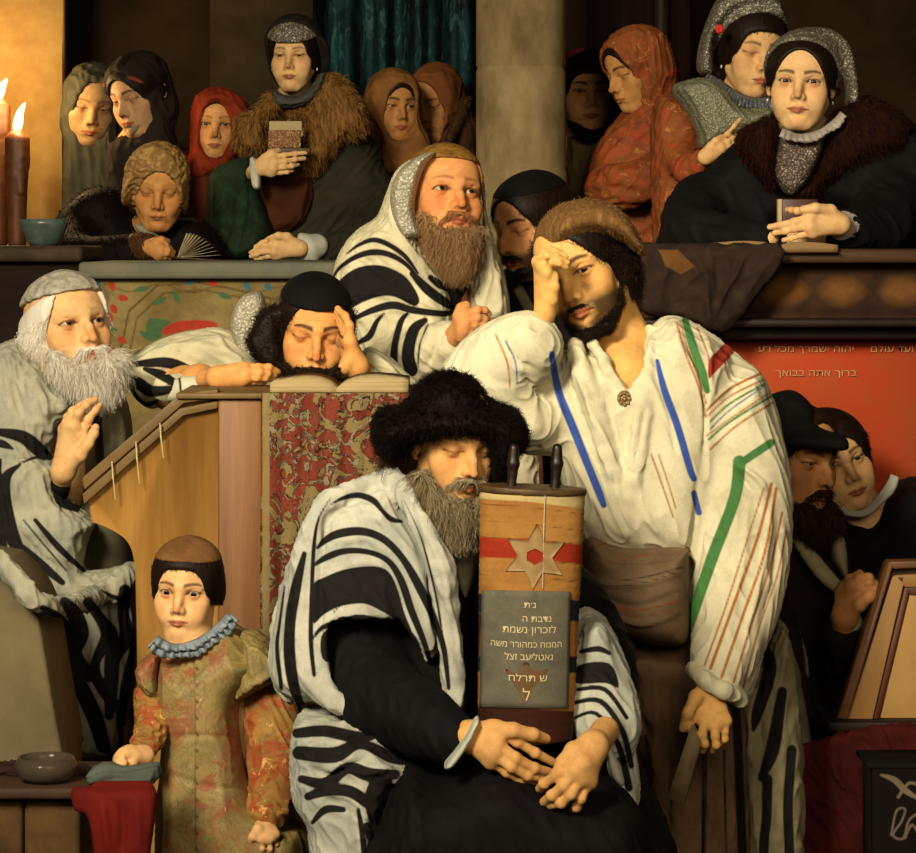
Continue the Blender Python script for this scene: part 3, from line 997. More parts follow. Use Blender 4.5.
def pxbox(x0, y0, x1, y1, D, depth):
    a, b = P(x0, y1, D), P(x1, y0, D)
    return box((a[0], D, a[2]), (b[0], D + depth, b[2]))


def grid_plane(x0, y0, x1, y1, D, step, th=.02):
    """an upright slab, finely divided on its face for drawn patterns"""
    nx, ny = int((x1 - x0) / step) + 1, int((y1 - y0) / step) + 1
    gx, gy = np.meshgrid(np.linspace(x0, x1, nx), np.linspace(y1, y0, ny))
    G = np.stack([(gx - HX) * D / FPX, np.full(gx.shape, D), CAMZ - (gy - HY) * D / FPX], -1)
    return sheet(G, th)


if build('set'):
    M_wall = plain('wall_plaster', '#3a2a18', .9, .1, n=3.5, b='#221708', bump=.3)
    M_wallr = plain('wall_dark', '#120b07', .95, .05, n=3, b='#1c100a', bump=.2)
    M_dark = plain('dark_oak', '#2a1a0e', .6, .25, n=14, b='#160c06', stretch=(1, 1, .15))
    struct(link('floor', box((-2.7, -.3, -.1), (2.7, 9.3, 0)), plain('flagstone', '#3a2c1c', .8, .2, n=3, b='#241a10')))
    struct(link('ceiling', box((-2.7, -.3, 4.3), (2.7, 9.3, 4.4)), M_wall))
    struct(link('wall_left', box((-2.8, -.3, 0), (-2.7, 9.3, 4.4)), M_wall))
    struct(link('wall_right', box((2.7, -.3, 0), (2.8, 9.3, 4.4)), M_wallr))
    struct(link('wall_back', box((-2.7, 9.2, 0), (2.7, 9.3, 4.4)), M_wall))
    # raised galleries behind the parapets
    struct(link('floor_gallery_left', box((-2.7, 7.3, 0), (.40, 9.2, .62)), M_dark))
    struct(link('floor_gallery_right', box((.40, 6.62, 0), (2.7, 9.2, .62)), M_dark))
    # pillar on the left with a warm plaster face
    struct(link('pillar_left', box((-2.2, 8.66, 0), (P(62, 0, 8.66)[0], 8.8, 4.3)), plain('pillar_plaster', '#d2ac68', .9, .1, n=5, b='#a87c40', bump=.5)))
    struct(link('trim_candle_shelf', box((-2.2, 7.5, P(0, 246, 8.2)[2] - .12), (-1.27, 8.64, P(0, 246, 8.2)[2])), plain('shelf_plaster', '#7a6038', .9, .1, n=5, b='#5a4426', bump=.4)))
    # dark timber upright beside the standing woman
    struct(link('pillar_post', pxbox(210, -300, 312, 300, 8.9, .2), plain('post_plaster', '#4a3d28', .9, .1, n=4, b='#2c2214', bump=.3)))
    # round stone column
    c = P(522, 300, 7.45); r = 46 * 7.45 / FPX
    def zz(y): return CAMZ - (y - HY) * 7.45 / FPX
    prof = [(r * 1.02, 0), (r * 1.02, zz(172)), (r * 1.01, zz(171)), (r * .99, zz(169.5)), (r * .99, zz(69)), (r * .965, zz(67)), (r * .965, zz(64.5)), (r * .99, zz(63)), (r * .97, 4.3)]
    struct(link('pillar_column', lathe(prof, (c[0], c[1] + r, 0), 64), plain('column_stone', '#9a8860', .85, .15, n=6, b='#5c4c30', bump=.6, stretch=(1, 1, .5))))
    # dark planked recess right of the column
    struct(link('wall_planks', pxbox(560, -200, 690, 260, 8.6, .08), plain('red_oak', '#2c170c', .6, .2, n=9, b='#150a06', stretch=(6, 1, .2))))
    struct(link('trim_plank', pxbox(655, -200, 668, 260, 8.55, .05), M_dark))

    # left parapet: dark flank, ornate panel and its ledge
    struct(link('wall_parapet_flank', pxbox(-60, 262, 82, 900, 7.0, .14), plain('flank_wood', '#2a1a10', .7, .2, n=6, b='#150c07', stretch=(.3, 1, 3))))
    struct(bevel(link('trim_flank_ledge', pxbox(-60, 246, 82, 262, 6.96, .45), plain('flank_ledge', '#4a3c28', .7, .2, n=8, b='#2a2014')), .012))
    g = grid_plane(78, 276, 492, 600, 7.05, 1.6, .14)
    z1 = Z(0, 250, 3.047)
    def leaf(x, y, a, l, w):
        a = math.radians(a); c_, s_ = math.cos(a), math.sin(a)
        return [(x + l * u * c_ - w * v * s_, y + l * u * s_ + w * v * c_) for u, v in ((-1, 0), (-.3, .9), (.5, .7), (1, 0), (.5, -.7), (-.3, -.9))]
    red = [leaf(x, y, a, 5.5, 3.6) for x, y, a in ((112, 286, 70), (123, 298, 10), (114, 309, 60), (213, 283, 5), (110, 318, 80), (122, 340, 30), (112, 352, 70), (410, 300, 30))]
    red += [[(162, 330), (175, 322), (200, 320), (216, 323), (214, 331), (190, 330), (166, 335)], [(268, 330), (300, 322), (330, 330), (300, 336)]]
    blu = [leaf(x, y, a, 5, 3.4) for x, y, a in ((98, 284, 60), (99, 300, 20), (247, 286, 50), (268, 287, 40), (190, 282, 0), (98, 330, 60), (99, 346, 20), (300, 288, 30), (330, 288, 30))]
    grn = [leaf(x, y, a, 8, 3) for x, y, a in ((142, 289, -10), (160, 301, -30), (176, 297, 60), (150, 325, 90), (146, 336, 40), (158, 327, 10), (225, 296, 20), (110, 330, 0), (105, 364, 30))]
    g.ink('red', [], red); g.ink('blu', [], blu); g.ink('grn', [], grn + [[(148, 320), (170, 321), (168, 327), (160, 338), (148, 340)]])
    fr = [([(129, 700), (129, 311), (330, 309), (492, 309)], 1.0), ([(137, 700), (137, 318), (330, 316), (492, 316)], .8), ([(90, 700), (90, 276)], .8)]
    vine = [([(95, 372), (104, 350), (97, 325), (108, 300), (103, 284), (130, 292), (160, 284), (190, 293), (220, 286), (252, 293), (285, 286), (330, 290)], .7)]
    g.ink('line', fr + vine)
    struct(link('wall_parapet_panel', g, cloth('painted_panel', '#8c7a4c', '#6a5732', [('line', ('#4c3a1e', '#5a4626')), ('grn', ('#4f6a3c', '#34523a')), ('red', ('#b04028', '#8c2c1c')), ('blu', ('#3f6a74', '#2c5260'))], nscale=7, fine=120, dirt='#4f3f22')))
    struct(bevel(link('trim_parapet_ledge', pxbox(78, 262, 478, 279, 6.94, .80), plain('blue_stone', '#75705a', .7, .2, n=9, b='#5a5f52', bump=.3)), .01))

    # right parapet: ledge, carved panel, moulding, red wall with writing
    struct(bevel(link('trim_right_ledge', pxbox(640, 249, 1000, 263, 6.42, .34), plain('ledge_wood', '#5a3c24', .55, .3, n=7, b='#35200f', stretch=(.2, 1, 3))), .008))
    g = grid_plane(640, 262, 1000, 320, 6.55, 2.0, .12)
    mold = [leaf(x, 291, 0, 20, 13) for x in (785, 842, 902, 962)]
    g.ink('gold', [], mold); g.ink('line', [([(745, 271), (1000, 271)], 1.2), ([(745, 312), (1000, 312)], 1.0)])
    struct(link('wall_right_carving', g, cloth('carved_wood', '#3e2817', '#281810', [('gold', ('#7a5326', '#543416')), ('line', ('#1c0f08', '#24140a'))], nscale=14, fine=90, dirt='#1e120a', soft=7)))
    struct(bevel(link('trim_right_moulding', pxbox(640, 319, 1000, 327, 6.40, .2), M_dark), .006))
    struct(bevel(link('trim_right_skirt', pxbox(640, 327, 1000, 339, 6.47, .2), plain('skirt_wood', '#2c1c12', .6, .3, n=8, b='#180e08')), .006))
    struct(link('wall_red', pxbox(652, 339, 1000, 1000, 6.55, .1), plain('red_paint', '#b83a20', .8, .15, n=4.2, b='#a04e28', bump=.3)))
    _o = [(-80, 552), (0, 566), (20, 584), (30, 600), (38, 618), (44, 650), (52, 700), (62, 752), (62, 1110), (-80, 1110)]
    struct(bevel(link('pillar_stone', prism([(P(x, y, 5.06)[0], P(x, y, 5.06)[2]) for x, y in _o][::-1], 5.06, 5.34), plain('pillar_beige', '#7a6e4e', .85, .15, n=5, b='#5e543c', bump=.35)), .01))
# ------------------------------------------------------------------ the seated man in the fur hat
TALLIT = None
def tallit(name='white_shawl', a='#bcbaa8', b='#969a90', dirt='#7c7c70'):
    return cloth(name, a, b, [('ink', ('#12100f', '#1d1a18'))], nscale=7, fine=300, bump=.3, dirt=dirt, soft=.7)


BLACK = cloth('black_robe', '#0d0a09', '#070505', nscale=6, fine=200, bump=.2, rough=.8)

if build('hat'):
    DO = -.22
    z7 = Z(260, 360, 3.046); z8 = Z(260, 600, 2.29)
    root = empty('person', (0.0, 4.95, 0), 'bearded man in a big dark fur hat, eyes lowered, holding the mantled scroll', 'person')
    H = Head(471, 451.5, 4.76, size=.90, yaw=24, pitch=-7, roll=2, open=.12, age=.75, hook=.9, nose=1.0, nosew=.95, jaw=.95, w=.98, browd=.75, brow=1.2,
             tone=('#d3a061', '#a8683a'), lipcol='#8c4a34', browcol='#4a3420')
    S = Sculpt(); S.head(H)
    S.pc([(462, 500, 4.88, 27), (455, 560, 4.98, 34)], .03)
    S.pc([(455, 560, 4.98, 34), (450, 640, 5.0, 70), (460, 780, 4.98, 75)], .06)
    S.pc([(440, 590, 5.0, 36), (355, 590, 4.96, 24), (372, 690, 4.82, 20), (450, 735, 4.62, 17)], .03)
    S.pc([(470, 590, 5.0, 36), (560, 640, 4.98, 20), (606, 700, 4.85, 15), (597, 745, 4.66, 13)], .03)
    # right hand (picture left) flat under the scroll
    hand(S, *z8((480, 312, 0)), z8((545, 300, -.02), (540, 330, -.03), (535, 350, -.03), (530, 368, -.02)),
         [z8((590, 325, -.02), (630, 350, -.01), (672, 372, .01)), z8((585, 362, -.035), (628, 385, -.02), (668, 396, 0)),
          z8((575, 382, -.035), (612, 402, -.02), (655, 410, 0)), z8((565, 395, -.02), (598, 412, -.01), (640, 418, .01))],
         z8((530, 296, -.02), (580, 298, -.03), (625, 308, -.02), (655, 318, 0)), 4.60, rf=5.4, palm=13, forearm=z8((440, 330, .05, 15)))
    # left hand (picture right) hanging down over the first
    hand(S, *z8((762, 335, 0)), z8((738, 372, -.03), (722, 388, -.035), (735, 405, -.03), (752, 415, -.02)),
         [z8((690, 395, -.035), (650, 420, -.02), (640, 432, 0)), z8((695, 425, -.04), (668, 448, -.03), (650, 462, -.01)),
          z8((712, 445, -.04), (690, 465, -.03), (665, 470, -.01)), z8((735, 455, -.03), (725, 475, -.02), (715, 482, 0))],
         z8((718, 345, -.02), (695, 372, -.03), (680, 400, -.03)), 4.56, rf=5.4, palm=13, forearm=z8((790, 300, .08, 14)))
    M, col = body_mesh(S, H, .0026); M.col['tone'] = col
    link('body', M, skinmat(), root); H.eyes(root)

    # beard: core and strands, grey brown
    B = Sculpt()
    B.puff(z7((480, 330), (492, 400), (525, 465), (570, 520), (612, 535), (648, 520), (676, 470), (690, 425), (688, 385), (676, 400), (655, 418), (612, 418), (590, 405), (550, 385), (510, 345)), 4.80, .065, 20, n=4)
    b = B.mesh(.005, 2)
    hb = hairy(b, 9000, .040, .0008, seed=1, flow=lambda v: np.column_stack([(v[:, 0] - .02) * .8, -.25 + 0 * v[:, 0], -1 + 0 * v[:, 0]]), lift=.20, g=.12, wav=.003, freq=1.2)
    link('beard', hb, hairmat('beard_grey', '#4a3a24', '#b0a07c'), root)
    m = Sculpt()
    a_ = [H.fr.w(q) for q in ((-.030, -.082, -.064), (-.016, -.098, -.0555), (0, -.1035, -.054), (.016, -.098, -.0555), (.030, -.082, -.064))]
    m.chain(list(zip(a_, (.003, .0045, .004, .0045, .003))), .006)
    mm = hairy(m.mesh(.003), 600, .016, .0007, seed=2, flow=lambda v: np.column_stack([np.sign(v[:, 0] - a_[2][0]) * 1.2, 0 * v[:, 0], -1 + 0 * v[:, 0]]), lift=.25, g=.15)
    link('moustache', mm, hairmat('beard_grey', '#4a3a24', '#b0a07c'), root)
    # hair at the side of the face
    B = Sculpt(); B.puff(z7((395, 285), (400, 340), (440, 390), (480, 440), (540, 500), (530, 430), (500, 370), (505, 290), (500, 240), (430, 240)), 4.87, .05, 12, n=4)
    B.puff(z7((690, 260), (698, 330), (712, 400), (735, 380), (740, 300), (720, 250)), 4.84, .03, 8, n=4)
    link('hair', hairy(B.mesh(.005, 1), 2600, .045, .0011, seed=3, lift=.25, g=.1, wav=.008, freq=2), hairmat('hair_brown_dark', '#1a0f08', '#4a2e18'), root)

    # fur hat
    B = Sculpt(); z7_ = z7; z7 = lambda *q: [((x - 457) * .95 + 457, (y - 420) * .95 + 421) for x, y in z7_(*q)]
    B.puff(z7((505, 232), (450, 240), (400, 290), (352, 262), (336, 195), (365, 145), (430, 150), (560, 150), (690, 140), (770, 145), (815, 200), (812, 250), (775, 300), (742, 350), (715, 360), (700, 300), (690, 232), (600, 212)), 4.86, .15, 22, k=.02)
    B.puff(z7((440, 175), (455, 110), (485, 62), (525, 38), (570, 30), (625, 40), (668, 72), (692, 120), (700, 175), (600, 210)), 4.88, .135, 20, k=.03)
    h = B.mesh(.006, 2); z7 = z7_
    ctr = P(457, 425, 4.88)
    def fl(v):
        d = v - ctr; d[:, 2] *= .5
        return d + np.array([0, 0, -.02])
    hm = hairy(h, 12000, .017, .0009, seed=4, flow=fl, lift=.55, g=.12, spread=.35, wav=.003)
    hat = link('fur_hat', hm, hairmat('fur_black', '#060403', '#1c110a', .7, .15), root)

    # black robe: torso, lap and the near sleeve
    S = Sculpt()
    S.puff([(420, 520), (470, 545), (500, 520), (560, 570), (605, 630), (640, 760), (660, 880), (370, 880), (330, 740), (305, 640), (315, 560), (350, 510)], 5.0, .17, 60)
    S.puff([(440, 770), (500, 752), (560, 775), (625, 790), (650, 840), (662, 890), (375, 890), (385, 800), (410, 760)], 4.72, .20, 45, .05)
    S.pc([(352, 570, 4.98, 40), (350, 630, 4.90, 42), (372, 690, 4.80, 41), (412, 716, 4.70, 34), (452, 738, 4.62, 25)], .02, smooth=3)
    S.pc([(560, 600, 5.0, 38), (598, 660, 4.92, 34), (608, 730, 4.76, 24)], .02, smooth=3)
    rb = S.mesh(.0065, 2).wrinkle((.5, .2, -.8), .05, .0025, 3)
    link('robe', rb, BLACK, root)
    # white shirt showing at the neck, cuffs
    S = Sculpt(); S.puff(z7((595, 560), (590, 640), (628, 735), (668, 600), (665, 545)), 4.88, .05, 10)
    link('shirt', S.mesh(.004), cloth('shirt_linen', '#c2bb9c', '#a09c80', nscale=12), root)
    S = Sculpt()
    S.puff(z8((420, 378), (438, 352), (470, 308), (492, 270), (503, 276), (482, 322), (448, 372), (430, 384)), 4.585, .035, 4, n=3)
    link('cuff', S.mesh(.004), cloth('cuff_linen', '#c9c6b0', '#9aa09a', nscale=12), root)
    S = Sculpt(); S.puff(z8((790, 345), (800, 330), (832, 400), (828, 425), (800, 400)), 4.68, .03, 6)
    link('cuff', S.mesh(.004), cloth('cuff_linen', '#c9c6b0', '#9aa09a', nscale=12), root)

    # striped shawl: over the shoulder, the long fold at the front, the forearm, the lap
    S = Sculpt()
    S.puff(z7((430, 335), (350, 345), (250, 385), (185, 410), (150, 480), (110, 560), (70, 690), (40, 853), (40, 960), (110, 1020), (180, 1020), (330, 980), (470, 930), (590, 853), (585, 620), (540, 520), (470, 420)), 4.95, .185, 40, k=.03)
    S.pc([(356, 540, 4.90, 42), (354, 610, 4.84, 44), (360, 650, 4.82, 42)], .04, smooth=3)
    S.pc([(392, 470, 4.84, 12), (416, 505, 4.775, 14), (436, 548, 4.75, 14), (447, 610, 4.75, 12), (455, 700, 4.755, 11)], .008, smooth=3)     # the long turned fold
    S.pc([(385, 478, 4.85, 8), (345, 492, 4.81, 10), (318, 512, 4.79, 11), (305, 550, 4.785, 11), (300, 600, 4.78, 12), (300, 645, 4.775, 12), (316, 682, 4.765, 13), (348, 706, 4.75, 11), (380, 722, 4.75, 6)], .008, smooth=3)   # outer edge fold
    S.pc([(310, 520, 4.95, 8), (288, 590, 4.95, 9), (276, 650, 4.95, 9), (284, 700, 4.92, 9)], .01, smooth=3)
    S.clip(z7((425, 330), (350, 340), (240, 380), (180, 405), (140, 480), (105, 560), (60, 690), (25, 853), (30, 980), (90, 1050), (200, 1080), (380, 1110), (350, 1090), (235, 1000), (205, 900), (215, 800), (320, 790), (420, 790), (470, 853), (500, 900), (530, 1040), (620, 1060), (622, 853), (605, 640), (560, 560), (500, 450)), 4.85)
    sh = S.mesh(.0034, 2)
    sh.fold([(z7((250, 470), (370, 490), (460, 600), (520, 760)), 5, 5), (z7((215, 560), (330, 545), (440, 640)), 5, 5), (z7((200, 640), (350, 620), (450, 720), (500, 850)), 5, 5),
             (z7((190, 720), (330, 740), (430, 790)), 5, 4), (z7((180, 480), (170, 640), (165, 850)), 5, 5), (z7((480, 480), (560, 640), (580, 850)), 4, 4), (z7((520, 640), (545, 853)), 3, -5),
             (z7((205, 470), (185, 640), (185, 850)), 3, -6), (z7((90, 640), (80, 853), (120, 960)), 3, -6)]).wrinkle((.35, 0, -.9), .045, .0022, 5)
    ink = [(z7((215, 440), (255, 420), (300, 412), (345, 428), (375, 462), (400, 485), (432, 492)), [.6, 2.2, 3.0, 3.2, 2.2, 2.8, 1.5]),
           (z7((175, 572), (205, 545), (245, 528), (310, 522), (375, 545), (435, 605), (490, 700), (530, 790), (560, 880), (575, 1000)), [1.5, 3.6, 4.4, 4.2, 3.8, 3.6, 4.6, 3.6, 3, 2]),
           (z7((165, 625), (205, 600), (260, 582), (330, 585), (390, 612), (430, 672), (462, 765), (500, 860), (530, 960)), [1.5, 3.4, 3.2, 2.8, 3.0, 3.8, 3.8, 3, 2]),
           (z7((440, 430), (490, 540), (530, 690), (550, 800), (565, 900)), [.3, .8, 1.2, 1.2, .8]), (z7((215, 420), (180, 480), (165, 560), (158, 700), (155, 853), (165, 960)), [.6, 1.2, 2, 2.2, 2.4, 2]),
           (z7((135, 590), (108, 700), (92, 800), (90, 900), (105, 1000), (130, 1060)), [2.5, 5.5, 5.5, 6, 5.5, 3]),
           (z7((75, 690), (60, 800), (52, 880), (65, 1000)), [1.0, 1.5, 2.2, 2.0]),
           (z7((225, 770), (290, 700), (330, 690)), .7), (z7((160, 850), (190, 815), (240, 800)), [1, 2.5, 3])]
    pol = [z7((160, 690), (200, 660), (265, 636), (345, 628), (392, 645), (420, 700), (440, 770), (470, 850), (440, 845), (415, 795), (340, 750), (300, 742), (240, 752), (195, 775), (160, 800)),
           z7((185, 850), (215, 812), (290, 775), (380, 790), (450, 815), (490, 880), (470, 960), (300, 900), (200, 920))]
    sh.ink('ink', ink, pol)
    link('shawl', sh, tallit(), root)
    # shawl end over the far forearm
    S = Sculpt()
    S.pc([(588, 622, 4.86, 14), (592, 660, 4.80, 26), (600, 700, 4.76, 31), (608, 730, 4.72, 29)], .02, smooth=3)
    S.puff(z8((740, 60), (790, 60), (830, 200), (870, 420), (845, 480), (800, 380), (770, 300), (720, 265), (715, 170)), 4.78, .05, 12, k=.02)
    sh = S.mesh(.0034, 2).fold([(z8((725, 160), (790, 180), (830, 260)), 3.5, 5), (z8((720, 230), (790, 240), (835, 330)), 3.5, 5)]).wrinkle((.4, 0, -.9), .04, .002, 6)
    sh.ink('ink', [(z8((735, 118), (775, 112), (800, 122)), [2, 3, 2]), (z8((728, 205), (790, 205), (840, 270)), [2, 2.4, 2]), (z8((720, 235), (780, 232), (830, 300), (850, 380)), [2, 2.6, 3, 3]), (z8((720, 270), (770, 260), (820, 330), (845, 430)), [1.6, 2, 3, 4])],
           [z8((728, 150), (800, 145), (822, 200), (790, 190), (722, 190))])
    link('shawl', sh, tallit(), root)
    # shawl over the lap
    S = Sculpt()
    S.puff(z8((85, 270), (180, 262), (270, 285), (320, 330), (355, 372), (310, 420), (295, 500), (285, 610), (140, 610), (110, 500), (75, 420)), 4.80, .16, 26)
    sh = S.mesh(.0034, 2)
    sh.fold([(z8((90, 330), (180, 330), (250, 320), (340, 370)), 4, 7), (z8((130, 420), (180, 380), (240, 400), (310, 380)), 4, 7), (z8((120, 470), (170, 440), (230, 470), (240, 579)), 5, 8), (z8((190, 480), (215, 579)), 5, 8), (z8((100, 380), (160, 400), (260, 350)), 3, -7)]).wrinkle((.7, 0, -.6), .05, .003, 8)
    sh.ink('ink', [(z8((85, 305), (150, 300), (230, 315), (280, 300)), [5, 6, 6, 3]), (z8((90, 350), (170, 355), (230, 330), (300, 360), (340, 372)), [7, 8, 5, 6, 3]), (z8((95, 410), (150, 420), (200, 385), (250, 400), (310, 400)), [4, 6, 6, 7, 5]),
                       (z8((110, 450), (160, 435), (210, 440), (260, 470), (300, 450)), [4, 6, 6, 6, 8]), (z8((245, 520), (265, 560), (270, 600)), [5, 6, 6]), (z8((120, 510), (150, 480), (190, 480)), [2, 4, 3]), (z8((225, 480), (235, 540), (240, 600)), [2, 3, 3])],
           [z8((255, 410), (300, 400), (300, 500), (270, 540), (240, 470))])
    link('shawl', sh, tallit(), root)
    DO = 0.0
# ------------------------------------------------------------------ the standing young man, hand to his brow
if build('stand'):
    DO = .12
    zA = Z(520, 190, 3.046); zB = Z(540, 440, 2.0654)
    root = person(.36, 5.2, 0, 'standing young man in a white robe with blue and green stripes, hand to his forehead')
    H = Head(566, 277, 5.0, size=.99, yaw=-27, pitch=0, roll=-23, open=.66, gaze=(16, -3), nose=1.05, nosew=.95, hook=.5, lips=1.15, jaw=.95, browd=1.0, brow=1.1, cheek=.95,
             tone=('#d9a860', '#b06d3a'), lipcol='#a04c38', browcol='#1c0f08', stub=.9, stubcol='#24140a')
    S = Sculpt(); S.head(H)
    a = H.fr.w((.004, .02, -.065))
    S.chain([(a, .052), (P(622, 350, 5.10), .056), (P(626, 372, 5.03), .040), (P(632, 400, 5.12), .075), (P(640, 560, 5.14), .12)], .03)
    S.pc([(632, 420, 5.12, 36), (575, 410, 5.07, 22), (495, 388, 5.02, 16), (535, 345, 4.95, 14)], .03)
    S.pc([(650, 420, 5.12, 40), (725, 400, 5.10, 30), (750, 510, 5.08, 20), (742, 610, 5.03, 15), (718, 652, 4.975, 11)], .03)
    zC = Z(520, 190, 2.843)
    hand(S, *zC((72, 345, 0)), zC((78, 232, -.035), (62, 214, -.02), (52, 204, 0), (52, 200, .02)),
         [zC((92, 205, -.05), (112, 208, -.055), (132, 220, -.05)), zC((76, 186, -.035), (104, 188, -.05), (136, 206, -.045)),
          zC((68, 178, -.01), (98, 172, -.03), (132, 190, -.03)), zC((64, 180, .01), (86, 166, 0), (116, 174, -.01))],
         zC((92, 310, -.02), (99, 276, -.03), (98, 246, -.03), (92, 226, -.03)), 4.93, rf=3.6, palm=8.6, forearm=zC((62, 410, .02, 11)))
    hand(S, *zB((355, 505, 0)), zB((322, 560, -.02), (340, 580, -.03), (362, 588, -.03), (382, 580, -.02)),
         [zB((308, 590, -.035), (316, 612, -.045), (326, 625, -.04)), zB((335, 608, -.045), (340, 628, -.045), (336, 642, -.03)),
          zB((362, 612, -.04), (364, 630, -.04), (356, 642, -.025)), zB((382, 602, -.03), (382, 618, -.03), (372, 628, -.02))],
         zB((322, 530, -.03), (305, 565, -.04), (296, 595, -.03)), 4.895, rf=4.4, palm=11, forearm=zB((365, 460, .07, 11)))
    M, col = body_mesh(S, H, .0026); M.col['tone'] = col
    link('body', M, skinmat(), root); H.eyes(root)

    # black curly hair, side lock and chin beard
    S = hairshell(H, .008, hw=.062, zc=-.03, hh=.104, yc=-.112, low=-.075, side=.006)
    S.ell((.052, .03, -.03), (.03, .05, .06), .02, fr=H.fr); half(S, (0, .3, 1), .066, H.fr, .01); S.puff(zA((10, 110), (110, 105), (112, 200), (10, 215)), 4.98, .09, 4, .004, cut=True)
    M = S.mesh(.005, 1)
    hm = hairmat('hair_black', '#0a0604', '#2c1a0e')
    fringe(H, M, 3000, 'hair', hm, root, .020, seed=11, top=.09, lift=.25, wav=.006, spread=.3, freq=2)
    B = Sculpt()
    pts = [H.fr.w(q) for q in ((.066, -.020, -.045), (.056, -.040, -.080), (.030, -.070, -.108), (0, -.085, -.112), (-.030, -.070, -.106), (-.058, -.034, -.07))]
    B.chain(list(zip(pts, (.003, .006, .0105, .010, .008, .005))), .012)
    b = B.mesh(.004, 1)
    link('beard', hairy(b, 2200, .011, .0009, seed=12, flow=(.25, -.1, -1), lift=.5, g=.1, wav=.006, freq=2, spread=.4), hm, root)
    m = Sculpt(); a_ = [H.fr.w(q) for q in ((-.028, -.083, -.066), (-.012, -.0985, -.0560), (.012, -.0985, -.0560), (.028, -.083, -.066))]
    m.chain(list(zip(a_, (.001, .0018, .0018, .001))), .004)
    link('moustache', hairy(m.mesh(.002), 300, .007, .0006, seed=13, flow=(0, -.1, -1), lift=.3), hm, root)
    # fur cap
    S = Sculpt()
    S.puff(zC((84, 132), (80, 112), (98, 74), (140, 50), (200, 38), (262, 48), (310, 84), (342, 140), (352, 186), (322, 172), (282, 146), (236, 128), (185, 124), (130, 142), (96, 152)), 5.08, .11, 15, .02)
    S.ell((0, .02, .06), (.078, .098, .060), .03, fr=H.fr)
    S.ell((0, -.105, .012), (.068, .055, .052), .01, True, H.fr)
    fur(S, 'fur_cap', hairmat('fur_tan', '#4e3218', '#9c7646', .8, .1), root, 6500, .007, .0042, seed=14, r=.0007, lift=.3, spread=.4, flow=(1, 0, -.3))

    # the white striped robe
    S = Sculpt()
    S.puff([(556, 356), (552, 400), (556, 450), (566, 500), (580, 540), (610, 556), (660, 560), (696, 560), (714, 500), (735, 420), (728, 360), (700, 328), (668, 316), (640, 336), (605, 345)], 5.10, .15, 60)
    S.pc([(680, 360, 5.12, 36), (726, 405, 5.10, 41), (738, 470, 5.08, 42), (742, 540, 5.06, 41), (735, 610, 4.99, 38), (719, 672, 4.92, 27)], .02, smooth=4)
    S.puff([(752, 372), (776, 425), (790, 490), (786, 560), (766, 640), (742, 704), (694, 672), (688, 600), (700, 500), (710, 420)], 5.06, .10, 40, .03)
    S.pc([(694, 670, 4.90, 9), (706, 680, 4.86, 9), (722, 690, 4.86, 9), (740, 699, 4.90, 9)], .008)
    S.pc([(590, 405, 5.08, 40), (540, 412, 5.04, 38), (490, 400, 5.02, 36), (478, 388, 5.00, 34)], .03, smooth=3)
    S.pc([(478, 386, 5.00, 32), (505, 360, 4.96, 34), (532, 345, 4.93, 30)], .025, smooth=3)
    S.puff(zA((-235, 570), (-150, 450), (-60, 400), (20, 375), (80, 410), (112, 470), (95, 520), (60, 560), (80, 640), (100, 720), (60, 770), (-60, 790), (-200, 690)), 5.0, .07, 20, .03)
    # collar rolls and lapels, the deep opening at the throat
    S.pc([(646, 330, 5.06, 9), (650, 350, 5.0, 10), (645, 390, 4.965, 10), (640, 430, 4.955, 10), (632, 480, 4.955, 9), (625, 530, 4.97, 8)], .008, smooth=3)
    S.pc([(575, 345, 5.02, 8), (585, 380, 4.97, 10), (598, 420, 4.955, 10), (612, 470, 4.955, 10), (622, 530, 4.97, 8)], .008, smooth=3)
    S.pc([(590, 336, 5.02, 6), (604, 362, 4.97, 7), (620, 386, 4.965, 6)], .006, smooth=3)
    S.puff([(612, 328), (644, 320), (640, 350), (636, 392), (628, 396), (612, 362), (598, 340)], 4.98, .10, 10, .012, cut=False) if 0 else None
    S.chain([(P(622, 330, 5.03), .058), (P(628, 365, 4.985), .030)], .012, cut=True)
    S.puff([(600, 332), (648, 310), (656, 318), (643, 350), (630, 390), (620, 372), (609, 352)], 4.96, .09, 4, .006, cut=True)
    rb = S.mesh(.0031, 3)
    rb.fold([(zA((130, 480), (190, 600), (230, 720), (260, 853)), 4, 6), (zA((230, 700), (260, 760), (290, 853)), 3, 6), (zA((385, 640), (370, 740), (345, 853)), 4, -6), (zA((110, 490), (135, 640), (190, 800)), 3, -4),
             (zA((410, 430), (420, 560), (460, 700), (480, 853)), 4, -5), (zA((485, 400), (560, 600), (560, 853)), 3, -7), (zA((545, 420), (580, 500), (575, 640)), 3, 5), (zA((640, 470), (600, 570), (575, 650)), 3, 5),
             (zA((690, 560), (640, 600), (590, 640)), 3, 4), (zA((0, 560), (60, 620), (100, 640)), 3, -8), (zA((-60, 420), (-30, 500), (60, 560)), 3, -5), (zA((20, 380), (40, 460), (100, 520)), 4, 4),
             (zB((330, 60), (320, 160), (300, 300), (298, 400)), 3, -8), (zB((360, 120), (340, 250), (315, 400)), 5, 6), (zB((430, 120), (420, 250), (390, 400)), 4, 6), (zB((480, 130), (460, 260), (420, 420)), 3, 7), (zB((495, 150), (490, 260), (450, 400)), 3, -6),
             (zB((410, 50), (450, 80), (470, 110)), 3, 8), (zB((400, 60), (440, 110), (450, 150)), 3, -6), (zB((205, 80), (215, 150), (260, 215)), 4, 6), (zB((60, 20), (110, 120), (160, 200)), 4, 6), (zB((150, 60), (160, 140), (190, 200)), 3, -6)])
    rb.wrinkle((.25, 0, -1), .05, .0022, 21)
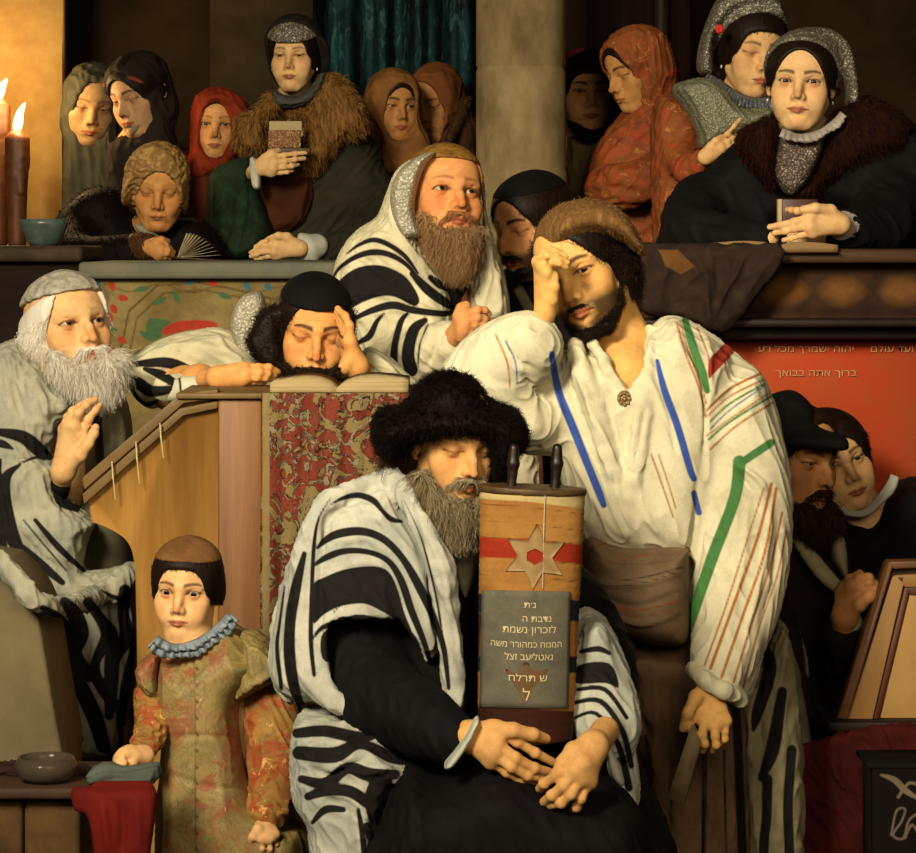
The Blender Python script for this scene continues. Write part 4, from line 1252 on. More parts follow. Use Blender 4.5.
    rb.ink('blu', [(zA((97, 500), (118, 615), (160, 720), (212, 850), (240, 920), (255, 960)), [3, 4, 4.2, 4, 4, 3]), (zA((418, 520), (440, 610), (480, 720), (518, 850), (530, 880)), [2, 3.6, 3.8, 3.6, 3]), (zA((580, 728), (640, 670), (745, 597)), .8), (zA((-45, 460), (-15, 520), (-8, 590)), .8),
                   (zA((-262, 600), (-230, 612)), 2), (zB((318, 110), (328, 150)), 3)])
    rb.ink('grn', [(zA((503, 398), (528, 480), (556, 560), (570, 612)), [3.5, 4.4, 4.4, 3]), (zA((660, 842), (705, 810), (765, 770)), [3.5, 4, 4]), (zB((412, 45), (402, 120), (355, 245), (304, 392)), [6.5, 6, 6, 5.5]), (zA((580, 705), (640, 650), (745, 590)), 1.1), (zA((575, 760), (640, 705), (765, 628)), 1.3)])
    rb.ink('red', [], [zA((576, 520), (606, 485), (636, 458), (660, 480), (630, 520), (590, 560), (574, 575))])
    rb.ink('ora', [(zA((478, 405), (505, 500), (545, 600), (566, 690)), 1.0), (zA((488, 400), (514, 490), (550, 590), (568, 650)), .9), (zA((540, 420), (572, 500), (582, 560)), 1.0), (zA((570, 670), (640, 605), (740, 556)), 1.3), (zA((570, 690), (640, 628), (750, 574)), .9), (zA((570, 748), (650, 690), (760, 618)), .9), (zA((580, 790), (660, 718), (770, 648)), 1.1),
                   (zB((478, 90), (450, 200), (400, 340), (352, 472)), 1.6), (zB((462, 100), (430, 200), (385, 340), (340, 465)), 1.0), (zB((488, 100), (465, 230), (420, 360), (375, 490)), 1.5), (zB((500, 150), (478, 250), (440, 370), (400, 500)), 1.2), (zB((508, 190), (490, 280), (455, 380), (420, 510)), 1.0), (zB((230, 30), (255, 100), (275, 160)), .9), (zB((245, 30), (265, 90), (280, 140)), .8),
                   (zA((-75, 440), (-40, 520), (-30, 600)), .9)])
    link('robe', rb, cloth('white_robe', '#d2cbab', '#bdb696', [('ora', ('#a8682c', '#8c5422')), ('blu', ('#3c56a0', '#2c3f7c')), ('grn', ('#4c7a44', '#35602f')), ('red', ('#a03a26', '#7c2418'))], nscale=7, fine=300, bump=.3, dirt='#a39a78'), root)
    # under-robe filling the opening, clasp
    S = Sculpt(); S.puff([(605, 362), (600, 400), (612, 500), (622, 545), (636, 500), (642, 420), (642, 365), (630, 385), (622, 380)], 5.02, .045, 14)
    u = S.mesh(.0046).fold([(zA((330, 640), (330, 760)), 2, 3)])
    u.ink('ink', [(zA((318, 708), (338, 706)), 1.2), (zA((318, 724), (340, 722)), 1.2), (zA((320, 742), (338, 740)), .9)])
    link('undershirt', u, cloth('cream_linen', '#cdbf90', '#b8a878', [('ink', ('#3c3a24', '#4a4a30'))], nscale=8), root)
    S = Sculpt(); S.pe(624.5, 399, 4.955, 8, 9, .008); 
    for i in range(8): S.pe(624.5 + 5.4 * math.cos(i * .785), 399 + 6 * math.sin(i * .785), 4.948, 2, 2, .005, .002)
    S.pe(624.5, 399, 4.947, 2.6, 2.8, .006, .002)
    link('clasp', S.mesh(.0013), plain('old_silver', '#8c7450', .4, .5, .6, n=60), root)
    # sash
    S = Sculpt()
    S.puff(zB((95, 192), (180, 212), (300, 205), (305, 250), (304, 400), (250, 420), (180, 400), (118, 365), (95, 300)), 5.06, .15, 36)
    sa = S.mesh(.0048, 1)
    sa.fold([(zB((100, 240), (200, 250), (300, 235)), 3, -6), (zB((100, 290), (190, 300), (300, 270)), 3, 6), (zB((110, 320), (200, 345), (300, 310)), 3, -6), (zB((120, 345), (210, 380), (300, 350)), 3, 6), (zB((100, 215), (200, 230), (300, 215)), 3, 5)])
    sa.ink('ora', [(zB((98, 232), (130, 215), (170, 212)), .8), (zB((115, 320), (190, 352), (300, 330)), 1.2), (zB((120, 338), (200, 365), (300, 345)), .8), (zB((120, 265), (180, 245), (230, 235)), .6)])
    sa.ink('ink', [(zB((100, 300), (190, 300), (300, 270)), .6), (zB((170, 290), (230, 280), (295, 262)), .6)])
    link('sash', sa, cloth('brown_sash', '#7c684e', '#5e4a36', [('ora', ('#8a4a26', '#6e3a1e')), ('ink', ('#1a100a', '#20140c'))], nscale=14, fine=200), root)
    # lower robe, to the floor
    S = Sculpt()
    S.puff(zB((115, 350), (170, 400), (300, 390), (385, 420), (420, 560), (430, 860), (430, 1420), (140, 1420), (190, 860), (215, 700), (160, 560)), 5.14, .13, 40)
    lo_ = S.mesh(.007, 1)
    lo_.fold([(zB((210, 420), (240, 500), (240, 620), (250, 853)), 5, 8), (zB((250, 420), (262, 560), (262, 853)), 4, -8), (zB((180, 420), (205, 560), (230, 800)), 5, -8), (zB((330, 560), (350, 700), (350, 853)), 4, 8), (zB((400, 560), (395, 853)), 4, 8), (zB((375, 560), (372, 853)), 3, -8), (zB((170, 470), (230, 460), (240, 490)), 5, 7)]).wrinkle((0, 0, -1), .05, .003, 25)
    lo_.ink('ink', [(zB((340, 640), (338, 853)), 2.5), (zB((405, 560), (412, 700), (418, 853)), 4.5), (zB((380, 640), (385, 853)), 1.2)])
    link('skirt', lo_, cloth('brown_skirt', '#705840', '#523f2c', [('ink', ('#140d09', '#1c120c'))], nscale=9, fine=160), root)
    # striped shawl hanging at his side
    S = Sculpt()
    S.puff(zB((405, 520), (440, 500), (480, 420), (505, 380), (525, 470), (540, 620), (545, 760), (540, 1000), (540, 1420), (420, 1420), (420, 860), (418, 700)), 5.16, .07, 20)
    sh = S.mesh(.005, 1)
    sh.fold([(zB((430, 540), (440, 700), (450, 853)), 4, 8), (zB((475, 520), (470, 700), (485, 853)), 4, 8), (zB((455, 560), (455, 853)), 3, -9), (zB((505, 500), (500, 700), (505, 853)), 3, 7)]).wrinkle((0, 0, -1), .04, .003, 26)
    sh.ink('ink', [(zB((455, 420), (475, 470), (450, 560), (440, 600)), [5, 7, 6, 2]), (zB((500, 520), (480, 640), (455, 700)), [5, 7, 3]), (zB((470, 700), (468, 780), (462, 853), (462, 1100)), 5), (zB((520, 640), (512, 760), (515, 853), (515, 1100)), 5)])
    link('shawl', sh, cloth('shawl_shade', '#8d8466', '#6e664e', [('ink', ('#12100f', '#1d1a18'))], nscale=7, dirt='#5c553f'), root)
    # the small book hanging from his hand
    q = [P(x, y, 4.845) for x, y in zB((312, 585), (332, 622), (297, 748), (262, 738))]
    bk = empty('prayer_book', (q[0] + q[2]) / 2, 'slim closed book held downward in the standing man\'s lowered hand', 'book')
    n = np.array([-.25, -1, .1])
    link('cover', slab(np.array(q) + [0, -.012, 0], .003, n), plain('book_cover_vellum', '#8c7a5c', .6, .2, n=30, b='#6e5e44'), bk, smooth=False)
    link('page_block', slab(np.array(q) * .97 + np.mean(q, 0) * .03 + [0, -.008, 0], .018, n), plain('pages_b8a478', '#b8a478', .8, .1, n=1.0, b='#8a7650', bump=.5, stretch=(2, 2, 420)), bk, smooth=False)
    link('cover', slab(np.array(q) + [.004, .012, 0], .003, n), plain('book_cover_vellum', '#8c7a5c', .6, .2, n=30, b='#6e5e44'), bk, smooth=False)
    DO = 0.0
# ------------------------------------------------------------------ the boy
if build('boy'):
    DO = -.1
    z2 = Z(0, 520, 2.5606)
    root = person(-.45, 4.9, 0, 'small boy in a flowered gold coat, blue ruff and brown skullcap')
    H = Head(179, 594, 4.93, size=.735, yaw=-7, pitch=-2, roll=3, open=.95, child=.25, w=1.03, jaw=.80, nose=.72, nosew=.92, brow=.7, lips=.95, cheek=1.0, gaze=(4, 0), browd=.9, long=.98,
             tone=('#e0b078', '#c07a4c'), lipcol='#a5543e', browcol='#2a160c')
    S = Sculpt(); S.head(H)
    a = H.fr.w((.0, .018, -.06))
    S.chain([(a, .036), (P(192, 655, 4.98), .040), (P(205, 700, 5.0), .07), (P(215, 830, 5.0), .08)], .03)
    S.pc([(200, 690, 5.0, 22), (152, 700, 4.95, 14), (148, 735, 4.90, 11), (136, 752, 4.86, 9)], .02)
    S.pc([(205, 690, 5.0, 22), (268, 710, 5.0, 14), (275, 770, 4.97, 12), (268, 810, 4.94, 8)], .02)
    hand(S, *z2((368, 603, 0)), z2((330, 592, -.02), (318, 600, -.03), (308, 612, -.03), (304, 626, -.02)),
         [z2((312, 606, -.04), (318, 622, -.05), (330, 630, -.04)), z2((304, 618, -.045), (310, 634, -.05), (324, 640, -.04)), z2((298, 628, -.04), (304, 642, -.045), (318, 646, -.03)), z2((297, 636, -.03), (303, 648, -.03), (314, 650, -.02))],
         z2((345, 605, -.02), (338, 622, -.03), (340, 638, -.03)), 4.82, rf=3.2, palm=7.5)
    hand(S, *z2((680, 775, 0)), z2((655, 806, -.02), (672, 815, -.03), (690, 815, -.03), (706, 806, -.02)),
         [z2((653, 832, -.02), (655, 850, -.01), (660, 866, 0)), z2((672, 842, -.03), (674, 862, -.02), (676, 878, 0)), z2((692, 842, -.03), (694, 860, -.02), (692, 876, 0)), z2((708, 830, -.02), (708, 846, -.01), (704, 860, 0))],
         z2((660, 790, -.03), (645, 812, -.03), (640, 832, -.02)), 4.90, rf=2.4, palm=7)
    M, col = body_mesh(S, H, .0022); M.col['tone'] = col
    link('body', M, skinmat(), root); H.eyes(root)
    M = hairshell(H, .008, hw=.056, zc=-.052, hh=.110, pw=3.6, yc=-.112, low=-.034, side=.005).mesh(.003, 1)
    fringe(H, M, 3000, 'hair', hairmat('hair_boy', '#0c0704', '#2c180c'), root, .014, seed=31, top=.09, lift=.05, spread=.12, wav=.001)
    cp = skullcap(H, .011, .072, -2, None)
    link('skullcap', cp, cloth('brown_felt', '#7a5630', '#5c3e20', nscale=18, fine=220, bump=.4), root)
    # ruff: a gathered strip round the neck
    rm = cloth('ruff_lace', '#8d98a0', '#66727a', nscale=50, fine=300, bump=.6)
    link('ruff', ruffle(z2((400, 302), (420, 318), (450, 326), (490, 318), (530, 298), (565, 268), (590, 240)), 4.90, 12, n=13, amp=.007, out=.025, dd=(0, .06)), rm, root)
    link('ruff', ruffle(z2((404, 296), (424, 310), (452, 318), (490, 310), (528, 290), (560, 262), (580, 240)), 4.89, 8, n=11, amp=.006, out=.02, dd=(0, .06)), rm, root)
    # coat body, capped shoulders, sleeves
    M_coat = None
    N = NT('flowered_coat')
    base = N.mix(N.gray(N.noise(9, 4), .35, .65), '#9c8850', '#7c6c40')
    v1 = N.noise(16, 5, .75, dist=1.4); v2 = N.noise(22, 5, .75, dist=1.8)
    reg = N.gray(N.noise(7.5, 2), .44, .54)
    base = N.mix(N.math('MULTIPLY', N.gray(N.math('ABSOLUTE', N.math('SUBTRACT', N.noise(26, 4, .7, dist=1.2), .5)), .035, .0), .55), base, '#4c4a24')
    base = N.mix(N.math('MULTIPLY', N.math('MULTIPLY', N.gray(v1, .47, .54), reg), .8), base, '#8e4a30')
    base = N.mix(N.math('MULTIPLY', N.math('MULTIPLY', N.gray(v2, .58, .62), reg), .7), base, '#86605a')
    base = N.mix(N.math('MULTIPLY', N.gray(v2, .66, .69), .8), base, '#d0a45c')
    base = N.mix(N.inkmask('ink'), base, '#5a4322')
    N.bump(N.noise(180, 3), .3, .002)
    MATS['coat'] = N.out(base, .6, .3)
    N = NT('gold_sleeve')
    base = N.mix(N.gray(N.noise(14, 5), .35, .65), '#a8803f', '#84602e')
    base = N.mix(N.math('MULTIPLY', N.gray(N.noise(20, 5, .75, dist=1.5), .50, .57), .85), base, '#9c4426')
    base = N.mix(N.math('MULTIPLY', N.gray(N.noise(30, 5, .75, dist=1.5), .60, .64), .8), base, '#e0b060')
    N.bump(N.noise(60, 5), .5, .004)
    MATS['sleeve'] = N.out(base, .65, .2)
    S = Sculpt()
    S.puff(z2((415, 335), (400, 400), (405, 480), (418, 560), (412, 640), (405, 720), (402, 860), (400, 1500), (800, 1500), (790, 860), (745, 760), (660, 690), (630, 560), (625, 440), (690, 360), (640, 300), (590, 270), (560, 290), (510, 325), (450, 345)), 5.0, .13, 36)
    S.puff(z2((740, 700), (775, 770), (812, 840), (820, 1000), (700, 1000), (690, 800)), 5.05, .06, 12, .03)
    co = S.mesh(.0036, 2)
    co.fold([(z2((495, 345), (498, 500), (500, 853)), 2, -2.5), (z2((420, 560), (520, 552), (630, 560)), 2.5, -3), (z2((410, 640), (520, 680), (640, 690)), 3, -3), (z2((625, 450), (630, 560), (650, 700)), 3, -6), (z2((430, 600), (440, 720), (435, 853)), 5, 4), (z2((560, 600), (570, 720), (580, 853)), 5, 4), (z2((700, 760), (730, 853)), 4, 5)]).wrinkle((0, 0, -1), .06, .002, 31)
    co.ink('ink', [(z2((497, 350), (499, 500), (501, 853)), .6)] + [(z2((503, y), (506, y + 3)), 1.4) for y in range(380, 850, 42)])
    link('coat', co, MATS['coat'], root)
    S = Sculpt()
    S.puff(z2((352, 375), (350, 395), (362, 425), (400, 450), (408, 380), (412, 335), (380, 345)), 4.95, .055, 10, .01)
    co = S.mesh(.0034, 2).fold([(z2((355, 410), (380, 435), (405, 445)), 2, 4)]).wrinkle((.5, 0, -1), .03, .002, 32); co.attr['ink'] = np.full(len(co.V), 12.0)
    link('shoulder_cap', co, MATS['coat'], root)
    S = Sculpt()
    S.puff(z2((605, 455), (612, 400), (622, 330), (620, 285), (660, 290), (700, 325), (722, 375), (715, 400), (665, 430)), 4.96, .075, 14, .01)
    co = S.mesh(.0034, 2).fold([(z2((620, 440), (670, 410), (715, 385)), 2.5, 5), (z2((640, 320), (680, 350), (700, 390)), 3, 3)]).wrinkle((.5, 0, -1), .03, .002, 32)
    co.attr['ink'] = np.full(len(co.V), 12.0)
    link('shoulder_cap', co, MATS['coat'], root)
    S = Sculpt(); S.pc([(150, 694, 4.95, 15), (153, 716, 4.92, 15), (150, 735, 4.88, 14), (141, 750, 4.85, 11)], .012, smooth=3)
    link('sleeve', S.mesh(.003, 2).fold([(z2((350, 500), (385, 512), (415, 530)), 2, 4), (z2((345, 520), (380, 540), (418, 550)), 2, -4), (z2((340, 560), (370, 590), (395, 605)), 2, 4)]).wrinkle((1, 0, .3), .025, .0025, 33), MATS['sleeve'], root)
    S = Sculpt(); S.pc([(268, 690, 4.98, 20), (272, 720, 4.96, 24), (275, 760, 4.94, 24), (270, 800, 4.92, 19), (266, 816, 4.91, 16)], .015, smooth=3)
    link('sleeve', S.mesh(.003, 2).wrinkle((.2, 0, -1), .03, .003, 34), MATS['sleeve'], root)
    for nm, pts in (('cuff', [(141, 752, 4.86, 11), (139, 755, 4.855, 12)]), ('cuff', [(266, 817, 4.92, 17), (266, 820, 4.92, 18)])):
        S = Sculpt(); S.pc(pts, .004); c_ = S.mesh(.0022, 1).wrinkle((0, 0, -1), .008, .0025, 5); link(nm, c_, MATS['ruff_lace'], root)
    DO = 0.0

# ------------------------------------------------------------------ the old man
if build('old'):
    DO = .12
    z1 = Z(0, 250, 3.047); z2 = Z(0, 520, 2.5606)
    root = person(-.80, 5.7, 0, 'white-bearded old man in a grey cap and shawl, gazing up with one hand raised')
    H = Head(85, 321, 5.56, size=1.0, yaw=33, pitch=12, roll=-5, open=.75, gaze=(6, 10), age=1.1, nose=1.15, hook=1.2, cheek=.85, jaw=.95, browd=.35, brow=1.3, lips=.7,
             tone=('#d8ab72', '#b5723f'), lipcol='#9a5038', browcol='#8c8470', iris='#3a2a1a')
    S = Sculpt(); S.head(H)
    S.chain([(H.fr.w((.0, .018, -.06)), .05), (P(62, 410, 5.66), .06), (P(55, 470, 5.72), .12), (P(60, 700, 5.76), .10)], .04)
    S.pc([(50, 480, 5.70, 30), (20, 560, 5.68, 18), (45, 520, 5.64, 12), (57, 494, 5.575, 10)], .03)
    hand(S, *z1((195, 670, 0)), z1((250, 565, -.02), (225, 535, -.03), (210, 530, -.02), (198, 545, .0)),
         [z1((270, 515, -.03), (290, 488, -.03), (303, 472, -.02)), z1((238, 498, -.04), (262, 472, -.045), (290, 455, -.03)), z1((220, 492, -.02), (245, 476, -.03), (270, 460, -.02)), z1((205, 508, .01), (220, 488, .0), (240, 478, .0))],
         z1((245, 625, -.03), (268, 590, -.04), (285, 560, -.04), (292, 540, -.03)), 5.50, rf=4.4, palm=11.5, forearm=z1((180, 715, .04, 12)))
    M, col = body_mesh(S, H, .003); M.col['tone'] = col
    link('body', M, skinmat(), root); H.eyes(root)
    hm = hairmat('hair_white', '#c0baa8', '#f6eddb', .6, .2)
    S = hairshell(H, .010, hw=.064, zc=-.01, hh=.100, yc=-.100, low=-.085, side=.012); half(S, (0, .2, 1), .050, H.fr, .01); M = S.mesh(.005, 1)
    fringe(H, M, 2600, 'hair', hm, root, .028, seed=41, lift=.16, spread=.2, wav=.004, sel=lambda v, n: H.fr.l(v)[:, 2] < .025)
    B = Sculpt()
    B.puff(z1((150, 300), (160, 345), (200, 400), (245, 440), (300, 460), (345, 435), (372, 390), (370, 340), (340, 312), (318, 318), (308, 332), (285, 342), (262, 335), (235, 345), (185, 305)), 5.58, .07, 14, n=4)
    b = B.mesh(.0045, 2)
    link('beard', hairy(b, 7000, .040, .0008, seed=42, flow=lambda v: np.column_stack([.35 + 0 * v[:, 0], -.3 + 0 * v[:, 0], -1 + 0 * v[:, 0]]), lift=.25, g=.12, wav=.004, freq=1.4, spread=.22), hm, root)
    m = Sculpt(); a_ = [H.fr.w(q) for q in ((-.034, -.078, -.076), (-.018, -.096, -.061), (0, -.101, -.0585), (.018, -.096, -.061), (.034, -.078, -.076))]
    m.chain(list(zip(a_, (.004, .0055, .0035, .0055, .004))), .006)
    link('moustache', hairy(m.mesh(.003), 700, .022, .0008, seed=43, flow=lambda v: np.column_stack([np.sign(v[:, 0] - a_[2][0]), 0 * v[:, 0], -1 + 0 * v[:, 0]]), lift=.3), hm, root)
    cp = skullcap(H, .010, .066, 2, None).wrinkle((1, .3, 0), .03, .0015, 4)
    link('skullcap', cp, cloth('silver_cap', '#a8a290', '#7c7868', nscale=60, fine=140, bump=.8), root)
    # robe beneath and the great shawl
    S = Sculpt(); S.puff(z1((250, 420), (240, 470), (290, 520), (300, 700), (330, 700), (390, 640), (400, 560), (385, 470), (360, 430), (320, 470)), 5.68, .10, 14)
    S.puff([(20, 420), (100, 430), (125, 480), (135, 600), (130, 800), (128, 1080), (0, 1080), (-30, 800), (-20, 500)], 5.76, .14, 30)
    r = S.mesh(.006, 1).fold([(z1((330, 480), (340, 580), (335, 680)), 3, 6), (z1((360, 470), (375, 560), (370, 650)), 3, 6)])
    r.ink('ink', [(z1((295, 480), (300, 560), (305, 640)), 4.5)])
    link('robe', r, cloth('grey_robe', '#6f6850', '#544d3a', [('ink', ('#1c1a16', '#12110e'))], nscale=8), root)
    S = Sculpt()
    S.puff(z1((60, 270), (100, 300), (150, 345), (200, 400), (250, 440), (262, 460), (240, 500), (200, 560), (165, 650), (170, 740), (60, 760), (-60, 760), (-100, 500), (-60, 340), (0, 290)), 5.68, .17, 30)
    S.puff(z1((-40, 620), (60, 625), (140, 640), (175, 660), (180, 720), (210, 760), (250, 800), (262, 830), (200, 860), (60, 850), (-40, 760)), 5.56, .09, 18, .03)
    S.pc([(-20, 545, 4.895, 8), (0, 562, 4.895, 9), (18, 582, 4.895, 9), (34, 600, 4.895, 9), (60, 607, 4.98, 9), (84, 602, 5.28, 10), (100, 594, 5.42, 10), (122, 580, 5.46, 9), (133, 568, 5.5, 6)], .012, smooth=3)
    S.puff(z2((-40, 0), (220, 0), (225, 40), (215, 130), (330, 120), (340, 160), (345, 240), (350, 340), (345, 420), (320, 520), (300, 590), (230, 600), (160, 600), (130, 480), (105, 380), (95, 240), (60, 190), (-40, 160)), 5.54, .085, 18, .03)
    S.puff(z2((105, 560), (330, 520), (320, 700), (300, 1300), (120, 1300)), 5.62, .06, 14, .03)
    sh = S.mesh(.0037, 2)
    sh.fold([(z1((60, 330), (120, 420), (150, 560), (160, 640)), 5, 8), (z1((110, 320), (180, 430), (190, 540)), 5, 7), (z1((20, 380), (60, 470), (90, 560)), 5, -7), (z1((160, 350), (220, 430), (235, 490)), 3, -6), (z1((0, 545), (80, 580), (150, 630)), 3, 4),
             (z1((30, 660), (90, 640), (160, 650)), 3.5, 6), (z1((40, 780), (60, 700), (120, 650)), 3.5, 8), (z1((120, 680), (140, 760), (200, 830)), 4, 6), (z1((0, 690), (20, 760), (40, 850)), 3, -7),
             (z2((30, 0), (90, 80), (200, 160)), 4, -7), (z2((90, 0), (140, 70), (215, 150)), 3, 6), (z2((0, 60), (60, 150), (180, 190), (320, 140)), 4, 6),
             (z2((120, 220), (150, 330), (220, 470), (260, 590)), 4, 7), (z2((220, 200), (250, 300), (230, 400), (280, 520)), 4, 7), (z2((300, 170), (290, 300), (300, 420), (290, 560)), 4, 7), (z2((180, 220), (210, 330), (240, 420)), 3, -8), (z2((335, 240), (325, 380), (300, 500)), 3, 6), (z2((270, 200), (275, 290)), 3, -7)]).wrinkle((.25, 0, -1), .045, .0028, 44)
    sh.ink('ink', [(z1((0, 555), (70, 570), (120, 610), (152, 632)), [4, 6.5, 7, 3]), (z1((-20, 585), (10, 592), (40, 606)), [4, 4, 1]), (z1((60, 650), (110, 632), (135, 640)), [1, 1.5, 1]), (z1((60, 655), (20, 690), (10, 760), (30, 853), (60, 920)), [1.5, 5, 8, 8, 6]), (z1((0, 640), (-10, 760), (10, 900)), [2, 4, 4]), (z1((175, 700), (185, 760), (235, 790)), [3, 6, 3]),
                   (z2((45, 60), (100, 110), (160, 160)), [3, 5, 3]), (z2((90, 0), (150, 70), (215, 130)), [2, 3.4, 2]), (z2((60, 0), (110, 60), (170, 130)), [.8, 1, .8]),
                   (z2((110, 250), (140, 330), (190, 400), (240, 500), (262, 580)), [7, 8, 8, 8, 6]), (z2((165, 210), (190, 240), (205, 290), (190, 340), (230, 400)), [5, 8, 9, 8, 6]), (z2((225, 210), (262, 260), (280, 300), (250, 350), (245, 400), (290, 470)), [5, 6, 9, 5, 6, 6]),
                   (z2((320, 180), (315, 240), (325, 300), (290, 350), (285, 430), (280, 500)), [6, 6, 8, 8, 7, 5]), (z2((120, 380), (150, 470), (200, 560)), [6, 5, 5]), (z2((215, 420), (250, 500), (275, 590)), [3, 5, 4]), (z2((110, 225), (160, 260), (200, 330)), [3, 5, 3]), (z2((340, 330), (320, 430), (310, 520)), [3, 5, 4]), (z2((260, 180), (300, 200), (335, 190)), [1, 2.6, 1]), (z2((150, 330), (170, 300)), 3), (z2((300, 480), (310, 560), (300, 590)), 2.5)],
           [])
    link('shawl', sh, tallit('old_shawl', '#a9a68e', '#86877a', '#77725e'), root)
    S = Sculpt(); S.pc(z1((172, 690, 5.52, 13)) and [(58, 484, 5.53, 13), (56, 490, 5.54, 14)], .006)
    link('cuff', S.mesh(.004), BLACK, root)

    DO = 0.0

# ------------------------------------------------------------------ the man reading, head in his hands
if build('reader'):
    z5 = Z(230, 260, 4.265); z1 = Z(0, 250, 3.047)
    root = person(-.32, 6.0, 0, 'dark-bearded man in a black cap bent over the open book, cheek on his hand')
    H = Head(317, 338, 5.74, size=.95, yaw=9, pitch=-11, roll=4, open=.06, age=.35, hook=1.0, nose=1.05, nosew=1.0, w=1.03, browd=1.0, brow=1.25, cheek=1.1,
             tone=('#d89a58', '#b5603a'), browcol='#2c1a0e', lipcol='#8a4030')
    S = Sculpt(); S.head(H)
    S.chain([(H.fr.w((.0, .018, -.06)), .05), (P(312, 395, 5.98), .06), (P(300, 430, 6.08), .13), (P(300, 640, 6.1), .10)], .04)
    S.pc([(320, 430, 6.05, 34), (385, 420, 5.9, 22), (372, 385, 5.78, 13), (352, 372, 5.72, 10)], .03)
    S.pc([(280, 430, 6.05, 34), (170, 385, 5.95, 22), (200, 383, 5.8, 16), (214, 380, 5.72, 11)], .03)
    # cheek hand
    hand(S, *z5((540, 455, 0)), z5((512, 345, -.02), (500, 330, 0), (490, 335, .02), (482, 350, .03)),
         [z5((510, 280, -.02), (492, 240, -.01), (462, 215, 0)), z5((498, 268, 0), (482, 235, .01), (460, 208, .02)), z5((488, 280, .02), (474, 245, .03), (456, 222, .04)), z5((480, 300, .03), (470, 270, .04), (458, 245, .05))],
         z5((500, 440, -.02), (488, 460, -.02), (478, 485, -.01)), 5.69, rf=4.4, palm=11, forearm=z5((575, 480, .06, 11)))
    # page hand
    hand(S, *z5((-50, 500, 0)), z5((60, 470, -.02), (62, 485, -.03), (60, 500, -.03), (50, 512, -.02)),
         [z5((120, 458, -.02), (165, 458, -.01), (205, 478, .01)), z5((125, 478, -.03), (160, 482, -.02), (190, 492, 0)), z5((115, 500, -.03), (150, 502, -.02), (180, 508, 0)), z5((100, 516, -.02), (125, 520, -.01), (150, 522, 0))],
         z5((10, 475, -.02), (60, 458, -.02), (100, 458, -.01)), 5.66, rf=4.2, palm=10, forearm=z5((-110, 505, .05, 9)))
    M, col = body_mesh(S, H, .0028); M.col['tone'] = col
    link('body', M, skinmat(), root); H.eyes(root)
    hm = hairmat('hair_black', '#0a0604', '#2c1a0e')
    S = hairshell(H, .006, hw=.064, zc=-.02, hh=.100, yc=-.100, low=-.085, side=.012)
    S.puff(z5((215, 210), (140, 220), (100, 290), (80, 350), (120, 420), (150, 455), (215, 460), (222, 400), (205, 320)), 5.80, .045, 9)
    fringe(H, S.mesh(.0045, 1), 3200, 'hair', hm, root, .022, seed=51, lift=.4, spread=.35, wav=.008, freq=2)
    B = Sculpt()
    B.puff(z5((215, 440), (230, 475), (300, 490), (400, 500), (470, 500), (490, 480), (475, 440), (455, 450), (420, 470), (370, 462), (330, 460), (270, 462), (235, 440)), 5.70, .05, 9)
    link('beard', hairy(B.mesh(.0035, 1), 2600, .014, .0008, seed=52, lift=.4, wav=.004, spread=.35), hm, root)
    skullcap(H, .009, .066, 4, 'skullcap', cloth('black_velvet', '#0b0807', '#050404', nscale=20), root)
    # shawl: back and shoulder lying along the bench, silver neckband
    S = Sculpt()
    S.puff(z1((385, 335), (440, 300), (520, 262), (600, 245), (660, 238), (720, 260), (800, 330), (860, 370), (860, 430), (700, 430), (660, 380), (540, 400), (520, 450), (470, 480), (430, 460), (400, 420), (378, 380)), 6.0, .13, 24)
    S.puff(z5((540, 470), (580, 375), (640, 395), (700, 430), (760, 490), (800, 530), (740, 545), (700, 530), (600, 510)), 5.85, .06, 12)
    S.puff([(230, 380), (400, 380), (420, 430), (420, 620), (420, 1000), (230, 1000), (220, 500)], 6.08, .15, 30)
    S.pc([(235, 395, 5.95, 22), (190, 388, 5.85, 16), (165, 388, 5.75, 13)], .02)
    S.pc([(395, 395, 5.88, 17), (378, 388, 5.80, 16), (366, 380, 5.73, 14)], .02)
    sh = S.mesh(.0038, 2)
    sh.fold([(z1((430, 320), (560, 290), (660, 300), (760, 360)), 4, 6), (z1((400, 350), (500, 345), (600, 370), (680, 385)), 3, 5), (z1((660, 250), (690, 310), (760, 350)), 3, 7), (z1((440, 380), (500, 390), (540, 420)), 3, 5), (z5((600, 400), (660, 440), (720, 500)), 3, 6), (z5((640, 400), (700, 450), (770, 520)), 2.5, -5)]).wrinkle((1, 0, -.3), .04, .0025, 54)
    sh.ink('ink', [(z1((385, 352), (450, 344), (520, 345), (600, 375), (672, 385)), [2, 4, 5.5, 4.5, 3]), (z1((440, 362), (490, 380), (530, 405)), [2, 5, 4]), (z1((385, 400), (420, 405), (460, 430), (520, 425)), [6, 6, 6, 4]), (z1((400, 430), (440, 470), (480, 460)), [2, 2.5, 2]), (z1((578, 412), (572, 440)), 1.5)])
    link('shawl', sh, tallit('reader_shawl', '#cfc7a4', '#b0a988', '#8f8663'), root)
    S = Sculpt(); S.puff(z5((125, 135), (60, 150), (15, 220), (5, 300), (40, 390), (100, 450), (160, 460), (180, 380), (160, 260), (150, 170)), 5.95, .05, 8)
    g = S.mesh(.0035, 1).fold([(z5((20, 240), (60, 340), (110, 440)), 3, 5)])
    link('neckband', g, spangle('silver_thread', '#8c8672', '#a8a18a', '#dcd6c4'), root)
    S = Sculpt(); S.pc([(168, 391, 5.76, 11), (186, 389, 5.74, 12), (210, 384, 5.725, 11)], .006)
    c_ = S.mesh(.003, 1); c_.ink('ink', [([(179, 374), (182, 402)], 1.2)])
    link('cuff', c_, cloth('reader_cuff', '#c8c2a8', '#a5a08a', [('ink', ('#12100f', '#1d1a18'))]), root)
